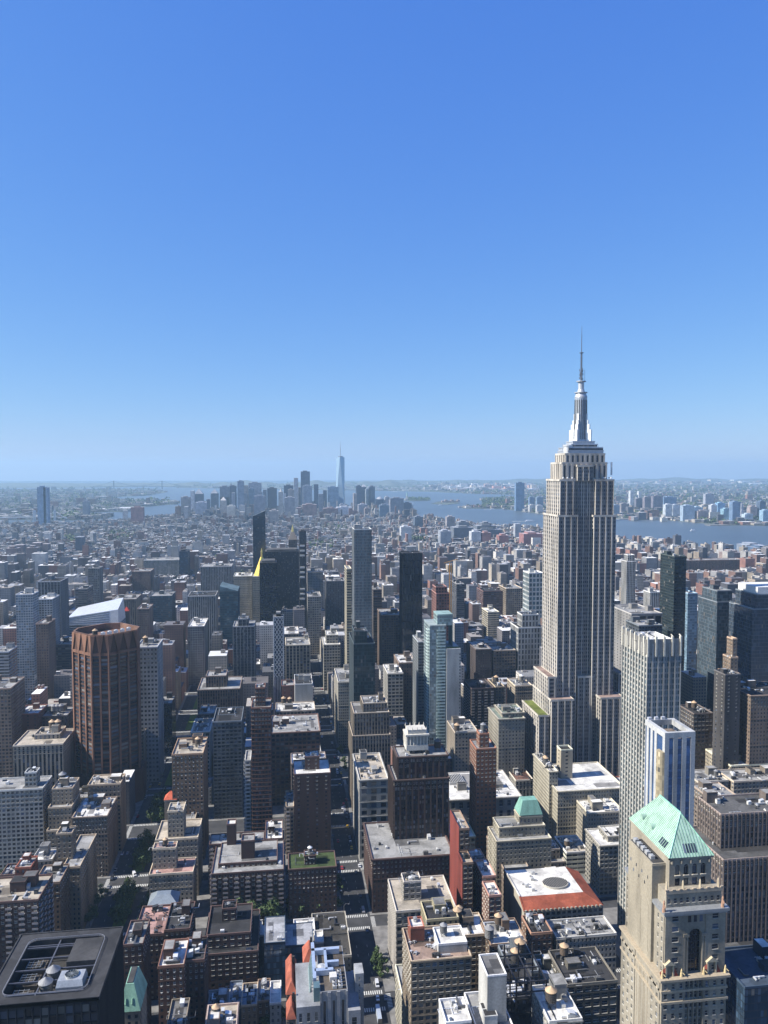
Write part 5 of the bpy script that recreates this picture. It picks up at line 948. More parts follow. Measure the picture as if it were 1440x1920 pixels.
# slanted dark glass
def slant(label, uL, uR, vl, vr, Y, D, col, gcol, st='glass', ref=None):
    x0, zl = atY(uL, vl, Y); x1, zr = atY(uR, vr, Y); zl, zr = (zl, zr); lo = min(zl, zr)
    r = root_at(label, 'office_tower', 'tower', (x0+x1)/2, Y+D/2, ref, zr, (x0, Y, x1, Y+D)); w = MB(); g = MB()
    fac(w, g, (x0, Y), (x1, Y), 0, lo, st, (0, -1)); fac(w, g, (x1, Y), (x1, Y+D), 0, lo, st, (1, 0)); fac(w, g, (x0, Y+D), (x0, Y), 0, lo, st, (-1, 0))
    w.quads([[(x0, Y+D, 0), (x1, Y+D, 0), (x1, Y+D, lo), (x0, Y+D, lo)]])
    prt(w, 'wall', [M_WALL, M_SPAN], r, col); stuff(prt(g, 'window', [M_GLASS, M_CURT], r, gcol)); m = MB()
    m.poly([(x0, Y, zl), (x1, Y, zr), (x1, Y+D, zr), (x0, Y+D, zl)]); m.poly([(x0, Y, lo), (x1, Y, lo), (x1, Y, zr), (x0, Y, zl)]); m.poly([(x0, Y+D, lo), (x1, Y+D, lo), (x1, Y+D, zr), (x0, Y+D, zl)]); m.quads([[(x1, Y, lo), (x1, Y+D, lo), (x1, Y+D, zr), (x1, Y, zr)], [(x0, Y, lo), (x0, Y+D, lo), (x0, Y+D, zl), (x0, Y, zl)]]); prt(m, 'sloping_crown', M_ROOF, r, tuple(q*1.3 for q in col))
    return r
slant('tall dark blue glass tower with a slanting top in the centre distance', 474, 497, 968, 958, 1570, 28, (.05, .07, .09), (.045, .075, .1), 'glassb', 'slant-topped glass tower')
slant('teal glass office block with a sloping top left of the grey piered tower', 412, 446, 1099, 1108, 1140, 46, (.1, .15, .17), (.06, .12, .14), 'glassb', 'teal sloping block')
# old campanile with gilt lantern
r, x0, x1, z = tower_px('dark stone campanile with a small gilded lantern behind the broad dark slab', 541, 557, 1012, 1470, 18, (.18, .165, .15), 'mas', 'gilt-lantern campanile', top=1)
m = MB(); cx, cy = (x0+x1)/2, 1479; z9 = atY(549, 991, cy)[1]; m.prism([(x0, 1470), (x1, 1470), (x1, 1488), (x0, 1488)], z, z9-6, taper=.35); prt(m, 'steep_roof', M_TRIM, r, (.2, .18, .16)); m = MB(); m.cyl(cx, cy, z9-6, z9, 2.6, 2.2, 8); m.cyl(cx, cy, z9, z9+8, 2.2, .1, 8); prt(m, 'lantern', M_GOLD, r, (.75, .55, .2))
# white lattice tower
r, x0, x1, z = tower_px('slender tower wrapped in a white diamond lattice', 513, 531, 1157, 910, 16, (.08, .1, .13), 'glass', 'lattice tower', (.05, .07, .1))
m = MB(); n = 3; Lw = x1-x0; hz = Lw*1.15
for k in range(4):
    for s in (-1, 1):
        for c in range(n):
            xa = x0+Lw*c/n; xb = xa+Lw/n; zz = z-hz*.34*k*1.0
            a, b = ((xa, xb) if s > 0 else (xb, xa))
            for j in range(3): m.beam((a, 909.6, z-(3*k+j)*6.0-0), (b, 909.6, z-(3*k+j)*6.0-6.0), .55)
for c in range(n*2+1): m.beam((x0+Lw*c/n/2, 909.6, 0), (x0+Lw*c/n/2, 909.6, z-(72 if c % 2 or True else 0)), .5)
for e in (x0, x1): m.beam((e, 909.6, 0), (e, 909.6, z+1), .7)
m.beam((x0, 909.6, z), (x1, 909.6, z), .7)
for c in range(4): m.beam((x1+.4, 910+16*c/3, 0), (x1+.4, 910+16*c/3, z), .45); m.beam((x0-.4, 910+16*c/3, 0), (x0-.4, 910+16*c/3, z), .45)
prt(m, 'lattice', M_TRIM, r, (.6, .62, .64)); m = MB(); m.box(x0+3, 913, z, x1-3, 922, z+5); prt(m, 'bulkhead', M_WALL, r, (.3, .3, .3))
# teal glass balcony tower
def teal():
    Y = 745.0; x0, z = atY(807, 1174, Y); x1, _ = atY(838, 1174, Y); xw, zw = atY(864, 1216, Y); D = 36
    r = root_at('pale teal glass apartment tower with stacked balconies and a white blank end wall', 'apartment_tower', 'tower', (x0+xw)/2, Y+D/2, 'teal balcony tower', z, (x0, Y, xw, Y+D))
    w = MB(); g = MB(); st = dict(bay=2.2, fh=3.2, ww=.94, wh=.8, rec=.06, gm=1)
    fac(w, g, (x0, Y+3), (x1, Y+3), 0, z, st, (0, -1)); fac(w, g, (x0, Y+D), (x0, Y+3), 0, z, st, (-1, 0)); w.quads([[(x1, Y+3, 0), (x1, Y+D, 0), (x1, Y+D, z), (x1, Y+3, z)], [(x0, Y+3, z), (x1, Y+3, z), (x1, Y+D, z), (x0, Y+D, z)]])
    prt(w, 'glass_wing', [M_WALL], r, (.38, .45, .46)); stuff(prt(g, 'window', [M_GLASS, M_CURT], r, (.25, .32, .33)))
    xm = x0+(x1-x0)*.42
    b = MB()
    for k in range(int(z/3.2)-1):
        zz = 3.2*(k+1); b.box(xm, Y+.9, zz-.12, x1-1.2, Y+3, zz+.1, 0, True); b.box(xm, Y+.8, zz+.1, x1-1.2, Y+.88, zz+1.1)
        b.box(x0-1.6, Y+6, zz-.12, x0, Y+14, zz+.1, 0, True); b.box(x0-1.66, Y+6, zz+.1, x0-1.6, Y+14, zz+1.1)
    stuff(prt(b, 'balcony', M_TRIM, r, (.5, .62, .6)))
    w = MB(); g = MB(); fac(w, g, (x1+.01, Y), (xw, Y), 0, zw, dict(bay=(xw-x1)*.999, fh=3.2, ww=.001, wh=.3, rec=.02), (0, -1)); w.quads([[(x1+.01, Y, 0), (x1+.01, Y+3, 0), (x1+.01, Y+3, zw), (x1+.01, Y, zw)], [(xw, Y, 0), (xw, Y+D, 0), (xw, Y+D, zw), (xw, Y, zw)], [(x1, Y, zw), (xw, Y, zw), (xw, Y+D, zw), (x1, Y+D, zw)]])
    for k in range(int(zw/3.2)): w.box(x1+.05, Y-.05, k*3.2, xw-1.6, Y-.002, k*3.2+.12)
    prt(w, 'white_end_wall', M_WALL, r, (.56, .57, .56)); g = MB()
    for k in range(int(zw/3.2)-1): g.quads([[(xw-1.3, Y-.02, k*3.2+1), (xw-.3, Y-.02, k*3.2+1), (xw-.3, Y-.02, k*3.2+2.7), (xw-1.3, Y-.02, k*3.2+2.7)]], 0, [RNG.random()])
    stuff(prt(g, 'window', M_GLASS, r))
    ct = MB(); cg = MB(); a, za = atY(820, 1152, Y+6); c, _ = atY(849, 1152, Y+6); fac(ct, cg, (a, Y+6), (c, Y+6), z-1, za, st, (0, -1)); fac(ct, cg, (a, Y+26), (a, Y+6), z-1, za, st, (-1, 0)); ct.quads([[(a, Y+6, za), (c, Y+6, za), (c, Y+26, za), (a, Y+26, za)], [(c, Y+6, zw-1), (c, Y+26, zw-1), (c, Y+26, za), (c, Y+6, za)]])
    prt(ct, 'crown', [M_WALL], r, (.36, .52, .5)); stuff(prt(cg, 'window', [M_GLASS, M_CURT], r, (.25, .32, .33)))
    m = MB(); m.box(x1, Y+3, zw, xw-.5, Y+4, zw+1.3); prt(m, 'roof_planter', M_LEAF, r)
teal()
# blue striped tower
def striped():
    Y = 335.0; x0, z = atY(1247, 1376, Y); x1, _ = atY(1304, 1376, Y); D = 20; zz = z
    r = root_at('white and blue striped tower with curved bay windows and hollow white crown', 'office_tower', 'tower', (x0+x1)/2, Y+D/2, 'blue-striped tower', z, (x0-3, Y, x1, Y+D))
    w = MB(); L = x1-x0; n = 7
    sw = L/7.0
    for k in range(7):
        a, b = x0+k*sw, x0+(k+1)*sw
        if k % 2 == 0: w.box(a, Y, 0, b, Y+1.2, z)
    for k in range(5):
        a, b = Y+k*D/5, Y+(k+.55)*D/5
        if k != 1: w.box(x0-.02, a+1.21 if k == 0 else a, 0, x0+1, b, z)
    for a in ((x0+.02, Y+.02, x1-.02, Y+1.6), (x0+.02, Y+D-1.6, x1, Y+D), (x0+.02, Y+1.6, x0+2.0, Y+D-1.6), (x1-2.0, Y+1.6, x1, Y+D-1.6)): w.box(a[0], a[1], z-2.2, a[2], a[3], z+.4)
    prt(w, 'white_pier', M_WALL, r, (.62, .63, .63))
    for k in range(3):
        a, b = x0+(2*k+1)*sw, x0+(2*k+2)*sw; g = MB(); nf = int(z/3.7); zs = np.arange(nf)*3.7
        g.quads([[(a, Y+.5, q), (b, Y+.5, q), (b, Y+.5, q+2.6), (a, Y+.5, q+2.6)] for q in zs], 0, NPR.random(nf)); g.quads([[(a, Y+.5, q+2.6), (b, Y+.5, q+2.6), (b, Y+.5, q+3.7), (a, Y+.5, q+3.7)] for q in zs], 1); g.box(a-.02, Y+.2, z-22, b+.02, Y+.6, z-21.2, 2)
        prt(g, 'glass_strip', [M_CURT, M_METAL, M_METAL], r, (.1, .18, .32))
    g = MB(); nf = int(z/3.7)
    for q in range(nf): g.quads([[(x0+.4, Y+D, q*3.7), (x0+.4, Y+1.2, q*3.7), (x0+.4, Y+1.2, q*3.7+3.7), (x0+.4, Y+D, q*3.7+3.7)]], 0, [RNG.random()])
    prt(g, 'flank_glass', [M_CURT], r, (.07, .14, .3))
    m = MB(); cx, cy = x0, Y+2.6; pts = [(cx+.5*0-2.6*sin(pi*k/8), cy+2.6*cos(pi*k/8)-0) for k in range(9)]; zb = z-9
    for q in range(int(zb/3.7)):
        b0 = q*3.7+zb % 3.7; m.quads([[(*pts[k], b0), (*pts[k+1], b0), (*pts[k+1], b0+1.5), (*pts[k], b0+1.5)] for k in range(8)], 0); m.quads([[(*pts[k], b0+1.5), (*pts[k+1], b0+1.5), (*pts[k+1], b0+3.7), (*pts[k], b0+3.7)] for k in range(8)], 1, NPR.random(8))
    m.poly([(*p, zb) for p in pts], 0); prt(m, 'curved_bay', [M_WALL, M_CURT], r, (.46, .39, .26))
    m = MB(); m.box(x0+2, Y+1.6, z-5, x1-2, Y+D-1.6, z-4.2); prt(m, 'roof', M_ROOF, r, (.16, .13, .11)); m = MB()
    m.box(x0+1, Y+.9, 0.01, x1, Y+D, z-5.05); prt(m, 'core', M_WALL, r, (.3, .32, .36))
    for k in range(3):
        m = MB(); m.box(x0+1+k*3.5, Y+D-1.4, z+.4, x0+2.8+k*3.5, Y+D-.2, z+1.7); prt(m, 'air_conditioner', M_METAL, r, (.6, .6, .6))
striped()
# ---- white-pier tower's slotted crown is drawn by parts of its own
cr = [o for o in C.objects if o.get('label', '').startswith('tall hotel tower of white piers')][0]
x0, zc = atY(1213, 1207, 440); x1, zt = atY(1277, 1197, 440)
zb = atY(1213, 1231, 440)[1]
m = MB()
for k in range(5): x = x0+.4+k*(x1-x0-.8)/4; m.box(x-.55, 438.9, zb, x+.55, 440.5, zt+1.6); m.beam((x, 439.4, zt+1.6), (x, 441.5, zt+2.4), .5)
for k in range(6): y = 442.4+k*6; m.box(x0-1.1, y-.55, zb, x0+.5, y+.55, zt+1.6)
m.build('crown_pier', M_TRIM, cr, (.62, .6, .52), off=cr.location); m = MB(); m.box(x0-.4, 439.6, zb+1.5, x1, 439.95, zt); m.box(x0-.5, 440, zb+1.5, x0-.1, 472, zt)
m.build('crown_screen', M_METAL, cr, (.25, .24, .22), off=cr.location)
# ---- hall with red tiled slope and oval skylight
def hall():
    Y = 432.0; xa, z0 = atY(983, 1709, Y); xb, _ = atY(1131, 1703, Y); z1 = atY(1050, 1676, Y+9)[1]; D = 40
    r = root_at('red-tiled hall with white roof deck and a large oval skylight', 'hall', 'building', (xa+xb)/2, Y+20, 'red-roofed hall', z1, (xa, Y, xb, Y+D))
    w = MB(); g = MB(); fac(w, g, (xa, Y), (xb, Y), 0, z0, 'grid', (0, -1)); w.quads([[(xa, Y, 0), (xa, Y+D, 0), (xa, Y+D, z0), (xa, Y, z0)], [(xb, Y, 0), (xb, Y+D, 0), (xb, Y+D, z0), (xb, Y, z0)], [(xa, Y+D, 0), (xb, Y+D, 0), (xb, Y+D, z0), (xa, Y+D, z0)]]); w.poly([(xa, Y, z0), (xa, Y+9, z1), (xa, Y+D, z1), (xa, Y+D, z0)]); w.poly([(xa, Y+D, z0), (xb, Y+D, z0), (xb-9, Y+D, z1), (xa, Y+D, z1)])
    for k in range(int((xb-xa)/2.6)): w.box(xa+k*2.6+.4, Y-.6, z0-.9, xa+k*2.6+1.5, Y+.3, z0+.6)
    prt(w, 'wall', M_WALL, r, (.5, .46, .37)); stuff(prt(g, 'window', [M_GLASS, M_CURT], r))
    m = MB(); m.poly([(xa-.1, Y, z0+.05), (xb+.1, Y, z0+.05), (xb-9, Y+9, z1+.1), (xa-.1, Y+9, z1+.1)]); m.poly([(xb+.1, Y, z0+.05), (xb+.1, Y+D, z0+.05), (xb-9, Y+D, z1+.1), (xb-9, Y+9, z1+.1)]); m.beam((xa, Y+.1, z0), (xa, Y+9, z1+.1), .7)
    prt(m, 'tiled_slope', M_ROOF, r, (.3, .085, .05)); m = MB(); xd = xb-9; m.quads([[(xa, Y+9, z1), (xd, Y+9, z1), (xd, Y+D, z1), (xa, Y+D, z1)]]); m.box(xa-.2, Y+9, z1-.3, xa+.4, Y+D, z1+.7); prt(m, 'roof', M_ROOF, r, (.62, .61, .58))
    cx, _ = atY(1041, 1660, Y+20); cy = Y+20; N_ = 32; E1 = [(cx+8.2*cos(2*pi*k/N_), cy+6.4*sin(2*pi*k/N_)) for k in range(N_)]
    m = MB(); m.prism(E1, z1, z1+1.3); o = prt(m, 'oval_skylight', M_TRIM, r, (.5, .48, .42)); m = MB()
    for k in range(-7, 8):
        x = cx+k*1.05; h = 6.0*sqrt(max(0, 1-(k*1.05/7.9)**2)); m.quads([[(x-.42, cy-h, z1+1.32), (x+.42, cy-h, z1+1.32), (x+.42, cy+h, z1+1.32), (x-.42, cy+h, z1+1.32)]])
    prt(m, 'slatted_glass', M_TINT, r, parent=o)
    for k in range(9):
        m = MB(); x, y = RNG.uniform(xa+2, cx-11), RNG.uniform(Y+13, Y+36); s = RNG.uniform(.7, 1.6); m.box(x, y, z1, x+s*1.6, y+s, z1+s*1.2); m.cyl(x+s*.8, y+s*.5, z1+s*1.2, z1+s*1.4, s*.35, n=8); prt(m, 'roof_unit', M_METAL, r, (.5, .5, .48))
    m = MB(); 
    for k in range(4): x = xa+16+k*2.4; m.box(x, Y-7.5+2.2, z0-3, x+2.0, Y-3, z0+.6)
hall()
rt = [o for o in C.objects if o.get('label', '').startswith('mirrored glass tower')][0]; a, b, c, d, z = box_of((1421, 1510, 1100, 703, 33)); m = MB(); m.box(a, b, z-9, c, d, z); m.build('white_crown', M_TRIM, rt, (.66, .66, .65), off=rt.location)
TB = MB(); TB.cyl(0, 0, .68, .74, .55, n=10); TB.cyl(0, 0, 0, .68, .06, n=6)
for k in range(4): a = k*pi/2; TB.box(.8*cos(a)-.2, .8*sin(a)-.2, 0, .8*cos(a)+.2, .8*sin(a)+.2, .45, 1)
_t = TB.build('terrace_table', [M_METAL, M_WALL]); TME = _t.data; bpy.data.objects.remove(_t)
for pre, fx, n, gl, tc in (('tan loft building', (.03, .45, .1, .8), 16, 'small cafe table with four stools on the paved loft terrace', .5), ('brown block with a pink', (.08, .92, .1, .9), 14, 'dark cafe table on the pink roof terrace', .05)):
    rt = by_label_(pre); bb = [c for c in rt.children if c.name.startswith('roof')][0]; xs = [v.co.x for v in bb.data.vertices]; ys = [v.co.y for v in bb.data.vertices]; zs = max(v.co.z for v in bb.data.vertices)
    for k in range(n):
        o = bpy.data.objects.new('terrace_table', TME); C.objects.link(o); s = 1.3; o.scale = (s, s, s); o.color = (tc, tc, tc, 1)
        o.location = (rt.location.x+min(xs)+(max(xs)-min(xs))*RNG.uniform(*fx[:2]), rt.location.y+min(ys)+(max(ys)-min(ys))*RNG.uniform(*fx[2:]), zs+.01); tag(o, gl, 'table', 'terrace tables')
_m = MB(); _m.box(-.35, -.45, 0, .35, .05, .42, 0, True); _o = _m.build('air_conditioner', M_METAL); ACW = _o.data; bpy.data.objects.remove(_o)
for pre, bxx, n in (('orange-tan brick', (322, 381, 1413, 600, 36), 60), ('wide grey-brown masonry', (135, 201, 1531, 584, 34), 36), ('brick apartment house with lawns', (541, 631, 1627, 510, 22), 26), ('red-brown brick', (296, 345, 1810, 385, 22), 24)):
    rt = by_label_(pre); a, b, c, d, z = box_of(bxx); nb_ = max(1, round((c-a)/3.0)); bw_ = (c-a)/nb_; fh_ = (z-1.1)/max(1, round((z-1.1)/3.3))
    for k in range(n):
        o = bpy.data.objects.new('air_conditioner', ACW); C.objects.link(o); o.parent = rt; o.location = (a+(RNG.randrange(nb_)+.5)*bw_-rt.location.x, b-rt.location.y, z-1.1-fh_*RNG.randint(1, 14)+.62); q = RNG.choice((.3, .5, .6)); o.color = (q, q, q*.96, 1)
# ---- mansards, hips and pyramids on hand-placed blocks: roofs are parts of their buildings
def by_label(s): return [o for o in C.objects if o.get('label', '').startswith(s)][0]
def hip(rt, x0, y0, x1, y1, z0, z1, ins, col, name='mansard_roof', mt=None, over=.4, capcol=None):
    m = MB(); P = [(x0-over, y0-over), (x1+over, y0-over), (x1+over, y1+over), (x0-over, y1+over)]; Q = [(x0+ins, y0+ins), (x1-ins, y0+ins), (x1-ins, y1-ins), (x0+ins, y1-ins)]
    m.quads([[(*P[i], z0), (*P[(i+1) % 4], z0), (*Q[(i+1) % 4], z1), (*Q[i], z1)] for i in range(4)])
    if ins*2 < min(x1-x0, y1-y0)-.1: m.poly([(*q, z1) for q in Q])
    return m.build(name, mt or M_COPPER, rt, col, off=rt.location)
rt = by_label('cream clubhouse'); x0, z = atY(975, 1529, 510); x1, _ = atY(1016, 1529, 510); hip(rt, x0, 510, x1, 522, z, atY(990, 1500, 513)[1], 2.6, (.16, .31, .25))
q = MB(); 
for k in range(5): q.cyl(x0+2.2+k*2.8, 510.7, z+1.0, z+2.4, .5, .1, 6)
q.build('dormer', M_COPPER, rt, (.13, .25, .2), off=rt.location)
rt = by_label('slate hip-roofed'); x0, z = atY(277, 1699, 478); x1, _ = atY(332, 1699, 478); hip(rt, x0, 478, x1, 492, z, z+4.2, 4.6, (.24, .27, .28), 'hip_roof', M_METAL)
rt = by_label('low tan tower house'); x0, z = atY(308, 1500, 600); x1, _ = atY(331, 1500, 600); hip(rt, x0, 600, x1, 609, z, z+5.5, (x1-x0)/2-.02, (.5, .12, .07), 'pyramid_roof', M_ROOF)
# copper mansard house in the lower left
Y = 348.0; x0, z = atY(222, 1898, Y); x1, _ = atY(262, 1898, Y); rt = root_at('stone house with steep pale green copper mansard in the lower left', 'mansard_house', 'house', (x0+x1)/2, Y+9, 'copper mansard', z, (x0, Y, x1+4, Y+18))
w = MB(); g = MB(); fac(w, g, (x0, Y), (x1, Y), 0, z, 'mas', (0, -1)); fac(w, g, (x1, Y), (x1, Y+18), 0, z, 'mas', (1, 0)); prt(w, 'wall', [M_WALL], rt, (.33, .28, .22)); stuff(prt(g, 'window', [M_GLASS, M_CURT], rt))
hip(rt, x0, Y, x1, Y+18, z, z+11, 2.8, (.2, .36, .27)); q = MB(); q.box(x0+3.3, Y+3.3, z+11.01, x1-3.3, Y+14.7, z+11.4); q.build('roof_curb', M_ROOF, rt, (.06, .06, .06), off=rt.location)
for k in range(2): q = MB(); q.cyl(x0+(x1-x0)*(.35+.3*k), Y+1, z+3, z+5.4, 1.0, .2, 8); prt(q, 'dormer', M_COPPER, rt, (.15, .28, .2))
# orange clay roofs beside the deco tower
def clay(label, uL, uR, vT, Y, D, hh, col=(.36, .115, .075)):
    x0, z = atY(uL, vT, Y); x1, _ = atY(uR, vT, Y); z -= hh
    rt = root_at(label, 'clay_roofed_house', 'house', (x0+x1)/2, Y+D/2, None, z, (x0, Y, x1, Y+D)); w = MB(); g = MB()
    fac(w, g, (x0, Y), (x1, Y), 0, z, 'mas', (0, -1)); fac(w, g, (x0, Y+D), (x0, Y), 0, z, 'mas', (-1, 0)); w.quads([[(x1, Y, 0), (x1, Y+D, 0), (x1, Y+D, z), (x1, Y, z)]]); prt(w, 'wall', [M_WALL], rt, (.2, .15, .12)); stuff(prt(g, 'window', [M_GLASS, M_CURT], rt))
    hip(rt, x0, Y, x1, Y+D, z, z+hh, min((x1-x0), D)/2-.3, col, 'clay_roof', M_ROOF)
    q = MB(); q.box((x0+x1)/2+.6, Y+D*.7, z, (x0+x1)/2+1.8, Y+D*.7+1, z+hh+2); prt(q, 'chimney', M_WALL, rt, (.1, .08, .07))
    return rt
clay('steep orange clay roof house behind the deco tower with dark chimney', 569, 592, 1786, 410, 14, 6)
clay('long orange clay roofed wing along the left flank of the deco tower', 537, 556, 1846, 366, 26, 5)
rt = clay('orange clay roof with small corner turret at the bottom of the deco tower', 538, 554, 1892, 348, 11, 5)
q = MB(); x0, z = atY(555, 1825, 392); q.cyl(x0, 393, z-12, z, 1.3, n=10); q.cyl(x0, 393, z, z+1.2, 1.6, 1.3, 12); q.cyl(x0, 393, z+1.2, z+2.6, 1.3, .2, 12); rt2 = root_at('small round turret with pale green copper dome beside the clay roofs', 'turret', 'tower', x0, 393); prt(q, 'dome', M_COPPER, rt2, (.25, .42, .3))
# deco tower at the bottom
def deco():
    Y = 350.0; x0, z = atY(600, 1860, Y); x1, _ = atY(652, 1860, Y); xl, zl = atY(556, 1888, Y-2); xr, zr = atY(676, 1892, Y-2); D = 34
    r = root_at('grey-white deco tower with fluted top and blue-grey plant roof at the bottom edge', 'office_tower', 'tower', (x0+x1)/2, Y+D/2, 'deco tower', z, (xl, Y-3, xr+8, Y+D))
    def blk(a, b, c, d, zz, s, nm='wall', cl=(.4, .41, .43)):
        w = MB(); g = MB(); f1 = fac(w, g, (a, b), (c, b), 0, zz, s, (0, -1)); fac(w, g, (a, d), (a, b), 0, zz, 'blank', (-1, 0)); fac(w, g, (c, b), (c, d), 0, zz, 'blank', (1, 0)); w.quads([[(a, b, zz), (c, b, zz), (c, d, zz), (a, d, zz)], [(a, d, 0), (c, d, 0), (c, d, zz), (a, d, zz)]]); o = prt(w, nm, [M_WALL], r, cl)
        if f1: windows_as_parts(r, [f1], 12); stuff(prt(g, 'window', [M_GLASS, M_CURT], r))
        return o
    flute = dict(bay=(x1-x0)/3, fh=26, ww=.3, wh=.72, rec=.8, pier=(1.6, .6, 1))
    blk(x0, Y, x1, Y+D, z, flute); blk(xl, Y-2.5, x0, Y+D-4, zl, dict(bay=4, fh=9, ww=.4, wh=.5, rec=.5), 'side_wing'); blk(x1, Y-2.5, xr, Y+D-8, zr, dict(bay=4, fh=9, ww=.4, wh=.5, rec=.5), 'side_wing')
    xa, zt = atY(666, 1826, Y+10); xb, _ = atY(682, 1826, Y+10); blk(xa, Y+10, xb, Y+18, zt, 'sparse', 'stair_tower', (.5, .51, .52))
    q = MB(); q.quads([[(x0+.4, Y+.4, z+.02), (x1-.4, Y+.4, z+.02), (x1-.4, Y+D-.4, z+.02), (x0+.4, Y+D-.4, z+.02)]]); prt(q, 'roof', M_ROOF, r, (.1, .085, .07))
    q = MB()
    for a in ((x0-3, Y+6, x0-1.4, Y+D), (x0+3.2, Y+12, x0+4.4, Y+D-6), (x0-3, Y+D-7, x1-2, Y+D-5), (x0-2, Y+11, x1-6, Y+13), (x0+4.4, Y+17, x1-3, Y+18.6)): q.box(a[0], a[1], z+.4, a[2], a[3], z+3.0)
    prt(q, 'plant_screen', M_METAL, r, (.38, .45, .55))
    for k in range(10):
        x, y = x1-6+(k % 2)*2.7, Y+2+(k//2)*2.6; m = MB(); m.box(x-1, y-.9, z, x+1, y+.9, z+1.5); m.cyl(x, y, z+1.5, z+1.8, .7, n=10); o = prt(m, 'cooling_unit', M_METAL, r, (.5, .49, .46)); m = MB(); m.cyl(x, y, z+1.81, z+1.84, .55, n=10); prt(m, 'fan', M_METAL, r, (.03, .03, .03), parent=o)
    m = MB(); m.cyl(x0+1.5, Y+15, z, z+2.6, 2.2, n=18); m.cyl(x0+1.5, Y+15, z+2.6, z+3.0, 1.8, .6, 18); prt(m, 'fan_drum', M_METAL, r, (.55, .54, .5))
    m = MB(); m.box(x0+5, Y+6, z, x0+8.4, Y+10, z+2.6); prt(m, 'roof_hut', M_TRIM, r, (.62, .61, .6)); m = MB(); m.box(x0-2.9, Y+.2, z-9, x0-.02, Y+5, z+2); prt(m, 'green_box', M_METAL, r, (.12, .19, .2))
    m = MB()
    for k in range(8): m.beam((x0-4.5, Y+8+k*2.4, zl), (x0-3, Y+8+k*2.4, z+3), .5)
    m.box(x0-4.7, Y+7, zl, x0-4.3, Y+26, zl+.6); prt(m, 'louvre', M_METAL, r, (.35, .47, .45))
deco()
# white ornamental crown on the dark brick tower block
rt = by_label('dark brick tower block'); Y = 548; x0, z0 = atY(762, 1408, Y); x1, z1 = atY(803, 1376, Y)
m = MB(); W_ = x1-x0
m.box(x0, Y, z0, x1, Y+13, z0+4); m.box(x0+.5, Y+1.5, z0+4, x1-.5, Y+12, z1-1); m.box(x0-.6, Y-.6, z1-1.2, x1+.6, Y+13.4, z1)
for k in range(7): m.cyl(x0+.6+k*(W_-1.2)/6, Y+.7, z0+4, z1-1.2, .55, .5, 8)
for k in range(4): m.cyl(x0-.0, Y+1+k*3.6, z0+4, z1-1.2, .55, .5, 8)
m.box(x0+1.2, Y+1.2, z1, x1-1.2, Y+12, z1+3)
for k in range(5):
    x = x0+1.2+k*(W_-2.4)/4; m.cyl(x, Y+1.2, z1+3, z1+5.2, .5, .1, 6); m.cyl(x, Y+12, z1+3, z1+5.2, .5, .1, 6)
m.build('temple_crown', M_TRIM, rt, (.58, .56, .5), off=rt.location)
# slatted skylight on the classical store block
rt = by_label('long classical'); x0, y0 = atZ(842, 1470, 58); m = MB(); z = box_of((842, 977, 1496, 584, 54))[4]-.9
xs, ys = atZ(843, 1472, z); m.box(xs, ys, z, xs+13, ys+17, z+2.2, 0)
m.build('skylight_frame', M_TRIM, rt, (.5, .5, .48), off=rt.location); m = MB()
for k in range(9): m.quads([[(xs+.4+k*1.4, ys+.5, z+2.22), (xs+1.3+k*1.4, ys+.5, z+2.22), (xs+1.3+k*1.4, ys+16.5, z+2.22), (xs+.4+k*1.4, ys+16.5, z+2.22)]])
m.build('skylight', M_GLASS, rt, off=rt.location)
# red party wall skin
rt = by_label('brown building with a bright red'); a, zz = atY(868, 1617, 452); a2, z2 = atY(861.5, 1553, 466); m = MB(); m.box(a-.35, 452, 0, a-.03, 466, zz+1.0); m.box(a2-.38, 466, 0, a2-.03, 492, z2+.6); m.build('red_party_wall', M_WALL, rt, (.26, .06, .045), off=rt.location)
m = MB(); a, zz = atY(893, 1403, 545); m.box(a-.12, 545.01, 0, a-.02, 565, zz-1.2); by = by_label('slender brick tower'); 
# steel frame
Y = 305.0; x0, z = atY(940, 1868, Y); x1, _ = atY(1024, 1868, Y); zt = atY(960, 1842, Y)[1]
r = root_at('open black steel frame standing on a low loft roof', 'steel_frame', 'frame', (x0+x1)/2, Y+15); zb = z-6
for i in range(4):
    for j in range(3):
        m = MB(); x = x0+(x1-x0)*i/3; y = Y+j*9; m.box(x-.3, y-.3, zb, x+.3, y+.3, zt+(5 if j == 2 else 0)); prt(m, 'post', M_METAL, r, (.03, .03, .035))
for j in range(3):
    for h in (0, 4.5):
        m = MB(); m.box(x0, Y+j*9-.2, zt-.6-h, x1, Y+j*9+.2, zt-.1-h, 0, True); prt(m, 'beam', M_METAL, r, (.035, .035, .04))
for i in range(4):
    m = MB(); x = x0+(x1-x0)*i/3; m.beam((x, Y, zt-.4), (x, Y+18, zt-.4), .45); prt(m, 'beam', M_METAL, r, (.035, .035, .04))
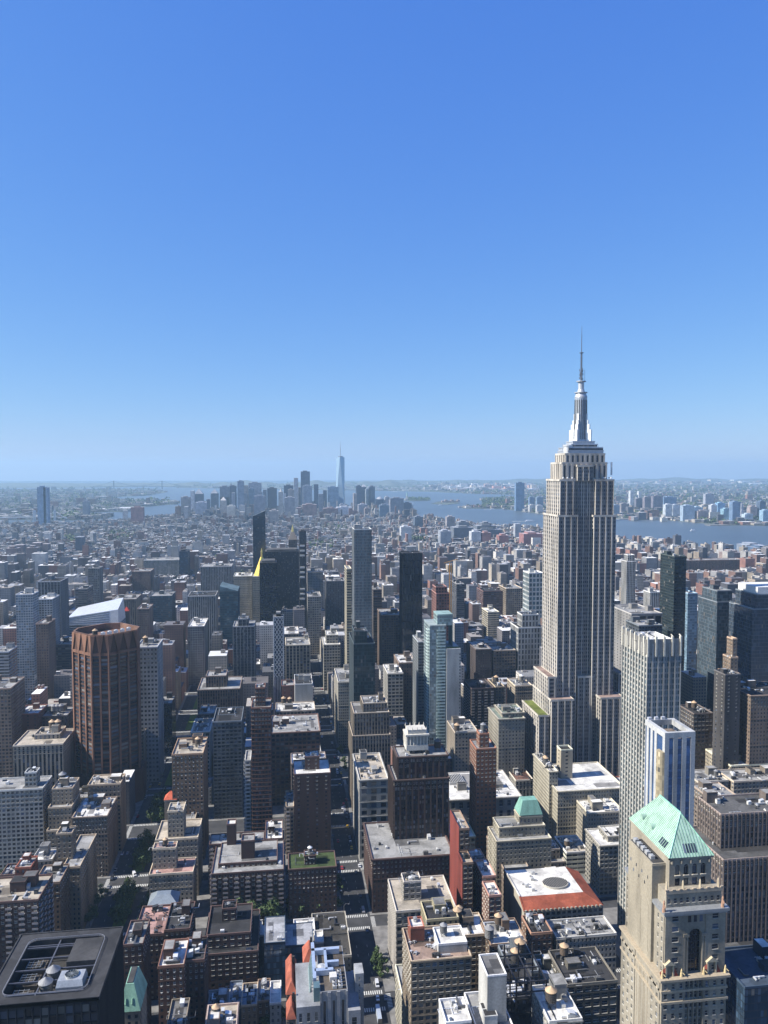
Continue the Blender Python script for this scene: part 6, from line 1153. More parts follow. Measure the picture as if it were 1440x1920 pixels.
# white sloping metal-clad building
def wedge():
    Y = 1240.0; x0, zb = atY(112, 1172, Y); x1, zt = atY(222, 1150, Y); zl = atY(128, 1158, Y)[1]; zr = atY(222, 1143, Y)[1]; D = 55
    r = root_at('big white metal building with a wedge roof rising to the right', 'college_building', 'building', (x0+x1)/2, Y+25, 'white wedge building', zr, (x0, Y, x1, Y+D)); w = MB(); g = MB()
    fac(w, g, (x0, Y), (x1, Y), 0, zb, 'rib', (0, -1)); fac(w, g, (x1, Y), (x1, Y+D), 0, zb, 'rib', (1, 0)); prt(w, 'lower_storeys', [M_WALL], r, (.5, .52, .55)); stuff(prt(g, 'window', [M_GLASS, M_CURT], r))
    m = MB(); xa = x0+10; m.poly([(xa, Y, zb), (x1, Y, zb), (x1-1, Y+2, zr), (xa+2, Y+2, zl)]); m.poly([(xa+2, Y+2, zl), (x1-1, Y+2, zr), (x1-3, Y+D, zr+10), (xa+4, Y+D, zl+6)]); m.poly([(x1, Y, zb), (x1, Y+D, zb), (x1-3, Y+D, zr+10), (x1-1, Y+2, zr)]); m.poly([(xa, Y, zb), (xa, Y+D, zb), (xa+4, Y+D, zl+6), (xa+2, Y+2, zl)]); m.quads([[(x0, Y, zb), (xa, Y, zb), (xa, Y+D, zb), (x0, Y+D, zb)]]); prt(m, 'wedge_roof', M_METAL, r, (.58, .6, .62))
    m = MB()
    for k in range(1, 6): t = k/6; m.beam((xa+2*t, Y+2*t-.15, zb+(zl-zb)*t), (x1-t-14, Y+2*t-.15, zb+(zr-zb)*t), .5)
    prt(m, 'window_strip', M_GLASS, r)
wedge()
x0, z = atY(231, 1146, 1330); x1, _ = atY(242, 1146, 1330); r = root_at('small red pyramid roof behind the white wedge building', 'pyramid_roof_house', 'house', (x0+x1)/2, 1335); w = MB(); w.box(x0, 1330, 0, x1, 1340, z); prt(w, 'wall', M_WALL, r, (.2, .14, .11)); hip(r, x0, 1330, x1, 1340, z, z+7, (x1-x0)/2-.05, (.5, .07, .05), 'pyramid_roof', M_ROOF)
# orange crane
Y = 1060; xc, _ = atY(844.5, 1100, Y); ztop = atY(844, 1056, Y)[1]; r = root_at('orange lattice tower crane beside the half-built tower', 'crane', 'crane', xc, Y)
m = MB(); h = 1.3
for sx in (-h, h):
    for sy in (-h, h): m.beam((xc+sx, Y+sy, 0), (xc+sx, Y+sy, ztop), .5)
for k in range(int(ztop/3.2)):
    s = 1 if k % 2 else -1; m.beam((xc-h*s, Y-h, k*3.2), (xc+h*s, Y-h, k*3.2+3.2), .3); m.beam((xc-h, Y-h*s, k*3.2), (xc-h, Y+h*s, k*3.2+3.2), .3)
prt(m, 'mast', M_METAL, r, (.6, .28, .04)); m = MB(); m.beam((xc-9, Y+3, ztop), (xc+10, Y-2, ztop+6), .8); prt(m, 'jib', M_METAL, r, (.55, .3, .1)); m = MB(); m.box(xc+1, Y-1, ztop-3, xc+3, Y+1, ztop); prt(m, 'cab', M_METAL, r, (.3, .3, .3))
# ---- the glass obelisk and the downtown and far-shore towers
def far_obj(label, name, cat, boxes, tone, group=None, spire=None, top=None, mt=None):
    tone = tuple(min(.75, q*k) for q, k in zip(tone, (1.25, 1.32, 1.45)))  # tones raised and blued: distance haze put into the tower colour
    m = MB(); bx = [box_of(b) for b in boxes]; x0, y0 = bx[0][0], bx[0][1]; z0 = 0
    for a, b, c, d, z in bx:
        m.box(a, b, z0, c, d, z)
        w_ = c-a
        if w_ > 30: m.box(a+w_*.25, b+5, z, c-w_*.3, d-5, z+6)
    if spire:
        u, v = spire; a, b, c, d, z = bx[-1]; xs, zs = atY(u, v, (b+d)/2); m.cyl(xs, (b+d)/2, z, z+(zs-z)*.5, min((c-a)*.3, 9), 2, 8); m.cyl(xs, (b+d)/2, z+(zs-z)*.5, zs, 1.6, .3, 6)
    if top == 'pyr': a, b, c, d, z = bx[-1]; m.prism([(a, b), (c, b), (c, d), (a, d)], z, z+(c-a)*.55, taper=.08)
    if top == 'dome': a, b, c, d, z = bx[-1]; m.cyl((a+c)/2, (b+d)/2, z, z+10, (c-a)*.48, (c-a)*.32, 12); m.cyl((a+c)/2, (b+d)/2, z+10, z+18, (c-a)*.32, 1, 12)
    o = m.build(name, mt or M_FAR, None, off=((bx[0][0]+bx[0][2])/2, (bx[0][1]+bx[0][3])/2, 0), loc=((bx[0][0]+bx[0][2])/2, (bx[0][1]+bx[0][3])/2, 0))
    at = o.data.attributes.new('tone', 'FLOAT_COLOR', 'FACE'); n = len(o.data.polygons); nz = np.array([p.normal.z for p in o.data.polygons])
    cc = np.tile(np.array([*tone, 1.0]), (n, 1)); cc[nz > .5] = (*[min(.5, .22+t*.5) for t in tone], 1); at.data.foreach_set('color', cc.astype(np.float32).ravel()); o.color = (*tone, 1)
    tag(o, label, cat, group)
    for a, b, c, d, z in bx: FOOT.append((a, b, c, d))
    return o
Y = 5325.0; x0, zb = atY(630, 912, Y); x1, _ = atY(648, 912, Y); cx = (x0+x1)/2; s = (x1-x0)/2*.86; zt = atY(638, 857, Y)[1]
r = root_at('tall glass obelisk tower with long spire above the far downtown cluster', 'skyscraper', 'tower', cx, Y+s, 'glass obelisk', zt)
m = MB(); a = radians(-12); rot = lambda x, y: (cx+x*cos(a)-y*sin(a), Y+s+x*sin(a)+y*cos(a)); Bq = [rot(*p) for p in ((-s, -s), (s, -s), (s, s), (-s, s))]; Tq = [rot(*p) for p in ((0, -s), (s, 0), (0, s), (-s, 0))]
for i in range(4):
    m.poly([(*Bq[i], 56), (*Bq[(i+1) % 4], 56), (*Tq[i], zt)]); m.poly([(*Bq[(i+1) % 4], 56), (*Tq[(i+1) % 4], zt), (*Tq[i], zt)])
m.prism(Bq, 0, 56, cap=False); m.poly([(*p, zt) for p in Tq]); prt(m, 'glass_shaft', M_CURT, r, (.36, .5, .62)); m = MB(); m.cyl(cx, Y+s, zt, zt+7, 17, n=18); prt(m, 'spire_ring', M_METAL, r, (.2, .22, .25)); m = MB(); m.cyl(cx, Y+s, zt, atY(638, 840, Y)[1], 2.6, 2, 8); m.cyl(cx, Y+s, atY(638, 840, Y)[1], atY(638, 828, Y)[1], 1.6, .6, 8); prt(m, 'spire', M_METAL, r, (.3, .32, .35))
DT = 'downtown cluster towers'
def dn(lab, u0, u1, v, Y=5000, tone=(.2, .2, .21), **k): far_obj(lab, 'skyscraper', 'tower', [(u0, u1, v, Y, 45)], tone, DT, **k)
dk, md, lt, br, gl = (.07, .085, .11), (.17, .18, .2), (.42, .41, .38), (.22, .13, .11), (.13, .18, .22)
dn('grey-brown slab at the left end of the downtown cluster', 339, 356, 932, 4700, (.24, .22, .2)); dn('slim white tower behind the left-end downtown slab', 357, 364, 920, 5200, (.5, .48, .45)); dn('dark spiky-topped block left in the downtown cluster', 364, 381, 926, 5300, dk, top='pyr')
dn('pale grey block in front of the spiky dark one', 366, 387, 942, 4600, (.33, .34, .36)); dn('dark block with tapering top alone right of the pale grey block', 395, 409, 925, 5300, dk, top='pyr'); dn('broad tower with white top storey left of the spired tower', 412, 430, 912, 5200, md)
dn('dark tower with green pinnacle in the left downtown group', 430, 443, 911, 5300, dk, spire=(433, 903)); dn('tall slim blue-grey shaft, highest of the left downtown group', 445, 457, 902, 5000, (.2, .23, .27)); dn('narrow tan tower tucked beside the slim blue-grey shaft', 457, 465, 910, 5350, (.3, .26, .22))
dn('wide ribbed slab with pale verticals in the left downtown group', 466, 490, 905, 5400, (.3, .3, .31)); dn('blue glass block in front of the wide ribbed slab', 466, 477, 916, 5100, gl); dn('grey block in front and right of the wide ribbed slab', 476, 497, 930, 4700, (.2, .2, .22)); dn('slim dark tower right of the wide ribbed slab', 493, 500, 918, 5300, md)
dn('black flat-topped box in the centre of downtown', 501, 519, 915, 5250, (.035, .045, .065)); dn('cream spired civic tower right of the black box', 522, 531, 922, 4800, (.42, .38, .32), spire=(527, 910)); dn('second black box behind the cream twin tower', 532, 550, 910, 5350, (.04, .05, .07)); dn('tan stepped tower in front of the second black box', 540, 551, 918, 5000, (.3, .26, .22))
dn('very slim pale tower with stacked top right of the second black box', 551, 559, 896, 5000, (.4, .39, .37)); dn('tall dark glass tower with ribbed crown, second highest of downtown', 564, 581, 884, 5300, (.08, .1, .13)); dn('lighter banded tower in front of the ribbed-crown tower', 568, 585, 911, 4900, (.25, .27, .29)); dn('narrow dark tower right of the ribbed-crown tower', 589, 597, 908, 5300, dk)
dn('grey twin-ribbed slab in front of the slim pale tower', 534, 553, 933, 4600, (.25, .24, .24)); dn('blue glass block left of the glass obelisk', 614, 635, 913, 5100, (.2, .28, .34)); dn('brick cliff of apartments below the glass obelisk', 606, 634, 953, 4500, br); dn('brick telephone block with stepped shoulders left of the brick cliff', 567, 594, 946, 4500, (.27, .17, .14))
dn('tall thin tan tower right of the glass obelisk', 663, 669, 925, 4900, (.3, .26, .23)); dn('dark slab first of four right of the glass obelisk', 668, 678, 911, 5300, dk); dn('dark tower with a pointed cap second right of the glass obelisk', 678, 687, 913, 5500, dk, top='pyr'); dn('pale green-grey slab third right of the glass obelisk', 686, 694, 917, 5400, (.24, .27, .27)); dn('dark grey slab fourth right of the glass obelisk', 692, 703, 912, 5400, (.11, .13, .15))
dn('domed dark block right of the four slabs', 705, 720, 936, 5300, dk, top='dome'); dn('blue glass block in front of the domed block', 712, 730, 947, 4500, (.12, .17, .21)); dn('pale block in front of the four slabs', 672, 689, 946, 4700, (.3, .29, .29)); dn('dark stepped riverside block with pale stripe', 732, 757, 934, 4800, md); dn('last dark riverside block at the right end of downtown', 758, 772, 943, 4800, dk)
dn('cream pyramid-topped old tower in the left downtown group', 413, 424, 938, 4700, (.45, .38, .3), top='pyr'); dn('cream square block with arches below the slim blue-grey shaft', 425, 441, 949, 4500, (.5, .45, .36)); dn('tan old block right of the cream square block', 449, 458, 960, 4400, (.36, .31, .25)); dn('brown lower tower behind the cream square block', 412, 430, 932, 5200, (.2, .16, .14)); dn('pale brown housing slab beneath the black flat-topped box', 505, 522, 958, 4300, (.28, .24, .21)); dn('tan tower at the foot of the twin-ribbed slab', 551, 560, 965, 4300, (.3, .27, .24))
for lab, u0, u1, v, Yy, tn in (('thin grey shaft left of the wide ribbed slab', 462, 467, 914, 5450, (.22, .22, .24)), ('thin pale tower between the grey block and the black box', 486, 492, 922, 5450, (.36, .35, .33)), ('squat grey tower behind the tan old block', 452, 464, 926, 5200, (.17, .18, .2)), ('slim white slab right of the spired civic tower', 531.5, 536, 926, 5150, (.42, .41, .39)), ('narrow bronze tower left of the ribbed-crown tower', 559.5, 565, 914, 5400, (.18, .14, .12)), ('grey tower between the ribbed-crown tower and the blue glass block', 598, 606, 926, 5000, (.22, .22, .23)), ('short dark tower left of the blue glass block', 606, 613, 919, 5450, dk), ('low pale riverside block right of the domed block', 722, 731, 932, 5300, (.3, .3, .3)), ('slim tan tower left of the dark stepped riverside block', 731, 735, 938, 5000, (.28, .24, .21)), ('narrow grey tower above the cream square block', 434, 440, 924, 5000, (.26, .26, .27)), ('thin dark shaft behind the pale grey block', 387, 393, 936, 5100, dk), ('pale stepped block at the left foot of downtown', 345, 352, 950, 4500, (.36, .34, .31)), ('slim brick tower left of the brick telephone block', 556, 564, 952, 4500, br), ('grey block right of the brick cliff', 637, 646, 946, 4900, (.25, .26, .27)), ('brown slab at the feet of the pale green-grey slab', 684, 694, 953, 4600, (.22, .17, .15)), ('small pale tower beside the tan tower at the foot', 579, 586, 968, 4200, (.33, .31, .28))):
    dn(lab, u0, u1, v, Yy, tn)
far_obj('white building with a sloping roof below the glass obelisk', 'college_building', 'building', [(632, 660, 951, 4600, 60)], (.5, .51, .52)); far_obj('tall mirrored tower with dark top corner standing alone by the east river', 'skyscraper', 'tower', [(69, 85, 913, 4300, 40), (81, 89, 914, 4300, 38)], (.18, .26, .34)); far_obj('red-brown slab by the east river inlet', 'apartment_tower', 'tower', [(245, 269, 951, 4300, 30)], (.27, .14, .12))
far_obj('grey slab before the far docks', 'apartment_tower', 'tower', [(155, 166, 940, 5200, 40)], (.15, .16, .18)); far_obj('white bridge anchorage tower by the docks', 'pier_tower', 'tower', [(230, 239, 957, 4600, 20)], (.42, .4, .36))
for k, (u0, u1, v, Yy) in enumerate(((11, 33, 1028, 2650), (26, 43, 1022, 2720), (49, 70, 1027, 2650), (59, 76, 1018, 2800), (79, 90, 1020, 2750), (141, 156, 1007, 2900))):
    far_obj(('brick housing slab first from the left edge', 'brick housing slab with a paler flank second from the left edge', 'brick housing slab third from the left edge with flat twin roofs', 'taller brick housing slab behind the third one', 'darker brick housing slab fifth from the left edge', 'dark slab alone beyond the housing estate')[k], 'apartment_tower', 'tower', [(u0, u1, v, Yy, 30)], (.2, .14, .12) if k < 5 else dk, 'brick housing estate')
JC = 'far shore towers'
def jc(lab, u0, u1, v, vb, tone, **k):
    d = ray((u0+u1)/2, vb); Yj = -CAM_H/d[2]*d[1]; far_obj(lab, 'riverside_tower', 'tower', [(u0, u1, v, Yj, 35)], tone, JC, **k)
jc('tall dark glass tower alone at the point of the far shore', 967.5, 983.5, 905, 958, (.12, .19, .27), top='dome' if 0 else None)
P_ = [('slim white tower behind the far shore promenade', 1182, 1188, 920, 953, (.5, .49, .46)), ('second slim white tower of the pair inland', 1198, 1203, 921, 953, (.48, .47, .44)), ('brown low tower nearest the tallest tower on the far shore', 1165, 1180, 944, 963, (.2, .17, .15)), ('blue-grey block half hidden by the tallest tower', 1151, 1162, 947, 966, (.15, .19, .24)),
 ('dark brick block left of the twin striped towers', 1193, 1208, 935, 959, (.13, .12, .13)), ('first striped tower with white edges', 1209, 1225, 932, 960, (.2, .17, .17)), ('second striped tower with pale edges', 1225, 1243, 930, 961, (.17, .15, .16)), ('blue glass office block behind the pale twin towers', 1245, 1269, 932, 960, (.15, .22, .3)), ('pale twin tower, left one, by the vent house', 1248, 1262, 946, 973, (.44, .46, .45)), ('pale twin tower, right one, by the vent house', 1262, 1275, 947, 973, (.4, .42, .42)),
 ('tallest pale waterfront slab with a bright left edge', 1281, 1302, 948, 977, (.3, .36, .4)), ('light blue block right of the tallest waterfront slab', 1302, 1318, 951, 975, (.33, .42, .46)), ('tan brick block with low roof in the middle of the far shore', 1309, 1327, 958, 977, (.3, .24, .21)), ('tall slim tower with a dark flank inland', 1323, 1339, 926, 958, (.3, .3, .31)), ('white stepped tower before the slim inland one', 1334, 1347, 947, 972, (.44, .44, .43)), ('bright blue glass tower with sloping cap', 1346, 1360, 943, 972, (.2, .34, .46)),
 ('teal glass block on the waterfront', 1357, 1372, 954, 979, (.2, .32, .35)), ('curved dark blue tower on the waterfront', 1374, 1389, 941, 982, (.13, .19, .26)), ('slim white slab beside the curved dark blue tower', 1390, 1394, 944, 974, (.5, .49, .47)), ('tan brick waterfront tower near the right edge', 1407, 1420, 950, 976, (.32, .25, .21)), ('dark glass tower near the right edge', 1425, 1436, 940, 976, (.08, .11, .15)), ('light blue low block at the right edge', 1431, 1444, 957, 982, (.25, .36, .42)), ('pale low block before the tan waterfront tower', 1397, 1412, 964, 980, (.36, .42, .44)),
 ('blue tower behind the lone dark glass tower', 993, 1003, 932, 955, (.12, .17, .23)), ('blue-grey tower touching the tallest tower', 1007, 1019, 932, 956, (.15, .2, .25)), ('cream block on the point of the far shore', 993, 1005, 947, 960, (.42, .39, .34)), ('cream stepped block beside the cream one on the point', 1007, 1018, 948, 962, (.4, .38, .34))]
for p in P_: jc(*p)
far_obj('cream tunnel vent house standing in the river', 'vent_house', 'building', [(1241, 1252, 971, 4300, 24)], (.5, .46, .37))
NR = 'riverfront warehouses'
for lab, bxs, tn in (('dark stepped riverfront warehouse with terraced roof', [(890, 941, 993, 3250, 90), (895, 930, 986, 3270, 70), (903, 922, 981, 3290, 50)], (.1, .11, .12)), ('dark block left of the stepped riverfront warehouse', [(851, 888, 989, 3200, 70), (860, 880, 979, 3230, 50)], (.12, .13, .14)), ('white arcaded block in front of the stepped warehouse', [(884, 902, 997, 3000, 40)], (.46, .45, .42)), ('red brick warehouse right of the white arcaded block', [(904, 921, 999, 3000, 40)], (.3, .15, .12)),
        ('low red brick warehouse by the water', [(936, 954, 1004, 2950, 40)], (.3, .13, .1)), ('large red brick warehouse beside the tallest tower', [(982, 1017, 1001, 2900, 60)], (.29, .13, .11)), ('pale slim tower on the riverfront', [(966, 977, 982, 3100, 24)], (.34, .34, .33)), ('grey office block left of the riverfront warehouses', [(826, 846, 996, 3000, 50)], (.26, .27, .28)), ('dark roofed block near the end of the river park', [(778, 793, 969, 3900, 50)], (.08, .1, .12)), ('stepped tan block in the river district', [(838, 853, 969, 3800, 40)], (.25, .22, .2)),
        ('white tower block in the river district', [(752, 772, 988, 3100, 40)], (.44, .43, .4)), ('pale brick hotel right of the tallest tower', [(1184, 1205, 1021, 2700, 40)], (.42, .35, .27)), ('dark-fronted cream block near the river with roof mast', [(1213, 1232, 1010, 2900, 40)], (.4, .36, .28)), ('grey-tan block beside the cream one near the river', [(1237, 1259, 1014, 2850, 40)], (.3, .26, .22)), ('brown apartment tower pair right of the white ribbed tower', [(1211, 1231, 1030, 2350, 30)], (.17, .12, .12)), ('tan ornate range at the end of the long brick range', [(1362, 1394, 1036, 2150, 40)], (.27, .2, .17)), ('glass block by the river at the right edge', [(1400, 1432, 1022, 2500, 60)], (.2, .22, .24)), ('dark blue glass block by the river at the right edge', [(1418, 1450, 1027, 2440, 60)], (.06, .1, .15))):
    far_obj(lab, 'warehouse' if 'warehouse' in lab else 'riverside_building', 'building', bxs, tn, NR)
# ------------------------------------------------------------------ ground, water, shores
def G(u, v): return atZ(u, v, 0)
def inpoly(px, py, P):
    x = np.asarray(px); y = np.asarray(py); c = np.zeros(x.shape, bool); n = len(P)
    for i in range(n):
        (x0, y0), (x1, y1) = P[i], P[(i+1) % n]
        with np.errstate(divide='ignore', invalid='ignore'):
            c ^= ((y0 > y) != (y1 > y)) & (x < (x1-x0)*(y-y0)/(y1-y0+1e-12)+x0)
    return c
def sheet(name, P, z, mt, z0=None):
    m = MB()
    me = bpy.data.meshes.new(name)
    from mathutils.geometry import tessellate_polygon
    V = [(p[0], p[1], z) for p in P]; tri = tessellate_polygon([[Vector(v) for v in V]])
    for t in tri: m.poly([V[i] for i in t])
    if z0 is not None: m.quads([[(*P[i], z0), (*P[(i+1) % len(P)], z0), (*P[(i+1) % len(P)], z), (*P[i], z)] for i in range(len(P))])
    bpy.data.meshes.remove(me); return struct(m.build(name, mt))
far = G(720, 900.6)[1]
sheet('water', [(-26000, -2000), (26000, -2000), (26000, 23500), (-26000, 23500)], -2.0, M_WATER)
MANH = [(-2300, -600), (2500, -600), (2350, 1500)]+[G(*p) for p in ((1500, 1049), (1440, 1044), (1330, 1034), (1230, 1022), (1160, 1013), (1060, 1001), (1010, 996), (930, 989), (850, 981), (780, 973), (772, 961), (760, 955), (640, 948), (520, 948), (420, 955), (345, 966), (270, 975), (180, 982), (100, 985), (0, 988))]+[(-2300, 3400)]
sheet('ground', MANH, 0.0, M_ASPH, -2.5)
BK = [G(*p) for p in ((-300, 976), (0, 974), (100, 975), (150, 975), (205, 970), (207, 967), (165, 966), (165, 960), (240, 959), (243, 955), (190, 951), (255, 951), (330, 945), (335, 941), (290, 938), (230, 937), (200, 935), (225, 931), (280, 929), (312, 923), (300, 919), (250, 917), (150, 916), (0, 918), (-300, 920))]
sheet('shore_land', BK, 0.0, M_FLAND, -2.5)
NJ = [G(*p) for p in ((1700, 997), (1440, 985), (1370, 984), (1330, 982), (1290, 978), (1240, 974), (1200, 972), (1165, 972), (1100, 968), (1016, 964), (985, 959), (940, 953.5), (868, 953), (866, 951), (930, 947.5), (937, 943), (900, 937), (960, 932), (1000, 928), (900, 926), (810, 922), (720, 920), (640, 919), (480, 917), (330, 914), (330, 909), (560, 906), (700, 901.5), (1700, 901.2))]
sheet('shore_land', NJ, 0.0, M_FLAND, -2.5)
sheet('island', [G(*p) for p in ((762, 938), (775, 935), (795, 935.5), (808, 937.5), (800, 939), (775, 939.5))], .3, M_FLAND, -2.5); sheet('island', [G(*p) for p in ((808, 944.5), (820, 941), (840, 938.5), (858, 941), (862, 943.5), (840, 945.8))], .3, M_FLAND, -2.5)
sheet('shore_land', [G(*p) for p in ((-300, 913.5), (110, 914.5), (300, 912), (330, 910.5), (250, 908), (100, 909), (-300, 909))], 0.0, M_FLAND, -2.5)
def ridge(name, u0, u1, vb, hv, seed):
    rg = random.Random(seed); m = MB(); N_ = 60; pts = []
    for k in range(N_+1):
        u = u0+(u1-u0)*k/N_; x, y = G(u, vb); z = max(0, CAM_H+(y/ray(u, hv)[1])*ray(u, hv)[2])*(.75+.25*sin(k*.37+seed)+.18*sin(k*1.1))*min(1, k/5+.05, (N_-k)/5+.05); pts.append((x, y, z))
    for a, b in zip(pts, pts[1:]):
        m.quads([[(a[0], a[1], 0), (b[0], b[1], 0), (b[0], b[1]+900, b[2]), (a[0], a[1]+900, a[2])], [(a[0], a[1]+900, a[2]), (b[0], b[1]+900, b[2]), (b[0], b[1]+2600, 0), (a[0], a[1]+2600, 0)]])
    return struct(m.build(name, M_FLAND))
ridge('hills', 300, 800, 913, 903.0, 1); ridge('hills', 640, 1100, 906, 900.5, 2); ridge('hills', 900, 1700, 903, 896.5, 3); ridge('hills', -300, 420, 910, 906.5, 4)
# ------------------------------------------------------------------ streets: blocks with kerbs, painted crossings and lanes
SY = {37: 423, 36: 501, 35: 575, 34: 655}
for k in range(38, 41): SY[k] = 423+78.5*(k-37)*-1
for k in range(33, 13, -1): SY[k] = 736+80.5*(33-k)
AV = [(-1010, 26), (-815, 26), (-625, 28), (-424, 30), (-269, 22), (-110, 42), (49, 24), (195, 30), (505, 30), (785, 30), (1065, 30), (1345, 30), (1625, 30), (1905, 30)]
def sw(k): return 28 if k in (34, 23, 14) else 18
bl = MB(); BLK = []
for k in sorted(SY, reverse=True):
    if k-1 not in SY: continue
    y0 = SY[k]+sw(k)/2; y1 = SY[k-1]-sw(k-1)/2
    for (a, wa), (b, wb) in zip(AV, AV[1:]):
        x0, x1 = a+wa/2, b-wb/2; BLK.append((x0, y0, x1, y1)); bl.box(x0-3, y0-2.5, 0, x1+3, y1+2.5, .15)
struct(bl.build('pavement', M_PAVE))
mk = MB(); Z = .004
def R(x0, y0, x1, y1): mk.quads([[(x0, y0, Z), (x1, y0, Z), (x1, y1, Z), (x0, y1, Z)]])
for (a, wa) in AV[4:9]:
    for k in range(41, 26, -1):
        if k not in SY: continue
        h = sw(k)/2
        for yy in (SY[k]-h+.3, SY[k]+h-3.6):
            n = int((wa-7)/1.25)
            for i in range(n): x = a-wa/2+3.6+i*1.25; R(x, yy, x+.62, yy+3.2)
        for s in (-1, 1):
            for i in range(int((sw(k)-5)/1.2)): R(a+s*(wa/2-1.6)-1.4, SY[k]-h+2.6+i*1.2, a+s*(wa/2-1.6)+1.4, SY[k]-h+3.2+i*1.2)
        if k-1 in SY:
            for i in range(int((SY[k-1]-SY[k]-sw(k)-8)/9)):
                for t in (-.14, 0.14) if wa < 35 else (-.25, .25): R(a+wa*t-.07, SY[k]+h+5+i*9, a+wa*t+.07, SY[k]+h+7.6+i*9)
struct(mk.build('road_markings', M_PAINT))
md_ = MB()
for k in range(40, 22, -1):
    if k in SY and k-1 in SY: md_.box(-114, SY[k]+sw(k)/2+4, 0, -106, SY[k-1]-sw(k-1)/2-4, .2)
struct(md_.build('planted_median', M_GRASS))
# ------------------------------------------------------------------ trees
def crown_mesh(seed, rad, hgt, n=520):
    rg = np.random.default_rng(seed); q = []
    bl_ = [(rg.normal(0, rad*.42), rg.normal(0, rad*.42), hgt*.55+rg.normal(0, hgt*.17), rad*rg.uniform(.34, .6)) for _ in range(9)]
    for _ in range(n):
        b = bl_[rg.integers(9)]; d = rg.normal(size=3); d /= np.linalg.norm(d); c = np.array(b[:3])+d*b[3]*rg.uniform(.55, 1.08)
        u = rg.normal(size=3); u /= np.linalg.norm(u); v = np.cross(u, d); v /= np.linalg.norm(v)+1e-6; s = rg.uniform(.28, .62); q.append([c-u*s-v*s*.7, c+u*s-v*s*.5, c+u*s*.9+v*s*.7, c-u*s*.8+v*s*.6])
    m = MB(); m.quads(q); o = m.build('crown', M_LEAF); me = o.data; bpy.data.objects.remove(o); return me
def trunk_mesh(h):
    m = MB(); m.cyl(0, 0, 0, h*.5, .26, .17, 7)
    for k in range(4): a = k*1.6+.3; m.beam((0, 0, h*.38), (1.7*cos(a), 1.7*sin(a), h*.66), .13)
    o = m.build('trunk', M_BARK); me = o.data; bpy.data.objects.remove(o); return me
TM = [(crown_mesh(s, r, h), trunk_mesh(h)) for s, r, h in ((1, 3.6, 9), (2, 4.4, 10.5), (3, 3.0, 7.5), (4, 5.0, 12))]
def tree(x, y, z, label, group, s=1.0, k=None):
    c, t = TM[RNG.randrange(4) if k is None else k]; r = empty('street_tree', (x, y, z)); r.rotation_euler.z = RNG.uniform(0, 6.28); r.scale = (s, s, s*RNG.uniform(.85, 1.15)); tag(r, label, 'tree', group)
    for nm, me in (('crown', c), ('trunk', t)): o = bpy.data.objects.new(nm, me); C.objects.link(o); o.parent = r
def trees_px(pts, label, group, s=1.0):
    for u, v in pts: x, y = G(u, v); tree(x, y, .15, label, group, s*RNG.uniform(.85, 1.2))
for yy in list(np.arange(438, 496, 6.5))+list(np.arange(520, 562, 6.5))+list(np.arange(590, 640, 9))+list(np.arange(672, 724, 11)):
    for xx in (-112.5, -107): tree(xx+RNG.uniform(-1, 1), yy+RNG.uniform(-2, 2), .2, 'shaded green tree in the planted middle of the wide avenue', 'avenue median trees', RNG.uniform(.8, 1.15))
for yy in list(np.arange(444, 492, 9))+list(np.arange(516, 560, 12)):
    tree(-92.5, yy, .15, 'kerbside tree on the right pavement of the wide avenue', 'right pavement trees', 1.0); tree(-129, yy+3, .15, 'kerbside tree on the left pavement of the wide avenue', 'left pavement trees', .9)
trees_px([(u, v) for u, v in ((452, 1727), (470, 1716), (484, 1724), (497, 1718), (505, 1730), (520, 1722), (478, 1732), (512, 1735))], 'tree in the leafy row before the brown balcony house', 'leafy street row', 1.5)
trees_px([(546, 1712), (556, 1706), (570, 1712), (580, 1716), (612, 1708), (625, 1709)], 'tree before the lawn-roofed brick house', 'brick house street trees', 1.35)
trees_px([(388, 1862), (400, 1856), (414, 1856), (428, 1855), (444, 1853), (470, 1852), (392, 1872)], 'tree at the foot of the brown house with tank tower', 'brown house street trees', 1.3)
trees_px([(478, 1925), (496, 1922), (508, 1928)], 'tree at the lower edge below the row houses', 'bottom edge trees', 1.3)
trees_px([(707, 1800), (711, 1816), (714, 1832)], 'kerb tree beside the sunlit avenue near the white van', 'sunlit avenue trees', 1.05); trees_px([(634, 1655), (636, 1668)], 'thin kerb tree beside the lawn-roofed house', 'canyon kerb trees', .75); trees_px([(640, 1412), (645, 1430), (648, 1446), (642, 1398)], 'tree deep in the canyon avenue', 'canyon trees', .9)
trees_px([(14, 1608), (26, 1600), (40, 1606), (52, 1598), (64, 1604), (8, 1622), (46, 1590), (34, 1612), (4, 1650), (14, 1660), (6, 1672)], 'garden tree below the white-banded slab', 'garden court trees', 1.1)
pt = []
for k in range(26): pt.append((RNG.uniform(586, 634), RNG.uniform(1158, 1186)))
trees_px(pt, 'tree in the small park square in the middle distance', 'park square trees', 1.5)
for u, v in ((1003, 1342), (1018, 1346), (996, 1338)): pass
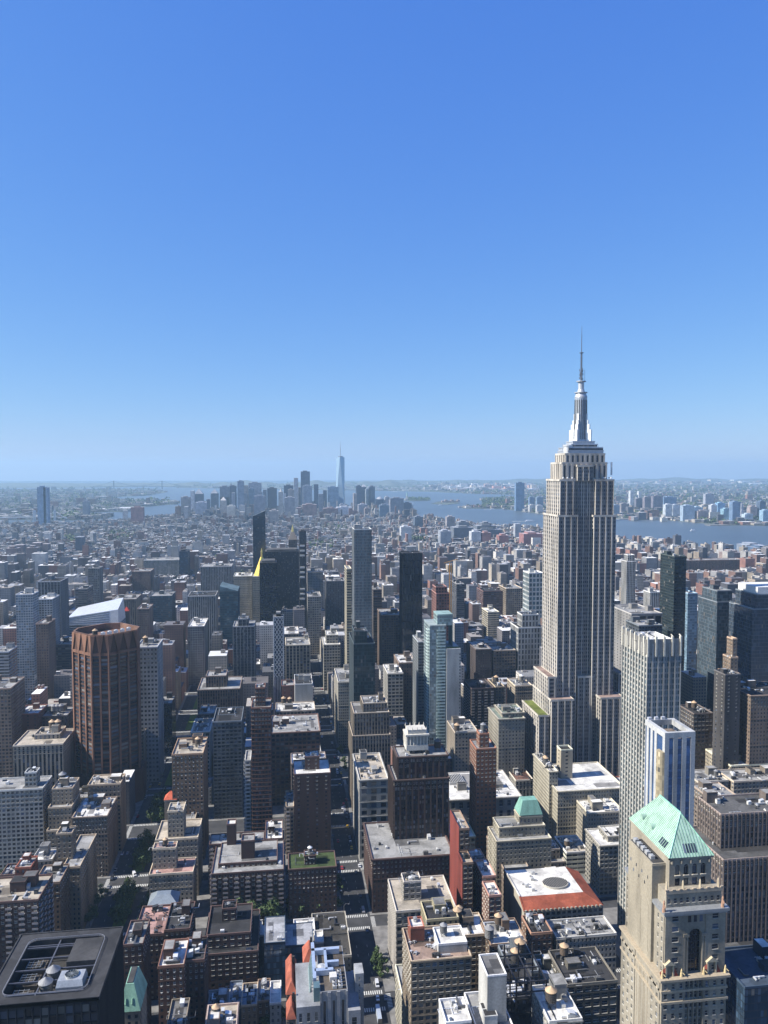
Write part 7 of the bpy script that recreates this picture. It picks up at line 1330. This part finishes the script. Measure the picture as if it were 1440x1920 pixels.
# ------------------------------------------------------------------ vehicles
def car_mesh(L_, wd, prof, glassy):
    m = MB(); n = len(prof); A = [(p[0]-L_/2, p[1]) for p in prof]
    for s in (-1, 1): m.poly([(s*wd/2*(.86 if z > 1.1 else 1), x, z) for x, z in A], 0)
    for i in range(n):
        (xa, za), (xb, zb) = A[i], A[(i+1) % n]; fa = .86 if za > 1.1 else 1; fb = .86 if zb > 1.1 else 1
        m.poly([(-wd/2*fa, xa, za), (wd/2*fa, xa, za), (wd/2*fb, xb, zb), (-wd/2*fb, xb, zb)], 1 if i in glassy else 0)
    for y in (-L_*.31, L_*.31):
        for s in (-1, 1):
            c = [(s*(wd/2+.02), y+.33*cos(k*pi/4), .33+.33*sin(k*pi/4)) for k in range(8)]; m.poly(c, 2)
    o = m.build('parked_car', [M_METAL, M_GLASS, M_TYRE]); me = o.data; bpy.data.objects.remove(o); return me
CAR = car_mesh(4.6, 1.85, [(0, .3), (0, .85), (1.1, .98), (1.75, 1.45), (3.3, 1.45), (4.1, 1.02), (4.6, .9), (4.6, .3)], (2, 4)); VAN = car_mesh(5.8, 2.1, [(0, .35), (0, 1.1), (.8, 1.25), (1.4, 2.3), (5.7, 2.35), (5.8, .35)], (2,)); BUS = car_mesh(12, 2.6, [(0, .4), (.05, 3.0), (11.9, 3.05), (12, .4)], (0,))
def vehicle(nm, me, x, y, col, label, cat, group, rz=0): o = bpy.data.objects.new(nm, me); C.objects.link(o); o.location = (x, y, .006); o.rotation_euler.z = rz; o.color = (*col, 1); tag(o, label, cat, group)
x, y = G(707, 1847); vehicle('van', VAN, x, y, (.7, .7, .7), 'white van waiting at the bottom crosswalk', 'van', None); x, y = G(708, 1873); vehicle('car', CAR, x, y, (.7, .7, .7), 'white car crossing between the two bottom crosswalks', 'car', None); x, y = G(710, 1906); vehicle('bus', BUS, x, y, (.45, .5, .55), 'long pale blue-grey bus in the shade at the lower edge', 'bus', None)
x, y = G(642, 1516); vehicle('car', CAR, x, y, (.75, .75, .75), 'white car alone on the dark stretch of the canyon avenue', 'car', None); x, y = G(650, 1534); vehicle('car', CAR, x, y, (.03, .03, .03), 'black car at the far crossing of the canyon avenue', 'car', None); x, y = G(252, 1641); vehicle('van', VAN, x, y, (.75, .75, .75), 'white van on the sunlit crossing of the wide avenue', 'van', None, .4)
CC = {'white': (.7, .7, .7), 'black': (.03, .03, .035), 'grey': (.25, .25, .26), 'yellow': (.75, .45, .03), 'red': (.35, .03, .03)}
for k in range(120):
    cn = RNG.choice(('white', 'black', 'grey', 'yellow', 'black', 'grey', 'white', 'red')); big = RNG.random() < .2; t = 'van' if big else 'car'
    if k < 70: x = RNG.choice((40.5, 44, 54, 57.5)); y = RNG.uniform(420, 1150); st_ = 'canyon avenue'
    else: x = RNG.choice((-127, -123, -119, -101, -97, -93)); y = RNG.uniform(430, 900); st_ = 'wide tree-lined avenue'
    vehicle(t, VAN if big else CAR, x, y, CC[cn], f'{cn} {t} on the {st_}', t, f'{t}s on the {st_}')
# street lamp near the charcoal roof
x, y = G(645, 1722); r = root_at('tall curved street lamp at the corner of the charcoal-roofed block', 'street_lamp', 'street lamp', x, y); m = MB(); m.cyl(x, y, 0, 9, .14, .09, 8); m.beam((x, y, 9), (x+1.2, y, 10.2), .14); m.beam((x+1.2, y, 10.2), (x+3.0, y, 10.0), .12); prt(m, 'pole', M_METAL, r, (.3, .3, .28)); m = MB(); m.box(x+2.6, y-.2, 9.75, x+3.6, y+.2, 9.95, 0, True); prt(m, 'lamp_head', M_METAL, r, (.45, .45, .42))
# ------------------------------------------------------------------ the other buildings of the street grid
def free(x0, y0, x1, y1): return not any(a < x1-.5 and c > x0+.5 and b < y1-.5 and d > y0+.5 for a, b, c, d in FOOT)
LOT = []; rg = random.Random(5)
for (x0, y0, x1, y1) in BLK:
    if y0 < 350 or y0 > 2200: continue
    ym = (y0+y1)/2
    for (a, b) in ((y0, ym-1.5), (ym+1.5, y1)):
        x = x0
        while x < x1-5:
            w = min(rg.choice((9, 12, 15, 18, 22, 26, 30)), x1-x)
            if x1-x-w < 7: w = x1-x
            u0 = proj(x, a, 15)[0]; u1 = proj(x+w, a, 15)[0]
            if u1 > -60 and u0 < 1500: LOT.append((x+.1, a, x+w-.1, b-rg.uniform(0, 5)))
            x += w
INDIV, REST = [], []
PALN = [('brick', 'brick'), ('brown', 'brown'), ('tan', 'tan'), ('grey', 'grey'), ('beige', 'beige'), ('lgrey', 'pale grey'), ('rbrick', 'red-brick'), ('cream', 'cream'), ('dbrick', 'dark brick'), ('slate', 'slate grey'), ('white', 'white')]
ROOFN = [('w', 'white'), ('g', 'pale grey'), ('m', 'grey'), ('k', 'black'), ('t', 'tan')]
for (x0, y0, x1, y1) in LOT:
    if not free(x0, y0, x1, y1): continue
    h = rg.choice((16, 18, 22, 26, 32, 38, 44)) if y0 < 700 else rg.choice((20, 28, 36, 44, 50, 58, 66, 80, 95)) if y0 < 1150 else rg.choice((16, 20, 24, 30, 36, 42, 48, 56, 64, 78))
    u0, _, _ = proj(x0, y0, h); u1, _, _ = proj(x1, y0, h); hm = h
    for a, b, v, Y in HB:
        if Y > y0 and a < u1 and b > u0:
            vg = proj((x0+x1)/2, Y, 0)[1]; vl = v+.7*(vg-v); hm = min(hm, atY((u0+u1)/2, vl, y0)[1])
    if hm < 9: hm = 9
    (INDIV if y0 < 1300 else REST).append((x0, y0, x1, y1, hm))
INDIV.sort(key=lambda f: f[1]-abs(f[2]-f[0])*6); NI = 62; REST += INDIV[NI:]; INDIV = INDIV[:NI]; USED = set()
for (x0, y0, x1, y1, h) in INDIV:
    cn, cw = rg.choice(PALN); rn, rw = rg.choice(ROOFN); st = rg.choice(('mas', 'mas', 'dmas', 'loft', 'grid', 'rib', 'stripe')); stw = {'mas': 'punched windows', 'dmas': 'closely set windows', 'loft': 'wide loft windows', 'grid': 'big square windows', 'rib': 'banded windows', 'stripe': 'tall window strips'}[st]
    u, v, _ = proj((x0+x1)/2, y0, h); near = sorted(LAND, key=lambda q: (q[0]-u)**2+(q[1]-v)**2)
    for q in near:
        du, dv = q[0]-u, q[1]-v; rel = ('left of' if du > 0 else 'right of') if abs(du) > abs(dv) else ('in front of' if dv < 0 else 'beyond')
        lab = f"{'low' if h < 20 else 'mid' if h < 40 else 'tall'} {cw} block with {stw}, {rw} roof, {rel} {q[2]}"
        if lab not in USED and len(lab.replace('-', ' ').split()) <= 16: break
    USED.add(lab); r = empty('loft_building', ((x0+x1)/2, (y0+y1)/2, 0)); tag(r, lab, 'building', 'street block buildings'); c = WCOL[cn]; c = tuple(min(.7, q*rg.uniform(.8, 1.15)) for q in c)
    solid(r, x0, y0, x1, y1, 0, h, st, c, RC[rn], 1.0, rg.randint(2, 7), rg, True, 0, None, .5 if rg.random() < .3 else 0)
    if rg.random() < .28 and x1-x0 > 10: tank(rg.uniform(x0+3, x1-3), rg.uniform(y0+4, y1-4), h-.98, 'tank on the '+lab.split(' block')[0]+' block '+' '.join(lab.split(' roof, ')[1].split()[:9]), rg.choice(('brown', 'grey', 'dark')), rg.choice(('tan', 'grey', 'tan')), rg.uniform(.8, 1.15))
# ------------------------------------------------------------------ the far city nobody could count: one mesh of blocks
BX, TN, RT, AN = [], [], [], []
wall_t = np.array([(.2, .12, .09), (.17, .11, .09), (.3, .25, .19), (.26, .26, .26), (.36, .32, .26), (.14, .13, .13), (.4, .39, .37), (.25, .13, .1), (.1, .1, .11), (.48, .46, .42)]); roof_t = np.array([(.5, .5, .48), (.33, .33, .33), (.18, .18, .18), (.08, .08, .08), (.28, .25, .21), (.62, .61, .58), (.13, .12, .12), (.22, .2, .18), (.1, .09, .085)])
def addbox(x0, y0, x1, y1, z0, z1, wt, rt, ang=0.0): BX.append((x0, y0, x1, y1, z0, z1)); TN.append(wt); RT.append(rt); AN.append(ang)
nr = np.random.default_rng(3)
for (x0, y0, x1, y1, h) in REST:
    wt = wall_t[nr.integers(10)]*nr.uniform(.8, 1.45); rt = roof_t[nr.integers(9)]; addbox(x0, y0, x1, y1, 0, h, wt, rt); bw = (x1-x0)
    for _ in range(nr.integers(1, 4)):
        bx = x0+bw*nr.uniform(.05, .7); by = y0+(y1-y0)*nr.uniform(.1, .7); addbox(bx, by, bx+min(bw*.25, 6), by+nr.uniform(2, 6), h, h+nr.uniform(1.5, 5), wt*nr.uniform(.8, 1.3), roof_t[nr.integers(9)])
FA = np.array(FOOT)
y = 2262.0
while y < 5500:
    ang = 0.0; row = 20+nr.uniform(-4, 6)
    xl, xr = y*-.37-250, y*.73+250; x = xl
    while x < xr:
        w = nr.choice((7, 8, 9, 11, 13, 16, 20, 26, 34)); gap = nr.choice((0, 0, 0, 0, 1, 12)); cx, cy = x+w/2, y+row/2
        if inpoly(np.array([cx]), np.array([cy]), MANH)[0] and not ((FA[:, 0] < x+w) & (FA[:, 2] > x) & (FA[:, 1] < y+row) & (FA[:, 3] > y)).any():
            u, v, _ = proj(cx, cy, 0)
            p = nr.random(); h = nr.uniform(10, 21) if p < .88 else nr.uniform(21, 34) if p < .975 else nr.uniform(34, 56 if cy < 3600 else 46)
            if cy > 4300 and 330 < u < 780: h *= nr.uniform(1, 2.6)
            if 840 < u < 1000 and cy > 2600: h = min(h, 28)
            if nr.random() > .05:
                wt = wall_t[nr.integers(10)]*nr.uniform(.8, 1.5)*(1.15 if u > 900 else 1); rt = roof_t[nr.integers(9)]*nr.uniform(.8, 1.15); addbox(x, y, x+w*.97, y+row*nr.uniform(.7, .98), 0, h, wt, rt, nr.uniform(-.05, .05) if y > 2600 else 0)
                if nr.random() < .75: bx = x+w*nr.uniform(.1, .6); addbox(bx, y+row*.4, bx+w*.3, y+row*.6, h, h+nr.uniform(2, 6), wt*1.1, roof_t[nr.integers(9)])
        x += w+gap
    y += row+(12 if nr.random() < .45 else 1.5)
# other shores
def scatter(P, n, vr, ur, size, hh, bright):
    u = nr.uniform(*ur, n); v = nr.uniform(*vr, n)
    for a, b in zip(u, v):
        X, Y_ = G(a, b)
        if not inpoly(np.array([X]), np.array([Y_]), P)[0]: continue
        w = nr.uniform(*size); d = nr.uniform(*size)*.7; h = nr.uniform(*hh)*(3 if nr.random() < .04 else 1)
        wt = wall_t[nr.integers(10)]*nr.uniform(.7, 1.2)*bright; rt = roof_t[nr.integers(9)]*bright; addbox(X-w/2, Y_, X+w/2, Y_+d, 0, h, np.minimum(wt, .8), np.minimum(rt, .85))
scatter(BK, 2600, (918, 976), (-20, 340), (20, 70), (8, 22), 1.0); scatter(NJ, 3300, (902, 985), (820, 1450), (18, 80), (7, 20), 1.05); scatter(NJ, 500, (903, 920), (320, 1010), (60, 200), (8, 16), 1.2); scatter(NJ, 1000, (911.5, 919.5), (810, 1010), (40, 160), (10, 26), 2.4); scatter(NJ, 260, (899, 909), (1150, 1440), (80, 300), (12, 20), 1.7)
for u0, u1, v in ((167, 234, 957.5), (212, 246, 955), (300, 320, 944), (252, 300, 946), (168, 200, 933), (255, 278, 928)): a, b = G(u0, v), G(u1, v); addbox(a[0], a[1], b[0], a[1]+70, 0, 12, (.75, .75, .73), (.85, .85, .83))
for k in range(60): u = nr.uniform(1090, 1440); X, Y_ = G(u, nr.uniform(955, 977)); w = nr.uniform(25, 60); addbox(X, Y_, X+w, Y_+40, 0, nr.uniform(12, 60), wall_t[nr.integers(10)]*1.1, roof_t[nr.integers(9)])
X, Y_ = G(846, 942); 
for k in range(6): addbox(X+k*30-90, Y_, X+k*30-66, Y_+30, 0, 16+10*(k % 2), (.4, .3, .25), (.4, .25, .2))
for k in range(8): X, Y_ = G(880+k*9, 951); addbox(X, Y_, X+26, Y_+24, 0, 14, (.36, .22, .18), (.4, .38, .35))
A_b = np.array(BX); T_b = np.array(TN); R_b = np.array(RT); an = np.array(AN); n = len(A_b)
cx, cy = (A_b[:, 0]+A_b[:, 2])/2, (A_b[:, 1]+A_b[:, 3])/2; hw, hd = (A_b[:, 2]-A_b[:, 0])/2, (A_b[:, 3]-A_b[:, 1])/2; ca, sa = np.cos(an), np.sin(an)
cor_ = [(-1, -1), (1, -1), (1, 1), (-1, 1)]; PX = np.stack([cx+s*hw*ca-t*hd*sa for s, t in cor_], 1); PY = np.stack([cy+s*hw*sa+t*hd*ca for s, t in cor_], 1)
F = np.empty((n, 5, 4, 3))
for i in range(4):
    j = (i+1) % 4
    for k, (c, zc) in enumerate(((i, 4), (j, 4), (j, 5), (i, 5))): F[:, i, k, 0] = PX[:, c]; F[:, i, k, 1] = PY[:, c]; F[:, i, k, 2] = A_b[:, zc]
for k in range(4): F[:, 4, k, 0] = PX[:, k]; F[:, 4, k, 1] = PY[:, k]; F[:, 4, k, 2] = A_b[:, 5]
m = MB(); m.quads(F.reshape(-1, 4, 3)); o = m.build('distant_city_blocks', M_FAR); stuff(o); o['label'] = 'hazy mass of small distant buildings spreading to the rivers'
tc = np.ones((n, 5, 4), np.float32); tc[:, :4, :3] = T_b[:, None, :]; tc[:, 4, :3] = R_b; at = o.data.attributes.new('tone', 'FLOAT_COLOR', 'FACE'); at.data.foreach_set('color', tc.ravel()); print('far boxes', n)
# distant greenery: clumps of leaves in parks, yards and on the far shores
def clumps(name, pts, rad, label, nl=26, sc=1.0):
    q = []; rgn = np.random.default_rng(8)
    for (x, y, r) in pts:
        c = np.array([x, y, r*.8])+rgn.normal(size=(nl, 3))*np.array([r*.6, r*.6, r*.4]); u = rgn.normal(size=(nl, 3)); u /= np.linalg.norm(u, axis=1)[:, None]; w = np.cross(u, rgn.normal(size=(nl, 3))); w /= np.linalg.norm(w, axis=1)[:, None]; s = r*.3*sc
        q.append(np.stack([c-u*s-w*s, c+u*s-w*s, c+u*s+w*s, c-u*s+w*s], 1))
    m = MB(); m.quads(np.concatenate(q)); o = m.build(name, M_LEAF); stuff(o); o['label'] = label
pts = []
for _ in range(900):
    u, v = nr.uniform(0, 1440), nr.uniform(985, 1100); X, Y_ = G(u, v)
    if inpoly(np.array([X]), np.array([Y_]), MANH)[0]: pts.append((X, Y_, nr.uniform(5, 9)))
for (ua, ub, va, vb, n_) in ((205, 240, 1001, 1018, 160), (124, 142, 1012, 1022, 60), (585, 625, 1020, 1034, 90), (770, 800, 1012, 1020, 60), (600, 650, 985, 1010, 60)):
    for _ in range(n_): X, Y_ = G(nr.uniform(ua, ub), nr.uniform(va, vb)); pts.append((X, Y_, nr.uniform(8, 14)))
clumps('yard_and_park_foliage', pts, 1, 'scattered green tree clumps between the distant roofs')
pts = []
for _ in range(2600):
    u, v = nr.uniform(0, 1440), nr.uniform(904, 984); X, Y_ = G(u, v)
    if inpoly(np.array([X]), np.array([Y_]), NJ)[0] or inpoly(np.array([X]), np.array([Y_]), BK)[0]: pts.append((X, Y_, nr.uniform(9, 16)*(1+Y_/16000)))
for _ in range(260):
    X, Y_ = G(nr.uniform(905, 970), nr.uniform(935, 951)); pts.append((X, Y_, 13))
for _ in range(50): X, Y_ = G(nr.uniform(766, 804), nr.uniform(936, 938.5)); pts.append((X, Y_, 16))
clumps('far_shore_foliage', pts, 1, 'dark green woods and street trees on the far shores', 16)
# ------------------------------------------------------------------ bridges, boats, islands
def bridge(label, u0, u1, vb, vt, vd, ul, ur, tc=(.04, .05, .06)):
    (xa, ya), (xb, yb) = G(u0, vb), G(u1, vb); r = root_at(label, 'suspension_bridge', 'bridge', (xa+xb)/2, (ya+yb)/2); H_ = atY(u0, vt, ya)[1]; hd_ = atY(u0, vd, ya)[1]; k = max(4, ya/1443*.9)
    for x, y in ((xa, ya), (xb, yb)):
        m = MB()
        for s in (-1, 1): m.box(x-k*.7, y+s*14-k*.7, -2, x+k*.7, y+s*14+k*.7, H_)
        m.box(x-k*.5, y-14, H_-k*2, x+k*.5, y+14, H_-k*.6); prt(m, 'tower', M_METAL, r, tc)
    xl = xa-(xb-xa)*ul; xr = xb+(xb-xa)*ur; fy = lambda x: ya+(yb-ya)*(x-xa)/(xb-xa)
    m = MB(); m.beam((xl, fy(xl), hd_*.7), (xa, ya, hd_), k*.9); m.beam((xa, ya, hd_), (xb, yb, hd_), k*.9); m.beam((xb, yb, hd_), (xr, fy(xr), hd_*.7), k*.9); prt(m, 'deck', M_METAL, r, tc)
    m = MB(); P = []
    for t in np.linspace(0, 1, 9): P.append((xl+(xa-xl)*t, fy(xl+(xa-xl)*t), hd_*.8+(H_-hd_*.8)*t**1.6))
    for t in np.linspace(0, 1, 17)[1:]: P.append((xa+(xb-xa)*t, fy(xa+(xb-xa)*t), hd_+k+(H_-hd_-k)*(2*t-1)**2))
    for t in np.linspace(1, 0, 9)[1:]: P.append((xr+(xb-xr)*t, fy(xr+(xb-xr)*t), hd_*.8+(H_-hd_*.8)*t**1.6))
    for a, b in zip(P, P[1:]): m.beam(a, b, k*.5)
    prt(m, 'cable', M_METAL, r, tc)
bridge('faint suspension bridge across the harbour mouth on the horizon', 213.5, 304, 917, 901.5, 912, .5, .6); bridge('steel suspension bridge at the left edge behind the mirrored tower', 65, 103, 977, 957, 969, 1.9, .6, (.45, .47, .5))
def boat(label, u, v, L_, wk, rz=0.0):
    x, y = G(u, v); r = root_at(label, 'ferry', 'boat', x, y); m = MB(); m.prism([(x-L_/2, y-L_*.12), (x+L_*.35, y-L_*.12), (x+L_/2, y), (x+L_*.35, y+L_*.12), (x-L_/2, y+L_*.12)], -2, 2.5); prt(m, 'hull', M_METAL, r, (.6, .6, .6)); m = MB(); m.box(x-L_*.35, y-L_*.09, 2.5, x+L_*.2, y+L_*.09, 7); prt(m, 'cabin', M_METAL, r, (.7, .7, .7))
    if wk: m = MB(); m.poly([(x-L_/2, y-5, -1.9), (x-L_/2, y+5, -1.9), (x-wk, y+22, -1.9), (x-wk, y-6, -1.9)]); struct(m.build('water_wake', M_PAINT))
boat('white ferry with a long wake right of the slim riverfront tower', 994, 977, 60, 110); boat('small white boat near the wooded point', 924, 955, 40, 70); boat('white boat off the fort island', 826, 947, 35, 0); boat('white boat in the open harbour left of the islands', 773, 944, 40, 0); boat('tiny white ship far out before the port', 742, 922, 120, 0); boat('small boat on the river below the vent house', 1300, 995, 30, 0)
x, y = G(763, 938); r = root_at('tiny green statue on a pedestal on the harbour island', 'statue', 'statue', x, y); m = MB(); m.box(x-22, y-22, 0, x+22, y+22, 14); m.prism([(x-10, y-10), (x+10, y-10), (x+10, y+10), (x-10, y+10)], 14, 46, taper=.7); prt(m, 'pedestal', M_TRIM, r, (.4, .37, .32)); m = MB(); m.cyl(x, y, 46, 78, 6.5, 4, 10); m.cyl(x, y, 78, 86, 2.6, 2.2, 8); m.beam((x+3, y, 74), (x+6, y, 92), 2.6); m.cyl(x+6, y, 92, 95, 1.6, .4, 8); prt(m, 'figure', M_COPPER, r, (.2, .36, .3))
for k in range(14):
    u, v = 1050+k*28, 968+k*1.1
# piers on the near and far shores
m = MB()
for u0, u1, v, d in ((1160, 1245, 973.5, 60), (1330, 1372, 985, 50), (1400, 1440, 984, 40), (1018, 1060, 964, 60), (985, 1000, 960, 80)):
    a, b = G(u0, v), G(u1, v); m.box(a[0], a[1]-10, -2, b[0], a[1]+d, 1.5)
struct(m.build('pier_ground', M_PAVE))
# ------------------------------------------------------------------ the air: pale haze that fades the far shores
hz = bpy.data.materials.new('haze'); hz.use_nodes = True; N = hz.node_tree.nodes; N.remove(N['Principled BSDF'])
pv = N.new('ShaderNodeVolumePrincipled'); pv.inputs['Color'].default_value = (.5, .76, .97, 1); pv.inputs['Density'].default_value = HAZE; pv.inputs['Anisotropy'].default_value = 0.15
hz.node_tree.links.new(pv.outputs[0], N['Material Output'].inputs['Volume'])
m = MB(); m.box(-27000, -3000, -4, 27000, 24500, 560, 0, True); stuff(m.build('haze', hz))
